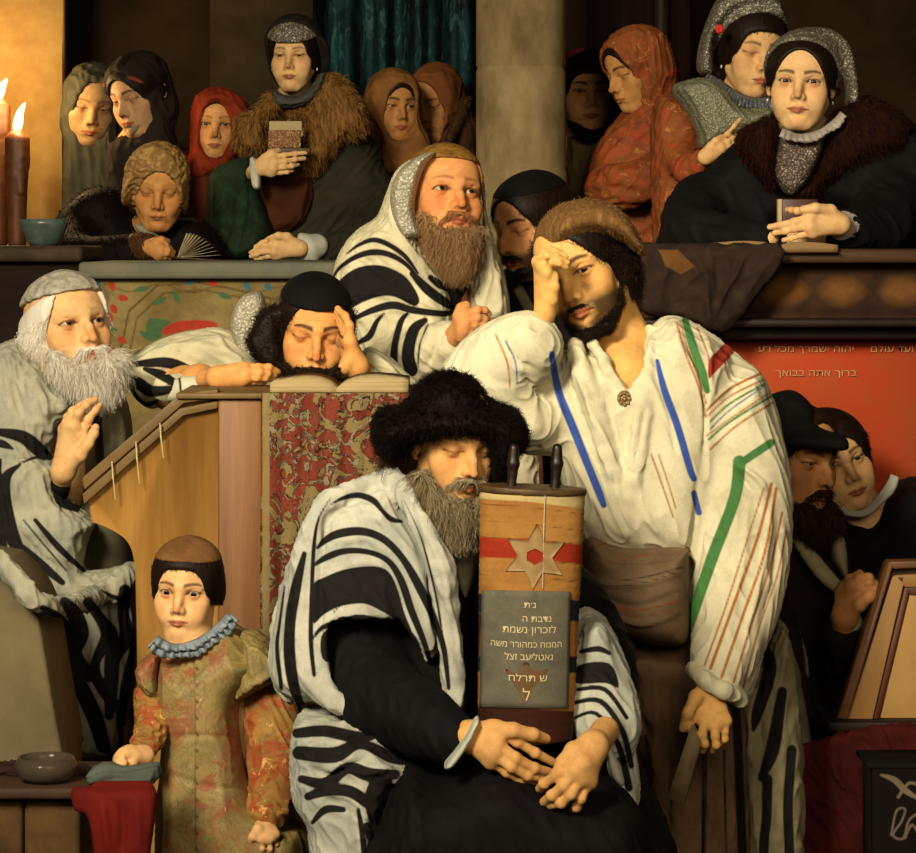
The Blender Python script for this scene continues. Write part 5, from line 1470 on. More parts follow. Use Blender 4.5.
# ------------------------------------------------------------------ the red-bearded man
if build('red'):
    DO = .25
    z6 = Z(320, 140, 3.523)
    root = person(-.06, 6.3, 0, 'red-bearded man looking upward, striped white shawl with silver band over his head')
    H = Head(458, 189, 6.05, size=1.04, yaw=20, pitch=16, roll=6, open=.85, gaze=(5, 10), age=.8, nose=1.1, nosew=1.1, hook=.5, browd=.6, brow=1.25, lips=.9, w=1.02,
             tone=('#d8955a', '#b4552e'), browcol='#6a3c1c', lipcol='#94402c', iris='#3a2414')
    S = Sculpt(); S.head(H)
    S.chain([(H.fr.w((0, .018, -.06)), .055), (P(450, 275, 6.22), .06), (P(440, 330, 6.28), .14), (P(440, 600, 6.32), .10)], .04)
    S.pc([(420, 330, 6.25, 30), (372, 375, 6.17, 18), (425, 352, 6.0, 13), (458, 336, 5.90, 11)], .03)
    hand(S, *z6((485, 690, .02)), z6((520, 620, -.02), (510, 645, -.03), (505, 668, -.03), (502, 690, -.02)),
         [z6((555, 598, -.02), (580, 600, -.01), (596, 612, 0)), z6((555, 625, -.03), (580, 632, -.02), (606, 640, 0)), z6((545, 652, -.03), (575, 655, -.02), (596, 660, 0)), z6((530, 680, -.03), (555, 680, -.02), (572, 682, 0))],
         z6((490, 620, -.02), (498, 592, -.02), (515, 582, -.02)), 5.88, rf=4.2, palm=10, forearm=z6((450, 715, .08, 12)))
    M, col = body_mesh(S, H, .003); M.col['tone'] = col
    link('body', M, skinmat(), root); H.eyes(root)
    hm = hairmat('hair_red', '#6a3a1a', '#b88450', .6, .2)
    M = hairshell(H, .006, hw=.068, zc=-.005, hh=.115, yc=-.102, low=-.08, side=.006).mesh(.005, 1)
    fringe(H, M, 1600, 'hair', hm, root, .03, seed=61, lift=.3, spread=.3)
    B = Sculpt()
    B.puff(z6((355, 250), (362, 310), (390, 380), (420, 430), (455, 458), (500, 462), (535, 430), (552, 360), (560, 300), (540, 305), (526, 302), (484, 299), (440, 299), (405, 290), (372, 252)), 6.08, .075, 15)
    b = B.mesh(.0045, 2)
    link('beard', hairy(b, 5200, .045, .0010, seed=62, flow=lambda v: np.column_stack([.1 + 0 * v[:, 0], -.3 + 0 * v[:, 0], -1 + 0 * v[:, 0]]), lift=.25, wav=.006, freq=1.6, spread=.22), hairmat('beard_red', '#7a4a24', '#b09468', .6, .2), root)
    m = Sculpt(); a_ = [H.fr.w(q) for q in ((-.034, -.080, -.074), (-.018, -.098, -.058), (0, -.104, -.0555), (.018, -.098, -.058), (.034, -.080, -.074))]
    m.chain(list(zip(a_, (.0055, .007, .004, .007, .0055))), .006)
    link('moustache', hairy(m.mesh(.003), 500, .014, .0007, seed=63, flow=lambda v: np.column_stack([np.sign(v[:, 0] - a_[2][0]), 0 * v[:, 0], -1 + 0 * v[:, 0]]), lift=.3), hm, root)
    skullcap(H, .008, .070, 2, 'skullcap', cloth('gold_cap', '#8a6428', '#5c3e16', nscale=70, fine=120, bump=.8), root)
    # shawl
    S = Sculpt()
    S.puff(z6((395, 42), (340, 60), (270, 110), (235, 190), (200, 270), (130, 320), (70, 400), (45, 500), (45, 600), (80, 640), (110, 700), (130, 760), (180, 900), (420, 900), (480, 700), (480, 640), (470, 560), (445, 490), (410, 440), (370, 370), (350, 280), (345, 180), (365, 100)), 6.22, .19, 26)
    S.puff(z6((545, 90), (575, 130), (585, 260), (620, 380), (650, 480), (668, 600), (640, 640), (560, 640), (530, 580), (520, 500), (560, 400), (575, 280), (570, 180)), 6.20, .10, 14)
    S.pc([(370, 390, 6.1, 34), (420, 360, 6.0, 28), (452, 342, 5.93, 20)], .03, smooth=3)
    S.puff([(350, 380), (470, 360), (520, 330), (540, 420), (540, 1000), (350, 1000)], 6.3, .14, 26)
    S.ell((0, -.02, .01), (.070, .15, .13), .01, True, H.fr)
    sh = S.mesh(.0038, 2)
    sh.fold([(z6((120, 350), (220, 340), (310, 400), (350, 480)), 5, 6), (z6((80, 440), (200, 400), (290, 440), (420, 560)), 4, 5), (z6((70, 560), (200, 540), (330, 560), (440, 610)), 4, 6), (z6((110, 640), (250, 600), (360, 610)), 4, 6), (z6((250, 260), (290, 350), (400, 470), (450, 540)), 4, 6), (z6((300, 340), (380, 430), (430, 490)), 3, -6),
             (z6((260, 640), (270, 720), (260, 800)), 4, 6), (z6((340, 640), (320, 720), (300, 800)), 4, -6), (z6((400, 640), (370, 720), (350, 800)), 4, 6), (z6((440, 640), (400, 750), (370, 810)), 3, -6), (z6((590, 340), (600, 480), (570, 600)), 3, 6), (z6((560, 360), (550, 480), (530, 580)), 3, -5), (z6((620, 440), (635, 540), (640, 620)), 3, 5), (z6((230, 240), (180, 300), (110, 380)), 4, -5)]).wrinkle((.8, 0, -.5), .045, .0025, 64)
    sh.ink('ink', [(z6((95, 400), (140, 368), (190, 352), (240, 368), (300, 410), (345, 470)), [.8, 1.8, 2.6, 2.6, 2.4, 1.2]), (z6((40, 500), (65, 455), (120, 415), (180, 396), (240, 402), (300, 435), (350, 490)), [1, 1.8, 2.6, 3.2, 3, 2.4, 1.5]), (z6((325, 470), (380, 528), (450, 578), (480, 590)), [3, 5, 4.5, 3]), (z6((390, 485), (420, 508), (450, 530)), [3, 4, 1.5]), (z6((85, 650), (115, 632), (190, 598), (260, 582), (330, 600), (440, 612), (480, 600)), [1, 2, 3.4, 4, 3.6, 3, 2]), (z6((110, 735), (140, 712), (175, 690), (200, 640), (225, 612)), [1.5, 2.4, 3.4, 2.4, 1.2]),
                   (z6((255, 840), (260, 780), (264, 720), (285, 640), (310, 610)), [4, 4, 3.6, 3, 1.5]), (z6((320, 810), (310, 750), (330, 670), (370, 635)), [7, 6.4, 5.6, 3]), (z6((345, 800), (352, 720), (380, 650)), 1.0), (z6((50, 540), (60, 500)), 1.2)],
           [z6((25, 590), (55, 510), (120, 455), (190, 440), (250, 452), (310, 490), (350, 560), (330, 585), (270, 555), (220, 550), (150, 572), (70, 615))])
    link('shawl', sh, tallit('bright_shawl', '#d6ccaa', '#bab28f', '#9d9470'), root)
    S = Sculpt()
    S.puff(z6((400, 40), (350, 55), (288, 98), (252, 160), (248, 235), (262, 305), (292, 348), (330, 350), (362, 335), (345, 290), (335, 240), (345, 170), (372, 95), (405, 52)), 6.10, .085, 9)
    g = S.mesh(.0032, 1)
    link('silver_band', g, spangle('silver_thread', '#8c8672', '#a8a18a', '#dcd6c4'), root)
    S = Sculpt(); S.puff(z6((430, 430), (470, 440), (520, 440), (525, 500), (500, 560), (480, 600), (455, 560)), 6.14, .05, 12)
    link('robe', S.mesh(.005), BLACK, root)
    S = Sculpt(); S.pc([(457, 338, 5.945, 17), (464, 336, 5.925, 17)], .005)
    link('cuff', S.mesh(.0035).wrinkle((1, 0, 1), .02, .002), cloth('cuff_linen', '#c9c6b0', '#9aa09a', nscale=12), root)
    DO = 0.0

# ------------------------------------------------------------------ the dark man with lowered eyes behind
if build('dark'):
    DO = .34
    z6 = Z(320, 140, 3.523)
    root = person(.2, 6.65, 0, 'dark-haired man with lowered eyes standing before the stone column')
    H = Head(507, 232, 6.35, size=1.0, yaw=-46, pitch=-8, roll=-4, open=.08, age=.3, nose=1.1, hook=1.2, browd=1.1, brow=1.2, cheek=.95, stub=.9, stubcol='#20120a',
             tone=('#c08a54', '#95552e'), browcol='#140b06', lipcol='#7c3c2a')
    S = Sculpt(); S.head(H)
    neck_body(S, H, (538, 300), (540, 560), 6.5, shoulders=[(495, 330), (585, 330)])
    M, col = body_mesh(S, H, .0034); M.col['tone'] = col
    link('body', M, skinmat(), root); H.eyes(root)
    hm = hairmat('hair_black', '#0a0604', '#2c1a0e')
    M = hairshell(H, .008, hw=.062, zc=-.035, hh=.104, yc=-.100, low=-.055).mesh(.005, 1)
    fringe(H, M, 1800, 'hair', hm, root, .02, seed=71, lift=.2)
    B = Sculpt(); B.chain([(H.fr.w(q), r) for q, r in (((-.03, -.083, -.066), .004), ((-.012, -.099, -.057), .005), ((.012, -.099, -.057), .005), ((.03, -.083, -.066), .004))], .004)
    B.chain([(H.fr.w(q), r) for q, r in (((-.02, -.083, -.092), .008), ((0, -.088, -.106), .013), ((.02, -.083, -.096), .010), ((.05, -.05, -.085), .010))], .012)
    link('beard', hairy(B.mesh(.0035, 1), 900, .014, .0008, seed=72, lift=.4), hm, root)
    skullcap(H, .010, .076, 0, 'skullcap', cloth('black_velvet', '#0b0807', '#050404', nscale=20), root)
    S = Sculpt()
    S.puff([(505, 268), (520, 275), (560, 268), (590, 300), (610, 340), (610, 1000), (470, 1000), (470, 360), (495, 300)], 6.52, .13, 24)
    r = S.mesh(.006, 2).fold([(z6((640, 460), (700, 540), (740, 610)), 3, 8)])
    r.ink('ink', [(z6((655, 455), (690, 510), (735, 590)), [3, 4.5, 5])])
    link('robe', r, cloth('dark_robe_lapel', '#15110d', '#0d0a08', [('ink', ('#80765a', '#6a6148'))], soft=.9), root)
    DO = 0.0
# ------------------------------------------------------------------ the women in the galleries
HAIRD = hairmat('hair_black', '#0a0604', '#2c1a0e')
BOBBLE = plain('silver_bead', '#b8b0a0', .3, .6, .6, bump=0)
FTONE = ('#dcb078', '#b87046')
GZ = .62


SILVER = spangle('silver_lace', '#3c362c', '#77705f', '#d8d2c0')


def brocade(name, a, b, c, d=None, s=18):
    if name in MATS: return MATS[name]
    N = NT(name)
    x = N.mix(N.gray(N.noise(8, 4), .35, .65), a, b)
    x = N.mix(N.math('MULTIPLY', N.gray(N.noise(s, 5, .75, dist=1.6), .50, .58), .8), x, c)
    if d: x = N.mix(N.math('MULTIPLY', N.gray(N.noise(s * 1.6, 5, .75, dist=1.6), .58, .63), .8), x, d)
    N.bump(N.noise(90, 4), .4, .004)
    MATS[name] = N.out(x, .7, .2); return MATS[name]


def finish(root, S, H, h=.0035):
    M, col = body_mesh(S, H, h); M.col['tone'] = col
    link('body', M, skinmat(), root); H.eyes(root)


if build('wl'):
    DO = .05
    z3 = Z(0, 0, 3.158); z4 = Z(200, 0, 3.159)
    # the old woman reading
    DO = 0.12
    root = person(-.83, 7.75, GZ, 'old woman in a quilted gold bonnet and dark fur, reading at the gallery rail')
    H = Head(158, 193, 7.52, size=.95, yaw=5, pitch=-13, roll=2, open=.1, age=1.0, nose=1.1, cheek=1.0, browd=.35, lips=.7, jaw=1.0,
             tone=('#c98f52', '#a0562c'), browcol='#5a3a20', lipcol='#8a4a34')
    S = Sculpt(); S.head(H); neck_body(S, H, (152, 245), (145, 420), 7.74)
    S.pc([(110, 260, 7.74, 22), (95, 262, 7.6, 14), (150, 252, 7.48, 8)], .02)
    hand(S, *z3((470, 780, 0)), z3((500, 772, -.02), (505, 785, -.03), (505, 797, -.03), (500, 808, -.02)),
         [z3((525, 775, -.02), (540, 785, 0)), z3((530, 788, -.03), (548, 796, 0)), z3((528, 800, -.03), (545, 808, 0)), z3((520, 812, -.02), (536, 818, 0))], z3((490, 765, -.02), (510, 758, -.02), (528, 762, 0)), 7.42, rf=3, palm=7)
    finish(root, S, H)
    M = hairshell(H, .006, hw=.060, zc=-.03, hh=.095, yc=-.106, low=-.05).mesh(.005, 1); fringe(H, M, 700, 'hair', hairmat('hair_auburn', '#3a1e0e', '#7a4a24'), root, .03, seed=81, part=True)
    S = hood(H, .012, hw=.066, hh=.102, zc=-.036, yc=-.118, low=-.1)
    S.puff(z3((385, 650), (392, 570), (405, 510), (445, 468), (500, 458), (545, 480), (562, 530), (582, 600), (572, 640), (545, 560), (480, 545), (430, 575), (405, 640)), 7.56, .06, 9)
    open_face(S, H); half(S, (0, -.5, -1), .062, H.fr, .006)
    bn = S.mesh(.0042, 1).wrinkle((1, 0, .6), .022, .003, 9)
    link('bonnet', bn, brocade('gold_quilt', '#94703c', '#74522a', '#b89458', s=30), root)
    S = Sculpt()
    S.puff(z3((148, 800), (160, 740), (200, 665), (280, 600), (365, 600), (420, 690), (470, 720), (560, 690), (650, 700), (700, 770), (720, 850), (720, 1700), (200, 1700), (140, 850)), 7.75, .12, 24)
    S.pc([(80, 240, 7.65, 22), (75, 255, 7.55, 18), (120, 254, 7.48, 16), (143, 250, 7.47, 13)], .03, smooth=3)
    fur(S, 'fur_coat', hairmat('fur_black', '#060403', '#1c110a', .7, .15), root, 5000, .018, .008, 82, .0014, sel=FRONT)
    S = Sculpt(); S.pc([(138, 247, 7.46, 15), (147, 247, 7.44, 14)], .01); fur(S, 'fur_cuff', hairmat('fur_umber', '#2a180a', '#6a4624'), root, 900, .014, .005, 83)
    S = Sculpt(); S.puff(z3((425, 708), (455, 712), (510, 750), (500, 762), (440, 735)), 7.58, .02, 5)
    link('collar', S.mesh(.004), cloth('grey_linen', '#8c8a78', '#6c6a5c'), root)

    # the two in the shadow
    DO = .06
    root = person(-1.03, 8.35, GZ, 'dim woman in a grey hood in the shadow, leftmost of the gallery')
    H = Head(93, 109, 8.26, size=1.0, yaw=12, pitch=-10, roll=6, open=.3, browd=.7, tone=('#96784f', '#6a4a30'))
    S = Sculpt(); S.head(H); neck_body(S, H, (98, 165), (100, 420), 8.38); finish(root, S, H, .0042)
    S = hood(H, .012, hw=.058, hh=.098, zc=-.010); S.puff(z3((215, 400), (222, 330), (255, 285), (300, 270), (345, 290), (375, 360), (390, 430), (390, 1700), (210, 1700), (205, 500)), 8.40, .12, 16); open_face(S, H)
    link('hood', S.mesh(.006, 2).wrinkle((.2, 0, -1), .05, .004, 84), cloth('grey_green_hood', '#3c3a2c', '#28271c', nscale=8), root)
    DO = .0
    root = person(-.88, 8.2, GZ, 'woman in a black veil with a thin red band, leaning towards the grey hood')
    H = Head(122, 101, 8.12, size=.98, yaw=-34, pitch=-12, roll=-8, open=.25, nose=1.0, lips=1.0, tone=('#bc9468', '#8c6240'))
    S = Sculpt(); S.head(H); neck_body(S, H, (140, 160), (150, 420), 8.24); finish(root, S, H, .004)
    M = hairshell(H, .010, hw=.058, zc=-.03, hh=.092, yc=-.108, low=-.055).mesh(.005, 1); fringe(H, M, 900, 'hair', HAIRD, root, .03, seed=85)
    S = hood(H, .012, hw=.065, hh=.112, zc=-.016)
    S.puff(z3((335, 300), (345, 232), (400, 210), (450, 230), (492, 280), (530, 360), (560, 460), (572, 560), (572, 1700), (340, 1700), (340, 520), (365, 445), (470, 385), (470, 330), (430, 290)), 8.24, .11, 18); open_face(S, H)
    v = S.mesh(.0055, 2).wrinkle((.3, 0, -1), .05, .003, 86)
    v.ink('red', [(z3((330, 268), (370, 246), (420, 248), (460, 270)), 1.5)])
    link('veil', v, cloth('black_veil', '#1c1610', '#2a2018', [('red', ('#8a3a28', '#6a2a1c'))]), root)
    S = Sculpt(); S.puff(z3((405, 408), (430, 385), (468, 352), (482, 362), (445, 408), (420, 432)), 8.15, .03, 5)
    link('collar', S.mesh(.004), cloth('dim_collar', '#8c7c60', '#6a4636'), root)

    # red headscarf
    DO = .5
    root = person(-.68, 8.05, GZ, 'woman in a red headscarf and red-brown dress looking straight out')
    H = Head(215.5, 124, 7.92, size=.86, yaw=4, pitch=-2, roll=2, open=.75, age=.35, nose=1.05, cheek=.9, lips=.8, browd=.6, tone=('#cf9a60', '#a3603a'), browcol='#4a2c18')
    S = Sculpt(); S.head(H); neck_body(S, H, (215, 180), (215, 420), 8.04); finish(root, S, H, .0036)
    M = hairshell(H, .006, hw=.058, zc=-.03, hh=.096, yc=-.106, low=-.05).mesh(.005, 1); fringe(H, M, 500, 'hair', hairmat('hair_auburn', '#3a1e0e', '#7a4a24'), root, .03, seed=87, part=True)
    S = hood(H, .010, hw=.058, hh=.100, zc=-.022)
    S.puff(z3((600, 480), (615, 390), (640, 312), (700, 288), (760, 305), (790, 345), (785, 400), (765, 420), (750, 500), (720, 560), (660, 560), (600, 570), (588, 520)), 8.0, .09, 12)
    S.ell((0, -.07, .085), (.07, .045, .022), .02, fr=H.fr)
    open_face(S, H)
    link('headscarf', S.mesh(.0045, 2).wrinkle((.6, 0, -.8), .04, .003, 88), cloth('red_scarf', '#8c3016', '#6a2410', nscale=9, dirt='#a8502a'), root)
    S = Sculpt(); S.puff(z3((570, 480), (620, 470), (700, 520), (760, 490), (790, 520), (790, 1700), (540, 1700), (550, 560)), 8.06, .12, 18)
    link('dress', S.mesh(.007, 2).wrinkle((0, 0, -1), .06, .003, 89), cloth('redbrown_dress', '#5a2412', '#3c180c'), root)

    # the woman with the prayer book
    DO = .34
    root = person(-.42, 7.85, GZ, 'woman in a broad brown fur collar and silver headdress, holding up a jewelled prayer book')
    H = Head(289, 55, 7.72, size=.84, yaw=-8, pitch=-3, roll=0, open=.45, nose=.95, nosew=.9, jaw=.9, lips=.95, brow=.7, cheek=1.1, browd=.7, gaze=(0, -8), tone=('#dfb57c', '#bb7a50'), browcol='#2a1a10', lipcol='#9c4c3a')
    S = Sculpt(); S.head(H); neck_body(S, H, (298, 115), (290, 420), 7.90)
    S.pc([(300, 165, 7.92, 12), (235, 195, 7.84, 8), (246, 178, 7.72, 6), (256, 168, 7.62, 6.5)], .02)
    S.pc([(310, 160, 7.92, 14), (375, 205, 7.86, 9), (340, 245, 7.62, 8), (302, 248, 7.50, 8)], .02)
    hand(S, *z4((182, 530, 0)), z4((230, 495, -.02), (235, 512, -.03), (232, 530, -.03), (226, 546, -.02)),
         [z4((265, 490, -.02), (300, 485, -.01), (335, 482, 0)), z4((270, 508, -.03), (300, 504, -.02), (330, 500, 0)), z4((265, 528, -.03), (290, 525, -.02), (310, 520, 0)), z4((255, 545, -.02), (275, 544, -.02), (292, 540, 0))],
         z4((205, 500, -.02), (225, 482, -.02), (248, 476, 0)), 7.60, rf=2.9, palm=7.5)
    hand(S, *z4((315, 785, 0)), z4((255, 755, -.01), (240, 775, -.02), (235, 792, -.02), (240, 808, -.01)),
         [z4((220, 755, -.01), (195, 768, 0), (175, 780, .01)), z4((205, 775, -.02), (180, 788, 0), (160, 798, .01)), z4((200, 795, -.02), (178, 804, -.01), (160, 810, .0)), z4((210, 810, -.01), (190, 816, 0), (175, 818, .0))],
         z4((275, 748, -.02), (248, 745, -.03), (225, 752, -.02)), 7.45, rf=3, palm=8)
    finish(root, S, H, .0032)
    M = hairshell(H, .010, hw=.056, zc=-.042, hh=.102, pw=3, yc=-.112, low=-.06, side=.004).mesh(.0045, 1); fringe(H, M, 1600, 'hair', HAIRD, root, .014, seed=91, lift=.06, top=.12)
    S = hood(H, .024, hw=.062, hh=.105, zc=-.020, back=.06)
    S.puff(z4((385, 130), (410, 150), (405, 230), (390, 270), (370, 240), (380, 190)), 7.80, .05, 6); half(S, (0, -.80, -.60), -.006, H.fr, .006)
    link('veil', S.mesh(.0045, 2), cloth('black_lace_veil', '#14110c', '#24201a', nscale=40, fine=90, bump=.8), root)
    S = Sculpt(); S.ell((0, .012, .042), (.089, .110, .087), fr=H.fr); S.ell((0, -.030, .036), (.078, .075, .075), .03, fr=H.fr); half(S, (0, .30, -1), -.068, H.fr, .004)
    link('headdress', S.mesh(.0036, 1), SILVER, root)
    for sd in (-1, 1): earring(H, sd, BOBBLE, root)
    S = Sculpt(); S.puff(z4((232, 282), (262, 300), (310, 306), (350, 278), (385, 232), (405, 255), (380, 310), (320, 345), (245, 340)), 7.77, .09, 8); 
    link('neckscarf', S.mesh(.0045, 2).wrinkle((1, 0, .4), .02, .003, 92), cloth('grey_scarf', '#4a4a42', '#32322c'), root)
    S = Sculpt()
    S.puff(z4((112, 400), (130, 365), (170, 350), (230, 290), (260, 340), (215, 400), (212, 470), (180, 490), (140, 485), (110, 450)), 7.78, .09, 12)
    S.puff(z4((390, 240), (440, 240), (480, 280), (515, 340), (530, 400), (500, 440), (450, 450), (400, 520), (350, 560), (330, 520), (330, 400), (270, 350), (330, 330)), 7.80, .11, 14)
    fb = S.mesh(.006, 2).wrinkle((.3, 0, -1), .05, .004, 93)
    link('fur_collar', hairy(fb, 7000, .022, .0012, seed=94, flow=lambda v: np.column_stack([(v[:, 0] - P(290, 0, 7.8)[0]) * 4, -.2 + 0 * v[:, 0], -1 + 0 * v[:, 0]]), lift=.4, spread=.4, seg=4, sel=FRONT), hairmat('fur_brown_gold', '#33190a', '#b08040', .7, .2), root)
    S = Sculpt()
    S.puff(z4((200, 470), (330, 420), (480, 420), (550, 440), (582, 520), (590, 620), (560, 720), (480, 830), (480, 1800), (60, 1800), (60, 830), (110, 600)), 7.92, .15, 30)
    S.pc([(375, 190, 7.85, 22), (378, 225, 7.75, 24), (350, 245, 7.62, 18), (322, 252, 7.54, 14)], .03, smooth=3)
    co = S.mesh(.006, 2).fold([(z4((330, 560), (380, 500), (470, 440)), 3, 7), (z4((330, 720), (420, 650), (520, 600)), 4, 8), (z4((350, 800), (450, 700), (560, 600)), 4, -8), (z4((300, 640), (340, 600), (400, 560)), 3, 6)]).wrinkle((.7, 0, .6), .05, .003, 95)
    link('coat', co, cloth('olive_coat', '#2c2a1e', '#1e1d15', nscale=6, dirt='#3c3622'), root)
    S = Sculpt(); S.puff(z4((190, 560), (330, 540), (360, 600), (330, 700), (260, 740), (220, 720), (195, 640)), 7.78, .06, 14)
    link('bodice', S.mesh(.005, 2).wrinkle((.3, 0, -1), .04, .003, 96), cloth('brown_velvet', '#4a2410', '#2e150a'), root)
    S = Sculpt(); S.puff(z4((30, 570), (70, 520), (150, 495), (170, 500), (185, 590), (215, 680), (230, 750), (180, 800), (90, 845), (60, 840), (25, 720)), 7.74, .09, 16)
    link('cape', S.mesh(.005, 2).fold([(z4((110, 510), (100, 650), (80, 820)), 4, 9), (z4((150, 520), (160, 650), (140, 800)), 4, -8), (z4((60, 540), (50, 680), (60, 820)), 3, -7)]).wrinkle((0, 0, -1), .05, .003, 97), cloth('green_cape', '#1c2c1a', '#0f170e', nscale=8, dirt='#2c4a2c'), root)
    S = Sculpt(); S.pc([(316, 246, 7.50, 13), (309, 247, 7.48, 12)], .01); S.puff(z4((310, 740), (345, 750), (375, 835), (330, 830), (318, 800)), 7.50, .03, 5)
    link('cuff', S.mesh(.004), cloth('cuff_linen', '#c9c6b0', '#9aa09a', nscale=12), root)
    S = Sculpt(); S.puff(z4((158, 500), (184, 512), (192, 592), (166, 588)), 7.61, .035, 4)
    link('cuff', S.mesh(.004), MATS['cuff_linen'], root)

    # the two to her right
    DO = 0.3
    root = person(-.18, 8.25, GZ, 'woman in a plain tan kerchief beside the teal curtain, eyes turned aside')
    H = Head(402, 106, 8.16, size=.88, yaw=22, pitch=-3, roll=2, open=.6, nose=1.0, cheek=1.05, lips=.9, gaze=(14, 0), tone=('#b8824a', '#8c5430'), browcol='#2a180c')
    S = Sculpt(); S.head(H); neck_body(S, H, (400, 160), (405, 420), 8.26); finish(root, S, H, .0038)
    M = hairshell(H, .008, hw=.058, zc=-.036, hh=.096, yc=-.104, low=-.045).mesh(.005, 1); fringe(H, M, 600, 'hair', HAIRD, root, .03, seed=98)
    S = hood(H, .011, hw=.060, hh=.104, zc=-.020)
    S.puff(z4((528, 330), (530, 290), (548, 258), (600, 232), (650, 240), (685, 290), (695, 380), (725, 440), (740, 520), (600, 560), (560, 520), (570, 440)), 8.24, .09, 12); open_face(S, H)
    link('kerchief', S.mesh(.0045, 2).wrinkle((.2, 0, -1), .04, .003, 99), cloth('tan_kerchief', '#8a5c2e', '#6a4420', dirt='#4a2e16'), root)
    S = Sculpt(); S.puff(z4((560, 500), (620, 440), (680, 430), (740, 480), (760, 560), (760, 1800), (560, 1800)), 8.28, .11, 16)
    link('shawl', S.mesh(.007, 2).wrinkle((.2, 0, -1), .06, .003, 100), cloth('brown_wool', '#4e2c16', '#33200f'), root)
    DO = .3
    root = person(-.09, 8.5, GZ, 'woman in a rust kerchief with lowered face, nearest the stone column')
    H = Head(424, 108, 8.40, size=.92, yaw=-30, pitch=-14, roll=-6, open=.2, tone=('#a87642', '#7c4a28'), browcol='#2a180c')
    S = Sculpt(); S.head(H); neck_body(S, H, (445, 160), (450, 420), 8.5); finish(root, S, H, .004)
    S = hood(H, .011, hw=.064, hh=.106, zc=-.008)
    S.puff(z4((690, 275), (720, 238), (770, 234), (800, 270), (812, 310), (800, 380), (780, 420), (760, 440), (750, 350), (735, 300)), 8.46, .08, 10); open_face(S, H)
    link('kerchief', S.mesh(.0048, 2).wrinkle((.5, 0, -1), .04, .003, 101), cloth('rust_kerchief', '#7a4824', '#5a3218'), root)
    S = Sculpt(); S.puff(z4((735, 460), (790, 380), (840, 310), (870, 380), (880, 480), (880, 1800), (720, 1800)), 8.52, .11, 14)
    link('shawl', S.mesh(.007, 2).wrinkle((.2, 0, -1), .06, .003, 102), cloth('brown_wool', '#4e2c16', '#33200f'), root)
    S = Sculpt(); S.pc([(449, 138, 8.34, 4), (458, 118, 8.38, 4.5), (466, 100, 8.42, 4)], .01); fur(S, 'fur_collar', hairmat('fur_umber', '#2a180a', '#6a4624'), root, 700, .016, .005, 103)
    DO = 0.0

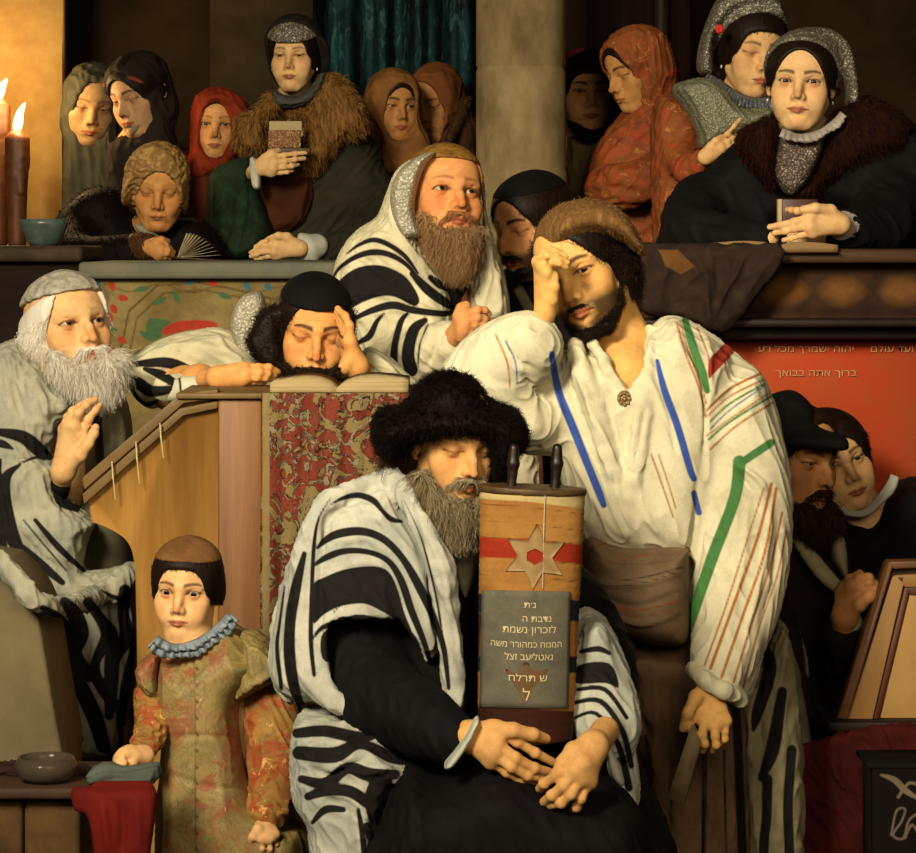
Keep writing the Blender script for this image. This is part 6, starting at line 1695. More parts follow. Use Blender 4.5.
if build('wr'):
    DO = .05
    zr = Z(660, 0, 3.281); zq = Z(550, 0, 3.281)
    # shadowed girl
    DO = 0.9
    root = person(.36, 7.45, GZ, 'girl with black hair and a pink band, half hidden beside the stone column')
    H = Head(591, 91, 7.36, size=.92, yaw=8, pitch=-2, roll=0, open=.85, nose=.85, jaw=.88, cheek=1.1, lips=.95, brow=.8, tone=('#cf9e66', '#a0683e'), browcol='#140b06')
    S = Sculpt(); S.head(H); neck_body(S, H, (588, 150), (590, 400), 7.5); finish(root, S, H, .0036)
    M = hairshell(H, .012, hw=.058, pw=3.6, zc=-.042, hh=.092, yc=-.112, low=-.065, side=.006).mesh(.004, 1); fringe(H, M, 1600, 'hair', HAIRD, root, .014, seed=111, lift=.06, top=.12)
    S = Sculpt(); S.pc([(568, 57, 7.36, 2.0), (574, 52, 7.33, 2.4), (584, 49, 7.31, 1.6)], .01, smooth=3); link('hair_band', S.mesh(.0025), cloth('pink_ribbon', '#8c2c3c', '#6a2030'), root)
    S = Sculpt(); S.pc([(572, 122, 7.42, 5), (580, 132, 7.36, 6), (592, 136, 7.35, 6), (606, 130, 7.40, 5)], .01, smooth=3); link('neckscarf', S.mesh(.004), BLACK, root)
    S = Sculpt(); S.puff(zq((65, 450), (100, 440), (170, 440), (200, 480), (200, 1960), (40, 1960), (50, 520)), 7.5, .10, 14)
    link('blouse', S.mesh(.006, 2).wrinkle((0, 0, -1), .03, .003, 112), cloth('cream_blouse', '#8c7c54', '#6a5c3c'), root)

    # whispering woman in the orange shawl
    DO = .7
    root = person(.52, 7.2, GZ, 'woman wrapped in an orange figured shawl, turned away and whispering to the girl')
    H = Head(614, 77, 7.14, size=.86, yaw=-58, pitch=-12, roll=-6, open=.2, nose=1.05, jaw=.9, brow=.8, tone=('#b5824a', '#8c5430'), browcol='#20120a')
    S = Sculpt(); S.head(H); neck_body(S, H, (645, 140), (640, 380), 7.26); finish(root, S, H, .0036)
    M = hairshell(H, .008, hw=.060, zc=-.030, hh=.096, yc=-.104, low=-.05).mesh(.005, 1); fringe(H, M, 800, 'hair', HAIRD, root, .03, seed=113, part=True)
    shm = brocade('orange_figured', '#84481f', '#6a3517', '#983f1f', '#a87038', s=13)
    S = hood(H, .014, hw=.066, hh=.112, zc=-.018, yc=-.116)
    S.puff(zq((205, 138), (235, 105), (310, 94), (365, 118), (390, 170), (405, 215), (400, 260), (330, 300), (300, 290), (298, 230), (280, 180)), 7.22, .10, 14); open_face(S, H)
    link('headscarf', S.mesh(.0045, 2).wrinkle((.2, 0, -1), .04, .003, 114), shm, root)
    S = Sculpt()
    S.puff(zq((120, 560), (140, 500), (210, 400), (300, 320), (380, 290), (470, 330), (490, 400), (520, 500), (510, 560), (440, 620), (400, 700), (380, 820), (380, 1960), (60, 1960), (90, 700), (95, 650)), 7.24, .14, 26)
    S.pc([(600, 190, 7.1, 20), (630, 185, 7.0, 22), (670, 170, 6.98, 17), (700, 157, 6.98, 13)], .03, smooth=3)
    sh = S.mesh(.005, 2).fold([(zq((130, 560), (240, 560), (330, 560), (420, 520)), 5, 9), (zq((120, 640), (220, 620), (300, 640)), 4, -8), (zq((240, 380), (320, 420), (330, 520)), 4, 6), (zq((300, 640), (340, 740), (350, 820)), 5, 8), (zq((330, 580), (420, 570), (500, 520)), 4, -7), (zq((470, 340), (480, 420), (470, 500)), 3, 6)]).wrinkle((.6, 0, .6), .06, .004, 115)
    link('shawl', sh, shm, root)
    for sd in (-1, 1): earring(H, sd, BOBBLE, root)

    # woman in the silver bonnet leaning in
    DO = .30
    root = person(.78, 7.15, GZ, 'woman in a silver lace bonnet with a red flower, leaning in with lowered eyes')
    H = Head(764, 53, 7.06, size=.99, yaw=16, pitch=-6, roll=4, open=.16, nose=.95, nosew=.9, jaw=.86, lips=.95, brow=.45, cheek=1.15, browd=.8, tone=('#dcae74', '#ba7446'), browcol='#2a180e', lipcol='#a04c3a')
    S = Sculpt(); S.head(H); neck_body(S, H, (738, 120), (730, 380), 7.2)
    S.pc([(705, 165, 7.1, 14), (695, 175, 6.98, 9), (712, 155, 6.9, 7)], .02)
    hand(S, *zr((150, 515, 0)), zr((188, 468, -.02), (196, 478, -.02), (200, 488, -.02), (200, 498, -.01)), [zr((222, 438, -.01), (245, 412, 0), (264, 390, .01)), zr((222, 464, -.02), (240, 452, -.01), (250, 444, 0)), zr((224, 478, -.02), (238, 470, -.01), (246, 464, 0)), zr((220, 492, -.01), (232, 486, 0), (240, 480, 0))], zr((165, 482, -.02), (182, 462, -.03), (200, 450, -.02)), 6.88, rf=2.7, palm=7)
    finish(root, S, H, .0032)
    M = hairshell(H, .013, hw=.059, zc=-.038, hh=.092, pw=3.6, yc=-.112, low=-.04, side=.002).mesh(.0038, 1); fringe(H, M, 2200, 'hair', HAIRD, root, .014, seed=116, lift=.06, top=.12)
    S = hood(H, .018, hw=.082, hh=.124, zc=-.034, yc=-.112); half(S, (0, -.72, -.69), -.020, H.fr, .006)
    S.puff(zr((122, 225), (130, 140), (165, 40), (200, -10), (300, -30), (380, -5), (402, 45), (390, 60), (330, 30), (250, 40), (195, 90), (170, 160), (168, 240), (150, 250)), 7.14, .08, 10)
    link('bonnet', S.mesh(.004, 1), SILVER, root)
    S = Sculpt(); c0 = P(660 + 195 / 3.281, 95 / 3.281, 7.0)
    for i in range(6): S.ell(c0 + .007 * np.array([math.cos(i * 1.047), 0, math.sin(i * 1.047)]), (.006, .005, .006), .002)
    link('red_flower', S.mesh(.0015), plain('red_silk', '#b8221c', .6, .3, bump=.1), root)
    link('ruff', ruffle(zr((158, 238), (200, 262), (245, 295), (300, 318), (350, 318), (392, 305)), 7.04, 13, n=24, amp=.006, out=.04, dd=(.03, 0)), spangle('blue_lace', '#3c4048', '#70767c', '#a8acac'), root)
    S = Sculpt(); S.puff(zr((40, 290), (110, 260), (160, 262), (210, 300), (260, 350), (350, 350), (390, 370), (300, 440), (240, 450), (140, 490), (120, 440), (90, 370)), 7.08, .12, 14)
    link('cape', S.mesh(.0048, 2).wrinkle((.4, 0, -1), .06, .003, 118), spangle('sage_cape', '#6a6a50', '#7e7c62', '#8c8870'), root)
    S = Sculpt()
    S.puff(zr((-30, 420), (50, 320), (120, 400), (140, 480), (190, 520), (200, 560), (200, 1990), (20, 1300)), 7.16, .10, 20); S.pc([(682, 160, 7.06, 18), (690, 170, 6.98, 16), (707, 158, 6.92, 11)], .02)
    link('dress', S.mesh(.006, 2).wrinkle((.5, 0, .7), .05, .003, 119), shm, root)
    earring(H, -1, BOBBLE, root)

    # woman in black fur
    DO = -.02
    root = person(.98, 6.95, GZ, 'woman in black fur and a lace bonnet facing out, arms on the gallery rail')
    H = Head(799, 81, 6.72, size=.98, w=1.06, yaw=-10, pitch=-1, roll=3, open=.85, nose=1.05, nosew=.98, jaw=.95, lips=.9, brow=.85, cheek=1.1, browd=.9, age=.15, gaze=(6, 0), tone=('#dfb47c', '#ba784c'), browcol='#20120a', lipcol='#9c4c38')
    S = Sculpt(); S.head(H); neck_body(S, H, (805, 150), (800, 380), 6.92)
    S.pc([(870, 190, 6.95, 20), (880, 222, 6.8, 14), (850, 228, 6.62, 13), (838, 226, 6.58, 11)], .03)
    S.pc([(730, 195, 6.95, 20), (692, 228, 6.8, 14), (750, 238, 6.6, 12), (770, 238, 6.54, 9)], .03)
    hand(S, *zr((590, 735, 0)), zr((500, 690, -.02), (490, 715, -.03), (490, 740, -.03), (500, 762, -.02)),
         [zr((450, 692, -.02), (432, 690, 0), (418, 688, .02)), zr((440, 728, -.03), (395, 738, -.02), (360, 745, 0)), zr((440, 750, -.03), (410, 758, -.02), (375, 765, 0)), zr((460, 772, -.02), (430, 782, -.01), (405, 788, 0))],
         zr((560, 690, -.02), (510, 682, -.04), (470, 688, -.04)), 6.50, rf=3.8, palm=10)
    finish(root, S, H, .003)
    M = hairshell(H, .009, hw=.064, zc=-.050, hh=.126, yc=-.112, low=-.012, side=0).mesh(.0042, 1); fringe(H, M, 1800, 'hair', HAIRD, root, .04, seed=121, part=True, lift=.04, spread=.05)
    S = hood(H, .016, hw=.082, hh=.132, zc=-.040, yc=-.112); half(S, (0, -.72, -.69), -.022, H.fr, .006)
    S.puff(zr((415, 140), (430, 112), (500, 90), (570, 102), (618, 145), (640, 215), (652, 325), (632, 365), (610, 350), (605, 280), (580, 215), (540, 170), (460, 142), (425, 150)), 6.84, .06, 8)
    link('bonnet', S.mesh(.004, 1), spangle('dark_lace', '#4a4236', '#6c6454', '#b4ac98'), root)
    lc = cloth('lilac_collar', '#a8a098', '#8a827c', nscale=30)
    link('collar', ruffle(zr((402, 420), (425, 428), (462, 440), (520, 425), (565, 395), (592, 365)), 6.72, 9, n=12, amp=.004, out=.03, dd=(0, .03)), lc, root)
    S = Sculpt(); S.puff(zr((400, 450), (480, 470), (535, 440), (520, 520), (470, 610), (420, 640), (375, 580), (380, 500)), 6.78, .05, 12)
    link('bodice', S.mesh(.004, 1), spangle('jet_bodice', '#3a2c24', '#5e5044', '#b8a898'), root)
    S = Sculpt()
    S.puff(zr((375, 395), (320, 415), (200, 510), (80, 630), (20, 720), (8, 780), (20, 830), (300, 830), (420, 700), (500, 680), (620, 720), (620, 830), (870, 840), (900, 700), (880, 480), (820, 400), (700, 320), (640, 330), (560, 400), (520, 520), (450, 640), (375, 590), (372, 480)), 6.92, .14, 26)
    S.puff(zr((30, 700), (400, 650), (640, 650), (860, 700), (860, 1990), (40, 1300)), 6.95, .10, 30)
    S.pc([(700, 200, 6.85, 26), (690, 228, 6.72, 24), (740, 238, 6.6, 17), (764, 238, 6.55, 12)], .03, smooth=3)
    S.pc([(890, 190, 6.85, 30), (885, 225, 6.72, 26), (858, 230, 6.62, 18), (848, 228, 6.58, 14)], .03, smooth=3)
    cm = S.mesh(.0065, 2).fold([(zr((120, 620), (200, 680), (330, 700)), 4, 8), (zr((60, 720), (200, 730), (330, 760)), 4, -7)]).wrinkle((.7, 0, -.6), .06, .003, 122)
    link('coat', cm, BLACK, root)
    S = Sculpt()
    S.puff(zr((375, 390), (330, 400), (260, 440), (270, 520), (330, 590), (375, 610), (370, 540), (380, 460)), 6.80, .07, 12)
    S.puff(zr((560, 395), (640, 330), (720, 340), (800, 400), (780, 480), (680, 520), (600, 560), (520, 620), (470, 650), (430, 640), (490, 590), (530, 500)), 6.82, .08, 14)
    fb = S.mesh(.006, 2)
    link('fur_collar', hairy(fb, 5200, .022, .0012, seed=123, flow=lambda v: np.column_stack([(v[:, 0] - P(800, 0, 6.8)[0]) * 5, -.2 + 0 * v[:, 0], -1 + 0 * v[:, 0]]), lift=.4, spread=.4, seg=4, sel=FRONT), hairmat('fur_sable', '#0a0504', '#381a0c', .8, .1), root)
    S = Sculpt(); S.pc([(841, 226, 6.56, 14), (846, 226, 6.57, 15)], .004); link('cuff', S.mesh(.004, 1).wrinkle((1, 0, 0), .012, .003, 2), MATS['lilac_collar'], root)
    for sd in (-1, 1): earring(H, sd, BOBBLE, root)
    DO = 0.0
# ------------------------------------------------------------------ the two men at the right
if build('rm'):
    zM = Z(720, 370, 3.158); zN = Z(740, 560, 2.909)
    DO = -.12
    root = person(.72, 5.95, 0, 'bearded man in a black felt hat gripping the reading stand, face turned aside')
    H = Head(824, 464, 5.84, size=.98, yaw=38, pitch=-2, roll=4, open=.45, age=.6, nose=1.15, hook=1.0, browd=1.0, brow=1.3, cheek=.95, gaze=(8, -6),
             tone=('#b98350', '#8e532f'), browcol='#20120a', lipcol='#7c4030')
    S = Sculpt(); S.head(H)
    S.chain([(H.fr.w((0, .018, -.06)), .05), (P(800, 545, 5.98), .06), (P(795, 590, 6.03), .10), (P(795, 900, 6.04), .10)], .04)
    S.pc([(800, 590, 6.0, 34), (842, 700, 5.92, 16), (852, 650, 5.79, 12), (850, 622, 5.745, 11)], .03)
    hand(S, *zM((395, 775, 0)), zM((445, 690, -.02), (420, 682, -.02), (400, 688, 0), (386, 702, .01)),
         [zM((470, 672, -.03), (490, 680, -.02), (500, 700, .0)), zM((440, 655, -.02), (470, 655, -.02), (488, 672, 0)), zM((410, 660, 0), (440, 645, 0), (462, 655, .01)), zM((385, 680, .01), (408, 664, .02), (430, 660, .03))],
         zM((440, 740, -.03), (470, 715, -.04), (488, 700, -.03)), 5.70, rf=4.6, palm=12, forearm=zM((385, 850, .04, 14)))
    finish(root, S, H, .003)
    M = hairshell(H, .008, hw=.066, zc=-.02, hh=.105, yc=-.100, low=-.06).mesh(.005, 1); fringe(H, M, 1400, 'hair', hairmat('hair_dark_brown', '#120a05', '#40260f'), root, .03, seed=131, lift=.3)
    B = Sculpt(); B.puff(zM((215, 425), (225, 470), (260, 510), (300, 532), (345, 512), (372, 475), (362, 435), (345, 412), (332, 428), (312, 440), (292, 432), (275, 415), (245, 415)), 5.86, .06, 12)
    link('beard', hairy(B.mesh(.0042, 2), 3600, .035, .0010, seed=132, lift=.3, wav=.004, spread=.3), hairmat('beard_dark_brown', '#120a05', '#4a2e16'), root)
    m = Sculpt(); a_ = [H.fr.w(q) for q in ((-.034, -.080, -.074), (-.016, -.098, -.0585), (0, -.1035, -.0565), (.016, -.098, -.0585), (.034, -.080, -.074))]
    m.chain(list(zip(a_, (.002, .004, .003, .004, .002))), .006); link('moustache', hairy(m.mesh(.003), 500, .016, .0008, seed=133, lift=.3), MATS['beard_dark_brown'], root)
    felt = cloth('black_felt', '#0c0908', '#060505', nscale=20, fine=160)
    S = Sculpt()
    S.puff(zM((165, 190), (162, 90), (190, 70), (230, 64), (262, 82), (290, 115), (300, 150), (330, 190), (300, 215), (200, 215)), 5.92, .10, 16)
    S.puff(zM((160, 215), (190, 190), (300, 185), (372, 196), (388, 222), (380, 244), (330, 248), (250, 240), (190, 238), (165, 240)), 5.92, .15, 6, .015)
    link('felt_hat', S.mesh(.0045, 2), felt, root)
    S = Sculpt()
    S.puff([(775, 530), (790, 515), (825, 545), (850, 570), (850, 620), (858, 700), (850, 760), (840, 1140), (745, 1140), (750, 700), (760, 560)], 6.02, .14, 24)
    S.pc([(830, 600, 5.98, 26), (845, 690, 5.9, 24), (848, 665, 5.82, 22), (845, 632, 5.735, 20)], .03, smooth=3)
    r = S.mesh(.006, 2).fold([(zN((130, 110), (180, 200), (200, 330)), 4, 6), (zN((230, 120), (240, 260), (230, 420)), 4, -6)]).wrinkle((.2, 0, -1), .05, .003, 134)
    link('robe', r, cloth('brown_black_robe', '#1c110b', '#100a07', nscale=7, dirt='#2a1a10'), root)
    S = Sculpt(); S.pc([(788, 520, 5.90, 4), (802, 545, 5.85, 6), (822, 572, 5.83, 7), (840, 590, 5.82, 5)], .01, smooth=3)
    link('lapel', S.mesh(.004, 1), cloth('pale_lapel', '#a09878', '#7c7458'), root)
    S = Sculpt(); S.puff(zM((345, 530), (390, 530), (402, 640), (395, 670), (350, 600)), 5.90, .05, 10); link('shirt', S.mesh(.004, 1), MATS['pale_lapel'], root)
    S = Sculpt(); S.pc([(846, 624, 5.73, 17), (845, 631, 5.735, 18)], .004); S.puff(zN((265, 150), (285, 160), (305, 300), (300, 370), (285, 300), (270, 200)), 5.80, .02, 4)
    link('cuff', S.mesh(.004, 1), MATS['pale_lapel'], root)
    S = Sculpt()
    S.puff(zN((100, 180), (130, 185), (165, 300), (190, 420), (205, 520), (205, 550), (150, 540), (140, 450), (125, 320)), 5.72, .05, 12)
    S.puff(zN((170, 190), (195, 280), (200, 340), (190, 330), (180, 250)), 5.70, .02, 4)
    t = S.mesh(.0042, 2).fold([(zN((115, 200), (145, 320), (165, 500)), 3, 7), (zN((130, 200), (165, 330), (190, 500)), 3, -6), (zN((145, 510), (175, 530), (205, 535)), 3, 5)])
    link('shawl_end', t, cloth('grey_tassel', '#6e6a58', '#4e4a3c'), root)

    DO = -.05
    root = person(.88, 6.25, 0, 'pale young man in black, head tilted behind the bearded man\'s hat')
    H = Head(846.5, 463, 6.2, size=.96, yaw=10, pitch=-2, roll=-21, open=.65, nose=.95, nosew=.9, jaw=.9, lips=1.0, brow=.85, cheek=1.05, browd=.9, gaze=(-6, -4), tone=('#dcb078', '#b87048'), browcol='#1a0f08', lipcol='#a04c3a')
    S = Sculpt(); S.head(H); neck_body(S, H, (870, 535), (890, 900), 6.34); finish(root, S, H, .003)
    M = hairshell(H, .014, hw=.060, zc=-.040, hh=.102, yc=-.112, low=-.035, side=.004).mesh(.0045, 1); fringe(H, M, 2200, 'hair', HAIRD if 'HAIRD' in globals() else hairmat('hair_black', '#0a0604', '#2c1a0e'), root, .016, seed=135, lift=.2, spread=.3, wav=.003)
    link('collar', ruffle([(833, 494), (842, 505), (858, 507), (874, 499), (886, 484), (891, 474)], 6.22, 10, n=3, amp=.001, out=.02, dd=(0, .03)), cloth('white_collar', '#a8a698', '#84847c'), root)
    S = Sculpt(); S.puff([(830, 515), (860, 520), (885, 495), (920, 478), (980, 500), (990, 1140), (820, 1140), (815, 600)], 6.36, .14, 24)
    link('coat', S.mesh(.007, 2).wrinkle((.2, 0, -1), .06, .003, 136), BLACK, root)
    DO = 0.0
# ------------------------------------------------------------------ furniture, books, the scroll, candles
def text(name, body, px, py, D, hpx, mat, parent=None, rotz=0.0, align='CENTER', squash=1.0, extr=.0006, tilt=0.0):
    """letters as real raised shapes; a right-to-left line is given in reading order"""
    c = bpy.data.curves.new(name, 'FONT'); c.body = body[::-1]; c.size = hpx * D / FPX; c.extrude = extr; c.align_x = align; c.offset = 0
    o = bpy.data.objects.new(name, c); COL.objects.link(o)
    p = P(px, py, D)
    o.rotation_euler = (math.pi / 2, 0, rotz)
    o.scale = (squash, 1, 1)
    o.location = p
    c.materials.append(mat)
    dg = bpy.context.evaluated_depsgraph_get(); me = bpy.data.meshes.new_from_object(o.evaluated_get(dg))
    mo = bpy.data.objects.new(name, me); COL.objects.link(mo); mo.matrix_world = o.matrix_world.copy()
    mo.rotation_euler = o.rotation_euler; mo.location = p; mo.scale = o.scale
    if parent is not None:
        mo.parent = parent; mo.location = p - np.array(parent.location) - (np.array(parent.parent.location) if parent.parent else 0)
    bpy.data.objects.remove(o); bpy.data.curves.remove(c)
    return mo


def taper_box(x0, x1, y0, y1, D, depth): return pxbox(x0, y0, x1, y1, D, depth)


if build('desk'):
    z1 = Z(0, 250, 3.047)
    WOOD = plain('golden_oak', '#b98a46', .55, .3, n=7, b='#9c6e30', stretch=(4, 4, .35), bump=.2)
    WOODD = plain('brown_oak', '#84582a', .5, .3, n=7, b='#653f1d', stretch=(5, 4, .3), bump=.25)
    RAIL = plain('rail_oak', '#72592f', .55, .3, n=9, b='#54401f', stretch=(1, 1, 1), bump=.3)
    r = empty('reading_desk', (P(230, 0, 5.42)[0], 5.55, 0), 'tall wooden reading desk with a sloping side and a bracketed end panel', 'desk')
    W2 = lambda pts, D: [(P(x, y, D)[0], P(x, y, D)[2]) for x, y in pts][::-1]
    zf = 240 + CAMZ * FPX / 5.42
    side = smooth_poly([(92, 522), (108, 528), (126, 540), (134, 560), (136, 600), (137, 650)], 5, False)
    pts = [(218, 394), (180, 402), (86, 488)] + [tuple(q[:2]) for q in side] + [(137, zf), (218, zf)]
    link('end_panel', prism(W2(pts, 5.42), 5.42, 5.46), WOOD, r, smooth=False)
    bevel(link('corner_post', pxbox(218, 396, 262, zf, 5.40, .10), WOODD, r, smooth=False), .004)
    link('front_board', pxbox(262, 392, 430, zf, 5.46, .03), WOODD, r, smooth=False)
    link('back_board', pxbox(137, 520, 430, zf, 5.78, .03), WOODD, r, smooth=False)
    for nm, off, w_, dep in (('sloping_rail', 0, 9, 5.395), ('sloping_rail', 15, 7, 5.40)):
        q = [(84, 486 + off), (184, 399 + off * .5), (190, 399 + off * .5), (222, 388 + off), (222, 388 + off + w_), (190, 399 + off * .5 + w_ + 2), (86, 486 + off + w_ + 6)]
        q = [(82, 478 + off * 1.1), (180, 394 + off * .95), (218, 389 + off * .8), (218, 389 + off * .8 + w_), (184, 394 + off * .95 + w_), (84, 478 + off * 1.1 + w_ + 3)]
        bevel(link(nm, prism(W2(q, dep), dep, dep + .05), RAIL, r, smooth=False), .003)
    q = [(82, 480), (180, 397), (184, 402), (88, 488)]
    link('sloping_board', prism(W2(q, 5.45), 5.45, 5.56), RAIL, r, smooth=False)
    bevel(link('desk_top', pxbox(176, 393, 432, 399, 5.385, .30), RAIL, r, smooth=False), .003)
    for x, y, l in ((112, 462, 38), (136, 442, 42), (160, 424, 34)):
        S = Sculpt(); S.pc([(x, y, 5.388, .9), (x + 1, y + l * .4, 5.386, .9), (x + 3.5, y + l, 5.39, .7)], .002)
        link('wax_drip', S.mesh(.0012, 0), plain('pale_wax', '#b8a878', .5, .3), r)
    # the carpet hanging over its front
    N = NT('carpet_pattern')
    v1 = N.noise(17, 3, .6, dist=2.2); v2 = N.noise(34, 4, .7, dist=1.5)
    red = N.mix(N.gray(N.noise(9, 3), .35, .65), '#7c3a2a', '#642c20')
    base = N.mix(N.gray(v1, .50, .53), red, '#7c6a44')
    base = N.mix(N.gray(N.math('ABSOLUTE', N.math('SUBTRACT', v1, .515)), .018, .010), base, '#2a1c14')
    base = N.mix(N.math('MULTIPLY', N.gray(v2, .56, .60), .9), base, '#827860')
    base = N.mix(N.gray(N.math('ABSOLUTE', N.math('SUBTRACT', v2, .56)), .014, .007), base, '#241812')
    base = N.mix(N.math('MULTIPLY', N.gray(N.noise(40, 3, .7, dist=1.5), .62, .65), .8), base, '#3a5048')
    base = N.mix(N.inkmask('edge'), base, N.mix(N.noise(30), '#8c7a50', '#6e5e3c'))
    base = N.mix(.3, base, N.mix(N.noise(300, 2), (.2, .2, .2), (.9, .9, .9)), 'OVERLAY')
    N.bump(N.noise(300, 2), .5, .003)
    cm = N.out(base, .95, .05)
    gx, gy = np.meshgrid(np.linspace(262, 432, 90), np.linspace(393, 990, 240))
    wv = .010 * np.sin(gx * .11 + 1) * np.clip((gy - 400) / 200, 0, 1) + .004 * np.sin(gx * .3 + gy * .01)
    G = np.stack([(gx - HX) * 5.37 / FPX, 5.37 + wv, CAMZ - (gy - HY) * 5.37 / FPX], -1)[:, ::-1]
    s = sheet(G, .012)
    s.ink('edge', [([(266, 380), (266, 995)], 3.5)])
    c_ = link('desk_carpet', s, cm); tag(c_, 'red and beige patterned carpet hanging down the front of the reading desk', 'carpet')
    # open book on the desk
    open_book('open_book', (270, 383), (336, 389), (408, 381), 5.42, 5.64, 'open book lying on the desk under the reading man\'s face', th=.016, sag=.016, cover='#4a2c18')

if build('scroll'):
    zs = Z(450, 470, 3.279); D = 4.42
    m = D / FPX
    cx, top, bot = 531, 492, 742
    def tilt(v):  # a slight lean of the scroll to the right
        return v
    c = P(525, bot, 4.48)
    rx = 53.5 * m
    r = empty('torah_scroll', (c[0], 4.48, c[2] - .04), 'Torah scroll in an ochre and red mantle with a pale star and inscribed panel', 'scroll')
    lean = .030
    tp = lambda z: .90 + .10 * np.clip(z / (P(0, 492, 4.48)[2] - P(0, 742, 4.48)[2]), 0, 1)
    def shaped(profile, sq, n=72):
        M = lathe(profile, (0, 0, 0), n, sq)
        M.V[:, 0] *= tp(M.V[:, 2]); M.V[:, 1] *= tp(M.V[:, 2])
        M.V[:, 0] += c[0] + (M.V[:, 2]) * lean; M.V[:, 1] += 4.48; M.V[:, 2] += c[2]
        return M
    zt = P(0, top, 4.48)[2] - c[2]
    prof = [(0, .003), (rx * .93, .003), (rx * .96, .004)] + [(rx * (1 + .006 * math.sin(i * 1.9) * (i > 0)), .004 + (zt - .008) * i / 90) for i in range(91)] + [(rx * .97, zt), (rx * .9, zt + .004), (0, zt + .004)]
    M = shaped(prof, .62, 160)
    px, py = topx(M.V)
    N = NT('scroll_mantle')
    zn = N.n('ShaderNodeSeparateXYZ'); N.l(N.co, zn.inputs[0])
    base = N.mix(N.gray(N.noise(11, 5), .35, .65), '#a8793c', '#8a5c2a')
    base = N.mix(N.inkmask('red'), base, N.mix(N.noise(20), '#9c3018', '#7e2412'))
    base = N.mix(N.inkmask('cream'), base, '#b09c68')
    base = N.mix(N.inkmask('dark'), base, N.mix(N.noise(12), '#3c1c10', '#241009'))
    base = N.mix(N.inkmask('blue'), base, '#1c1c24')
    base = N.mix(N.inkmask('line'), base, '#4c2c14')
    base = N.mix(.25, base, N.mix(N.noise(200, 3), (.2, .2, .2), (.95, .95, .95)), 'OVERLAY')
    N.bump(N.noise(120, 4), .35, .003)
    mm = N.out(base, .8, .15)
    L = lambda y0, y1, x0=80, x1=460: zs((x0, y0 - 6), (270, y0), (x1, y0 + 4)), 
    def band(a, b): return [q for q in zs((70, a[0]), (270, a[1]), (470, a[2]), (470, b[2]), (270, b[1]), (70, b[0]))]
    def poly(ps): M.attr.setdefault('x', None)
    def inkpoly(name, polys, lines=()):
        d = np.full(len(px), 12.0)
        for pl in polys: d = np.minimum(d, poly_sd(px, py, np.array(pl, float)))
        for l, w in lines: d = np.minimum(d, line_sd(px, py, np.array(l, float), np.full(len(l), w)))
        M.attr[name] = np.clip(d, -12, 12)
    inkpoly('red', [band((218, 228, 250), (285, 292, 312)), band((330, 345, 362), (372, 372, 385))][:1])
    inkpoly('cream', [band((60, 70, 92), (92, 105, 132))])
    inkpoly('dark', [band((775, 782, 795), (900, 900, 900)), zs((70, 470), (105, 470), (95, 640), (70, 640))])
    inkpoly('blue', [zs((70, 405), (115, 405), (112, 470), (70, 470)), zs((385, 425), (460, 430), (460, 500), (385, 495)), zs((70, 610), (108, 610), (105, 660), (70, 660)), zs((380, 610), (440, 612), (440, 665), (380, 665))])
    inkpoly('line', [], [(zs((70, 165), (270, 178), (470, 205)), .5), (zs((70, 216), (270, 226), (470, 248)), .5), (zs((70, 286), (270, 294), (470, 314)), .5), (zs((70, 340), (270, 350), (470, 372)), .6), (zs((70, 110), (270, 122), (470, 150)), .5)])
    link('mantle', M, mm, r)
    # star, panel and letters stand a little proud on the cloth
    def onface(x, y, lift=.0015):
        """a point of the mantle's front seen at (x, y)"""
        for _ in range(6):
            pass
        Dd = 4.48
        for _ in range(12):
            X = (x - HX) * Dd / FPX; Zz = CAMZ - (y - HY) * Dd / FPX
            rz = rx * float(tp(Zz - c[2])); u = (X - c[0] - (Zz - c[2]) * lean) / rz
            Dd = 4.48 - (rz * .62) * math.sqrt(max(1 - u * u, .02)) - lift
        return np.array([(x - HX) * Dd / FPX, Dd, CAMZ - (y - HY) * Dd / FPX])
    def patch(x0, y0, x1, y1, sk, th, nx=22, ny=18):
        G = np.array([[onface(x0 + (x1 - x0) * i / nx + sk * (y1 - (y0 + (y1 - y0) * j / ny)) , y0 + (y1 - y0) * j / ny + (x0 + (x1 - x0) * i / nx - x0) * .02) for i in range(nx + 1)] for j in range(ny, -1, -1)])
        return sheet(G, th)
    pan = patch(480, 590, 568, 707, .02, .003)
    pb = link('inscribed_panel', pan, cloth('grey_panel', '#666250', '#524f44', nscale=18, fine=200, dirt='#6e6a58'), r)

    gold = plain('dull_gold', '#7c5220', .6, .4, n=40)
    Sx = Sculpt(); tri = [onface(x, y, .004) for x, y in zs((175, 640), (325, 640), (250, 770))]
    V = np.array(tri + [t + np.array([0, .003, 0]) for t in tri]); 
    def fillpoly(pts, lift, nsub=10):
        """a raised motif cut from the cloth, following its curve"""
        cx_, cy_ = np.mean(pts, 0)
        rows = []
        for k in np.linspace(0, 1, 6):
            rows.append([onface(cx_ + (x - cx_) * k, cy_ + (y - cy_) * k, lift) for x, y in pts + [pts[0]]])
        G = np.array(rows); rr, cc = G.shape[:2]
        i, j = np.meshgrid(np.arange(rr - 1), np.arange(cc - 1), indexing='ij')
        Q = np.stack([i * cc + j, i * cc + j + 1, (i + 1) * cc + j + 1, (i + 1) * cc + j], -1).reshape(-1, 4)
        top = G.reshape(-1, 3); b2 = top + np.array([0, .0025, 0]); n_ = len(top)
        e = np.arange(cc - 1) + (rr - 1) * cc
        return Mesh(np.concatenate([top, b2]), np.concatenate([Q[:, ::-1], Q + n_, np.stack([e, e + 1, e + 1 + n_, e + n_], 1)]))
    star = []
    ctr = zs((278, 284))[0]
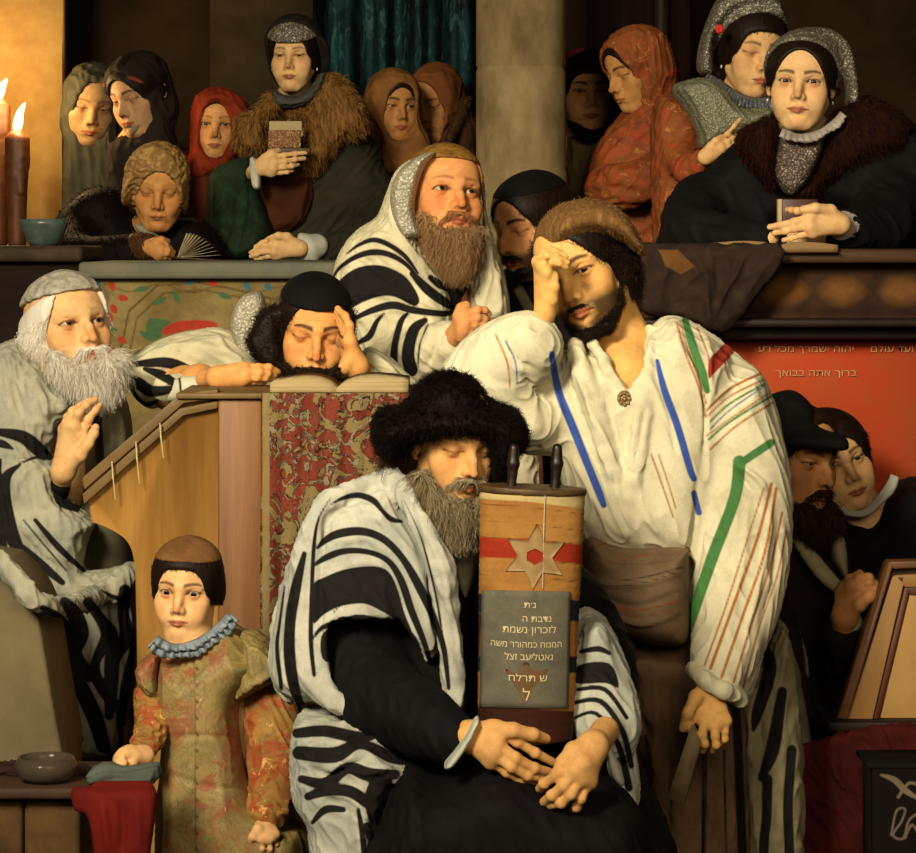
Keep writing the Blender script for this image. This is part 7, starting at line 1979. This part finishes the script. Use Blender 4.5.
    for i in range(6):
        for rr_, aa in ((33, i * 60), (17.5, i * 60 + 30)):
            a = math.radians(aa - 90 + 4); star.append((ctr[0] + rr_ * math.cos(a), ctr[1] + rr_ * math.sin(a)))
    sub = []
    for a, b in zip(star, star[1:] + star[:1]):
        for t in (0, .33, .66): sub.append((a[0] + (b[0] - a[0]) * t, a[1] + (b[1] - a[1]) * t))
    link('star', fillpoly(sub, .003), plain('pale_gold_cloth', '#a08458', .7, .3, n=60, b='#86683e'), r, smooth=False)
    hexa = [(ctr[0] + 9 * math.cos(math.radians(i * 60 - 26)), ctr[1] + 8 * math.sin(math.radians(i * 60 - 26))) for i in range(6)]
    link('star_centre', fillpoly(hexa, .0042), plain('mantle_red', '#8c2a16', .8, .1), r, smooth=False)
    t_ = zs((180, 655), (250, 630), (322, 655), (275, 720), (248, 768), (222, 720))
    link('gold_motif', fillpoly([tuple(q) for q in t_], .0035), plain('tarnished_gold', '#6a4a24', .6, .4, n=50, b='#544024'), r, smooth=False)
    ink = plain('silver_thread_letters', '#c8b88c', .5, .4, bump=0)
    for body, x, y, h, sq in (('נ׳ת', 258, 452, 8.2, 1.2), ('נדבת ה', 280, 498, 8.6, 1.1), ('לזכרון נשמת', 256, 535, 9.6, 1.05), ('המנוח כמהורר משה', 246, 582, 8.4, .98), ('גאטליעב זצל', 254, 624, 9.2, .98), ('ש תרלח', 250, 693, 9.4, 1.2), ('ל', 246, 755, 15, 1.0)):
        q = zs((x, y))[0]
        p = onface(q[0] + 1.5, q[1], .0035)
        wd = len(body) * h * .55
        t = text('lettering', body, q[0] + 1.5, q[1], p[1], h * 1.05, ink, pb, squash=sq)
        rz = rx * float(tp(p[2] - c[2]))   # bend the line round the scroll
        me = t.data; k = np.zeros(len(me.vertices) * 3); me.vertices.foreach_get('co', k); k = k.reshape(-1, 3)
        u = np.clip((k[:, 0] * sq + p[0] - c[0] - (p[2] - c[2]) * lean) / rz, -.95, .95); u0 = (p[0] - c[0] - (p[2] - c[2]) * lean) / rz
        k[:, 2] += -(rz * .62) * (math.sqrt(1 - u0 * u0) - np.sqrt(1 - u * u)); k[:, 1] -= k[:, 0] * .02
        me.vertices.foreach_set('co', k.ravel()); me.update()
    S = Sculpt(); S.chain([(onface(x, y, .002), .0011) for x, y in zs((312, 80), (308, 180), (306, 280), (304, 388))], .001)
    link('silver_cord', S.mesh(.0008, 0), plain('silver_cord', '#c8c0a8', .4, .5, .3, bump=0), r)
    S = Sculpt()
    S.add(lambda x, y, z: np.maximum(np.sqrt((x / (rx * 1.05)) ** 2 + (y / (rx * .68)) ** 2) * rx - rx * .98, np.abs(z) - .005), (-rx * 1.1, -rx, -.01), (rx * 1.1, rx, .01), 0, fr=Frame((c[0] + zt * lean, 4.48, c[2] + zt + .004), rot(0, 0, 2.5), 1))
    link('top_board', S.mesh(.0022, 1), plain('bead_wood', '#5a4222', .5, .4, n=60, b='#3a2812'), r)
    for dx in (-22, 22):
        S = Sculpt(); b = np.array([c[0] + zt * lean + dx * m, 4.48, c[2] + zt])
        S.chain([(b, .0085), (b + np.array([.003, 0, .03]), .0075), (b + np.array([.004, 0, .045]), .010), (b + np.array([.005, 0, .07]), .008)], .004)
        link('roller_handle', S.mesh(.0022, 1), plain('roller_wood', '#1c110a', .4, .4, n=30), r)

if build('props'):
    # candles and flames by the pillar
    wax = plain('brown_wax', '#6a3a16', .5, .4, n=20, b='#4e2a10', bump=.5)
    fl = emit('flame', '#ffd27a', 9.0)
    for x, y0, y1, rpx, fh, lab in ((17, 135, 246, 11.5, 32, 'thick brown candle with dripping wax, burning before the left pillar'), (-1, 103, 246, 11, 24, 'burning candle at the very left edge, cut off by the frame')):
        D = 8.2 if x > 10 else 8.32
        k = empty('candle', (P(x, 246, 8.2)[0], D, P(x, 246, 8.2)[2]), lab, 'candle', 'candles before the left pillar')
        S = Sculpt(); S.pc([(x, 242, D, rpx * .80), (x, (y0 + y1) / 2 + 8, D, rpx * .86), (x, y0 + 40, D, rpx * .98), (x, y0 + 6, D, rpx)], .004)
        rs = random.Random(5 + int(x))
        for i in range(9):
            a = rs.uniform(-1.4, 1.4); xx = x + rpx * .85 * math.sin(a); S.pc([(xx, y0 + 4, D - .02 * math.cos(a), 2.4), (xx, y0 + rs.uniform(20, 60), D - .025 * math.cos(a), 3.0)], .008)
        half_ = P(x, 243, D)[2]
        link('wax', S.mesh(.0032, 1), wax, k)
        S = Sculpt(); S.pc([(x, y0 + 4, D, 1.2), (x + 1, y0 - 8, D, 1.0)], .002); link('wick', S.mesh(.0018), plain('burnt_wick', '#0a0705', .9, .1), k)
        S = Sculpt(); S.pc([(x, y0 - 5, D, 2.4), (x + 1, y0 - 12, D, 3.6), (x + 3, y0 - fh * .7, D, 2.4), (x + 8, y0 - fh, D, .6)], .01, smooth=3)
        link('flame', S.mesh(.002, 1), fl, k)
        pl = bpy.data.lights.new('candle_light', 'POINT'); pl.energy = 7; pl.color = (1, .66, .28); pl.shadow_soft_size = .03
        po = bpy.data.objects.new('candle_light', pl); COL.objects.link(po); po.location = P(x + 4, y0 - fh - 6, D - .03); po.parent = k; po.location = P(x + 4, y0 - fh - 6, D - .03) - np.array(k.location)
    # the drip tray under the candles
    b = P(44, 246, 7.3)
    d = link('drip_dish', lathe([(0, 0), (.035, 0), (.045, .012), (.062, .055), (.064, .07), (.06, .07), (.055, .055), (.040, .016), (0, .012)], (b[0], 7.3, b[2]), 40), plain('blue_glaze', '#5a6a62', .3, .5, n=30, b='#3c4a46'))
    tag(d, 'small blue-grey glazed dish beside the thick candle', 'dish')
    # teal curtain
    gx, gy = np.meshgrid(np.linspace(306, 490, 150), np.linspace(-260, 330, 60))
    wv = .045 * np.sin(gx * .16 + .5 * np.sin(gy * .01)) + .02 * np.sin(gx * .37 + 1)
    D = 9.06
    G = np.stack([(gx - HX) * D / FPX, D + wv, CAMZ - (gy - HY) * D / FPX], -1)[::-1]
    N = NT('teal_damask')
    base = N.mix(N.gray(N.noise(7, 5, .7), .38, .66), '#081618', '#163c40')
    base = N.mix(N.math('MULTIPLY', N.gray(N.noise(26, 5, .75, N.scale((1, 1, .35)), dist=1.5), .54, .62), .55), base, '#3e6e66')
    N.bump(N.noise(60, 4), .3, .006)
    cu = link('curtain', sheet(G, .012), N.out(base, .75, .2)); tag(cu, 'dark teal damask curtain hanging behind the women, left of the column', 'curtain')
    # prayer book of the woman in the gallery
    z4 = Z(200, 0, 3.159); DB = 7.60 + .34
    bk = empty('prayer_book', P(285, 148, DB), 'small jewelled silver-gilt prayer book held up by the woman in brown fur', 'book')
    bevel(link('cover', pxbox(268, 130, 301, 148, DB, .012), spangle('gilt_relief', '#6a4422', '#8c6234', '#d8b070'), bk, smooth=False), .003)
    bevel(link('page_block', pxbox(269, 121, 302, 131, DB + .004, .03), plain('pages_c8b890', '#c0b28c', .8, .1, n=1.0, b='#9c8a5c', bump=.4, stretch=(2, 300, 2)), bk, smooth=False), .003)
    bevel(link('cover', pxbox(267, 148, 310, 153, DB - .005, .05), plain('book_cover_brown', '#4c3826', .5, .3), bk, smooth=False), .002)
    # the old woman's book: a fan of standing leaves
    z3 = Z(0, 0, 3.158); DB = 7.45 + .10
    bk = empty('open_book', P(198, 258, DB), 'open book with fanned pages on the rail before the old woman', 'book')
    pg = plain('pages_pale', '#c8bc98', .8, .1, n=1.0, b='#a89a74', bump=.2, stretch=(2, 2, 420))
    g0 = np.array(P(178, 258, DB))
    for i in range(11):
        t = i / 10; tip = P(*z3((590 + 105 * t, 735 + 70 * t * t))[0], DB + .0); b0 = P(*z3((560 + 12 * t, 812))[0], DB)
        e = P(*z3((590 + 120 * t ** .8, 812 if t > .5 else 812))[0], DB)
        link('leaf', slab([b0, b0 + (tip - b0) * .98, b0 + (tip - b0) * .98 + [0, .11, .0], b0 + [0, .11, 0]], .0016, (1, 0, .8)), pg, bk, smooth=False)
    link('cover', slab([P(174, 257, DB - .01), P(226, 260, DB - .01), P(226, 260, DB + .13), P(174, 257, DB + .13)], .004), plain('book_cover_brown', '#4c3826', .5, .3), bk, smooth=False)
    # right gallery: a small closed book in her hands, an open one under
    bk = empty('prayer_book', P(800, 221, 6.62), 'small dark red book held upright in the black-fur woman\'s hands', 'book')
    zr = Z(660, 0, 3.281)
    bevel(link('cover', pxbox(782, 199, 818, 232, 6.60, .006), plain('red_leather', '#4c2414', .45, .35, n=20, b='#33160c'), bk, smooth=False), .002)
    bevel(link('page_block', pxbox(778, 199, 815, 231, 6.607, .03), plain('pages_c8b890', '#c0b28c', .8, .1, n=1.0, b='#9c8a5c', bump=.4, stretch=(2, 300, 2)), bk, smooth=False), .002)
    open_book('open_book', (714, 243), (780, 247), (838, 245), 6.40, 6.53, 'flat open book on the right gallery rail under the black sleeves', th=.014, sag=.010, cover='#4a2418', page='#8c6a44')
    # dark cloth hung over the right rail
    zd = Z(640, 230, 3.319)
    S = Sculpt()
    S.puff(zd((10, 60), (60, 50), (200, 55), (330, 50), (460, 55), (480, 100), (440, 160), (390, 230), (330, 290), (280, 335), (200, 320), (130, 290), (60, 285), (0, 260), (-20, 150)), 6.38, .035, 8)
    S.add(lambda x, y, z: np.maximum(np.maximum(np.abs(x) - .165, np.abs(y) - .07), np.abs(z) - .008), (-.17, -.08, -.02), (.17, .08, .02), .02, fr=Frame(P(708, 250, 6.43), rot(0, 0, 0), 1))
    d = S.mesh(.0045, 2).fold([(zd((170, 70), (220, 160), (230, 320)), 4, 9), (zd((360, 70), (300, 180), (240, 300)), 3, 10), (zd((460, 70), (400, 150), (330, 240)), 4, 8), (zd((100, 80), (80, 170), (60, 260)), 4, 7), (zd((260, 70), (260, 160), (250, 240)), 4, -7)]).wrinkle((-.5, 0, -1), .05, .004, 141)
    d.ink('ink', [], [zd((62, 66), (62, 66), (124, 66), (126, 66), (180, 120), (180, 121), (138, 146), (134, 146), (86, 120), (84, 118))])
    c_ = link('draped_cloth', d, cloth('dark_drape', '#2e2018', '#1c130d', [('ink', ('#6a4824', '#54371a'))], nscale=8, dirt='#40301f')); tag(c_, 'dark brown cloth with a tan corner draped over the right gallery rail', 'cloth')
    # writing on the red wall
    w = plain('wall_letters', '#b88a60', .7, .2, bump=0)
    for body, x, y, h in (('יהוה ישמרך מכל רע', 806, 349, 9.5), ('ועד עולם', 892, 349, 9.5), ('ברוך אתה בבואך', 816, 373, 9.5)):
        t = text('trim_wall_writing', body, x, y + 3, 6.546, h, w, squash=1.25, extr=.001); t['kind'] = 'structure'
    # reading stand at the right with its framed board, and the table it stands on
    zN = Z(740, 560, 2.909); D = 5.50
    st = empty('reading_stand', P(890, 718, D + .05), 'framed wooden reading stand leaning on the dark table at the right edge', 'stand')
    W3 = lambda pts, d: [(P(x, y, d)[0], P(x, y, d)[2]) for x, y in pts]
    def board(nm, pts, d, dep, mat, up=.12):
        M = prism(W3(zN(*pts), d)[::-1], d, d + dep)
        zb = P(0, 720, D)[2]; M.V[:, 1] += (M.V[:, 2] - zb) * up
        return bevel(link(nm, M, mat, st, smooth=False), .003)
    fw = plain('stand_oak', '#6a4424', .5, .35, n=8, b='#482c16', stretch=(2, 2, .5)); fl_ = plain('stand_light', '#a0763e', .5, .35, n=8, b='#84602e', stretch=(2, 2, .5)); fr_ = plain('stand_red', '#5a2a14', .5, .35, n=8, b='#40200e')
    board('backing', [(300, 458), (455, 20), (700, 10), (700, 470)], D + .03, .02, fw)
    board('outer_frame', [(283, 462), (430, 30), (440, 12), (456, 12), (312, 465)], D - .005, .05, fw)
    board('outer_frame', [(440, 12), (700, 4), (700, 22), (452, 32)], D - .005, .05, fw)
    board('inner_frame', [(312, 466), (452, 52), (490, 50), (385, 466)], D + .008, .03, fl_)
    board('inner_frame', [(452, 52), (700, 40), (700, 80), (486, 84)], D + .008, .03, fl_)
    board('inlay', [(385, 466), (486, 84), (505, 82), (405, 466)], D + .012, .02, fr_)
    board('inlay', [(486, 84), (700, 78), (700, 100), (500, 106)], D + .012, .02, fr_)
    board('panel', [(405, 466), (500, 104), (700, 98), (700, 468)], D + .018, .015, plain('stand_panel', '#b08a52', .7, .2, n=5, b='#94703c'))
    tb = empty('table', (P(880, 0, 5.6)[0], 5.6, 0), 'dark table under the reading stand, spread with a deep red cloth', 'table')
    bevel(link('tabletop', pxbox(828, 722, 1010, 733, 5.47, .20), M_dark if build('set') else BLACK, tb, smooth=False), .004)
    for x in (836, 1000): link('leg', pxbox(x, 728, x + 14, 240 + CAMZ * FPX / 5.52, 5.50, .04), BLACK, tb, smooth=False)
    S = Sculpt()
    S.puff(zN((140, 545), (200, 530), (300, 500), (420, 480), (700, 470), (700, 520), (640, 560), (560, 620), (480, 680), (440, 760), (400, 900), (330, 1000), (240, 1000), (150, 880), (140, 700)), 5.42, .022, 10)
    d = S.mesh(.0048, 2).fold([(zN((260, 560), (290, 640), (360, 690)), 3, 8), (zN((160, 570), (230, 640), (300, 760)), 4, 8), (zN((330, 500), (400, 560), (480, 590)), 4, -8), (zN((200, 560), (270, 700), (320, 853)), 4, -9), (zN((420, 520), (420, 640), (380, 760)), 4, 8)]).wrinkle((.3, 0, -1), .05, .004, 142)
    c_ = link('red_cloth', d, cloth('deep_red_cloth', '#4c110b', '#2a0906', nscale=7, dirt='#200806')); tag(c_, 'deep red cloth falling in folds from the dark table at the right', 'cloth')
    # carved dark chest corner with pale scrolling ornament, lower right
    zc = Z(740, 560, 2.909)
    ch = empty('chest', (P(900, 0, 5.3)[0], 5.32, 0), 'dark chest with pale scrollwork at the lower right corner', 'chest')
    g = grid_plane(872, 768, 1010, 1000, 5.24, 1.4, .03)
    g.ink('ink', [(zc((410, 625), (450, 640), (480, 670), (512, 690)), [1, 3, 3, 2]), (zc((440, 800), (455, 730), (480, 725), (470, 760), (445, 800), (475, 810), (490, 760), (512, 740)), 1.0), (zc((480, 810), (500, 770), (520, 800)), 1.0), (zc((460, 690), (490, 650), (520, 655)), 1.5)])
    link('front', g, cloth('carved_ebony', '#140b07', '#0a0604', [('ink', ('#80705a', '#5c4e3c'))], nscale=10), ch)
    link('lid', pxbox(868, 765, 1010, 769, 5.225, .155), BLACK, ch, smooth=False)
    link('side', pxbox(872, 769, 878, 1000, 5.26, .12), BLACK, ch, smooth=False)
    # stone bench at the lower left with what lies on it
    z2 = Z(0, 520, 2.5606)
    b = empty('stone_bench', (P(50, 0, 4.7)[0], 4.72, 0), 'rough masonry bench at the lower left corner', 'bench')
    stn = plain('bench_stone', '#6a4e2c', .85, .15, n=9, b='#3e2c18', bump=.6)
    zfl = 240 + CAMZ * FPX / 4.62
    for (x0, y0, x1, y1) in ((-90, 800, 22, 860), (24, 800, 80, 860), (-90, 862, 80, 1000), (-90, 1002, 80, zfl)):
        bevel(link('block', pxbox(x0, y0, x1, y1, 4.62, .22), stn, b, smooth=False), .008)
    bevel(link('slab', pxbox(-90, 788, 136, 800, 4.585, .24), plain('bench_slab', '#2a1c14', .7, .25, n=8, b='#4a3420', bump=.4), b, smooth=False), .006)
    S = Sculpt(); S.puff(z2((185, 686), (230, 684), (290, 688), (390, 686), (400, 740), (385, 860), (380, 1000), (250, 1000), (240, 853), (225, 760), (190, 740)), 4.555, .02, 8)
    S.cone(P(100, 786, 4.575), P(146, 786, 4.575), .008, .008, .02)
    d = S.mesh(.0042, 2).fold([(z2((260, 710), (270, 780), (280, 860)), 4, 9), (z2((310, 710), (315, 790), (310, 870)), 4, -9), (z2((350, 710), (355, 790), (350, 870)), 4, 8)])
    d.V = d.V
    c_ = link('red_cloth', d, cloth('bright_red_cloth', '#6a160e', '#4a0e09', nscale=8)); tag(c_, 'red cloth hanging from the bench under the boy\'s hand', 'cloth')
    S = Sculpt(); S.puff(z2((225, 650), (270, 625), (330, 632), (400, 625), (408, 655), (370, 680), (290, 684), (240, 675)), 4.61, .04, 9)
    d = S.mesh(.004, 2).wrinkle((1, 0, .3), .03, .004, 143)
    c_ = link('folded_cloth', d, cloth('blue_grey_cloth', '#5a6058', '#434840')); tag(c_, 'blue-grey folded cloth on the bench beneath the boy\'s fist', 'cloth')
    S = Sculpt(); S.puff(z2((-40, 632), (20, 622), (90, 626), (160, 622), (220, 634), (225, 650), (130, 654), (60, 652), (-40, 652)), 4.72, .04, 6)
    d = S.mesh(.0042, 2).wrinkle((1, 0, -.3), .03, .004, 144)
    c_ = link('dark_cloth', d, cloth('umber_cloth', '#332018', '#22160f', nscale=9)); tag(c_, 'crumpled dark umber cloth along the bench top, behind the glass bowl', 'cloth')
    N = NT('smoky_glass'); N.b.inputs['Transmission Weight'].default_value = .8; N.b.inputs['IOR'].default_value = 1.2; gm = N.out('#8a7c68', .15, .5)
    p0 = P(46, 774, 4.64)
    g = link('glass_bowl', lathe([(0, 0), (.03, 0), (.045, .008), (.052, .025), (.046, .040), (.043, .040), (.048, .025), (.042, .011), (.0, .004)], (p0[0], 4.64, p0[2] - .011), 40), gm); tag(g, 'small smoky glass bowl on the stone bench at the lower left', 'bowl')
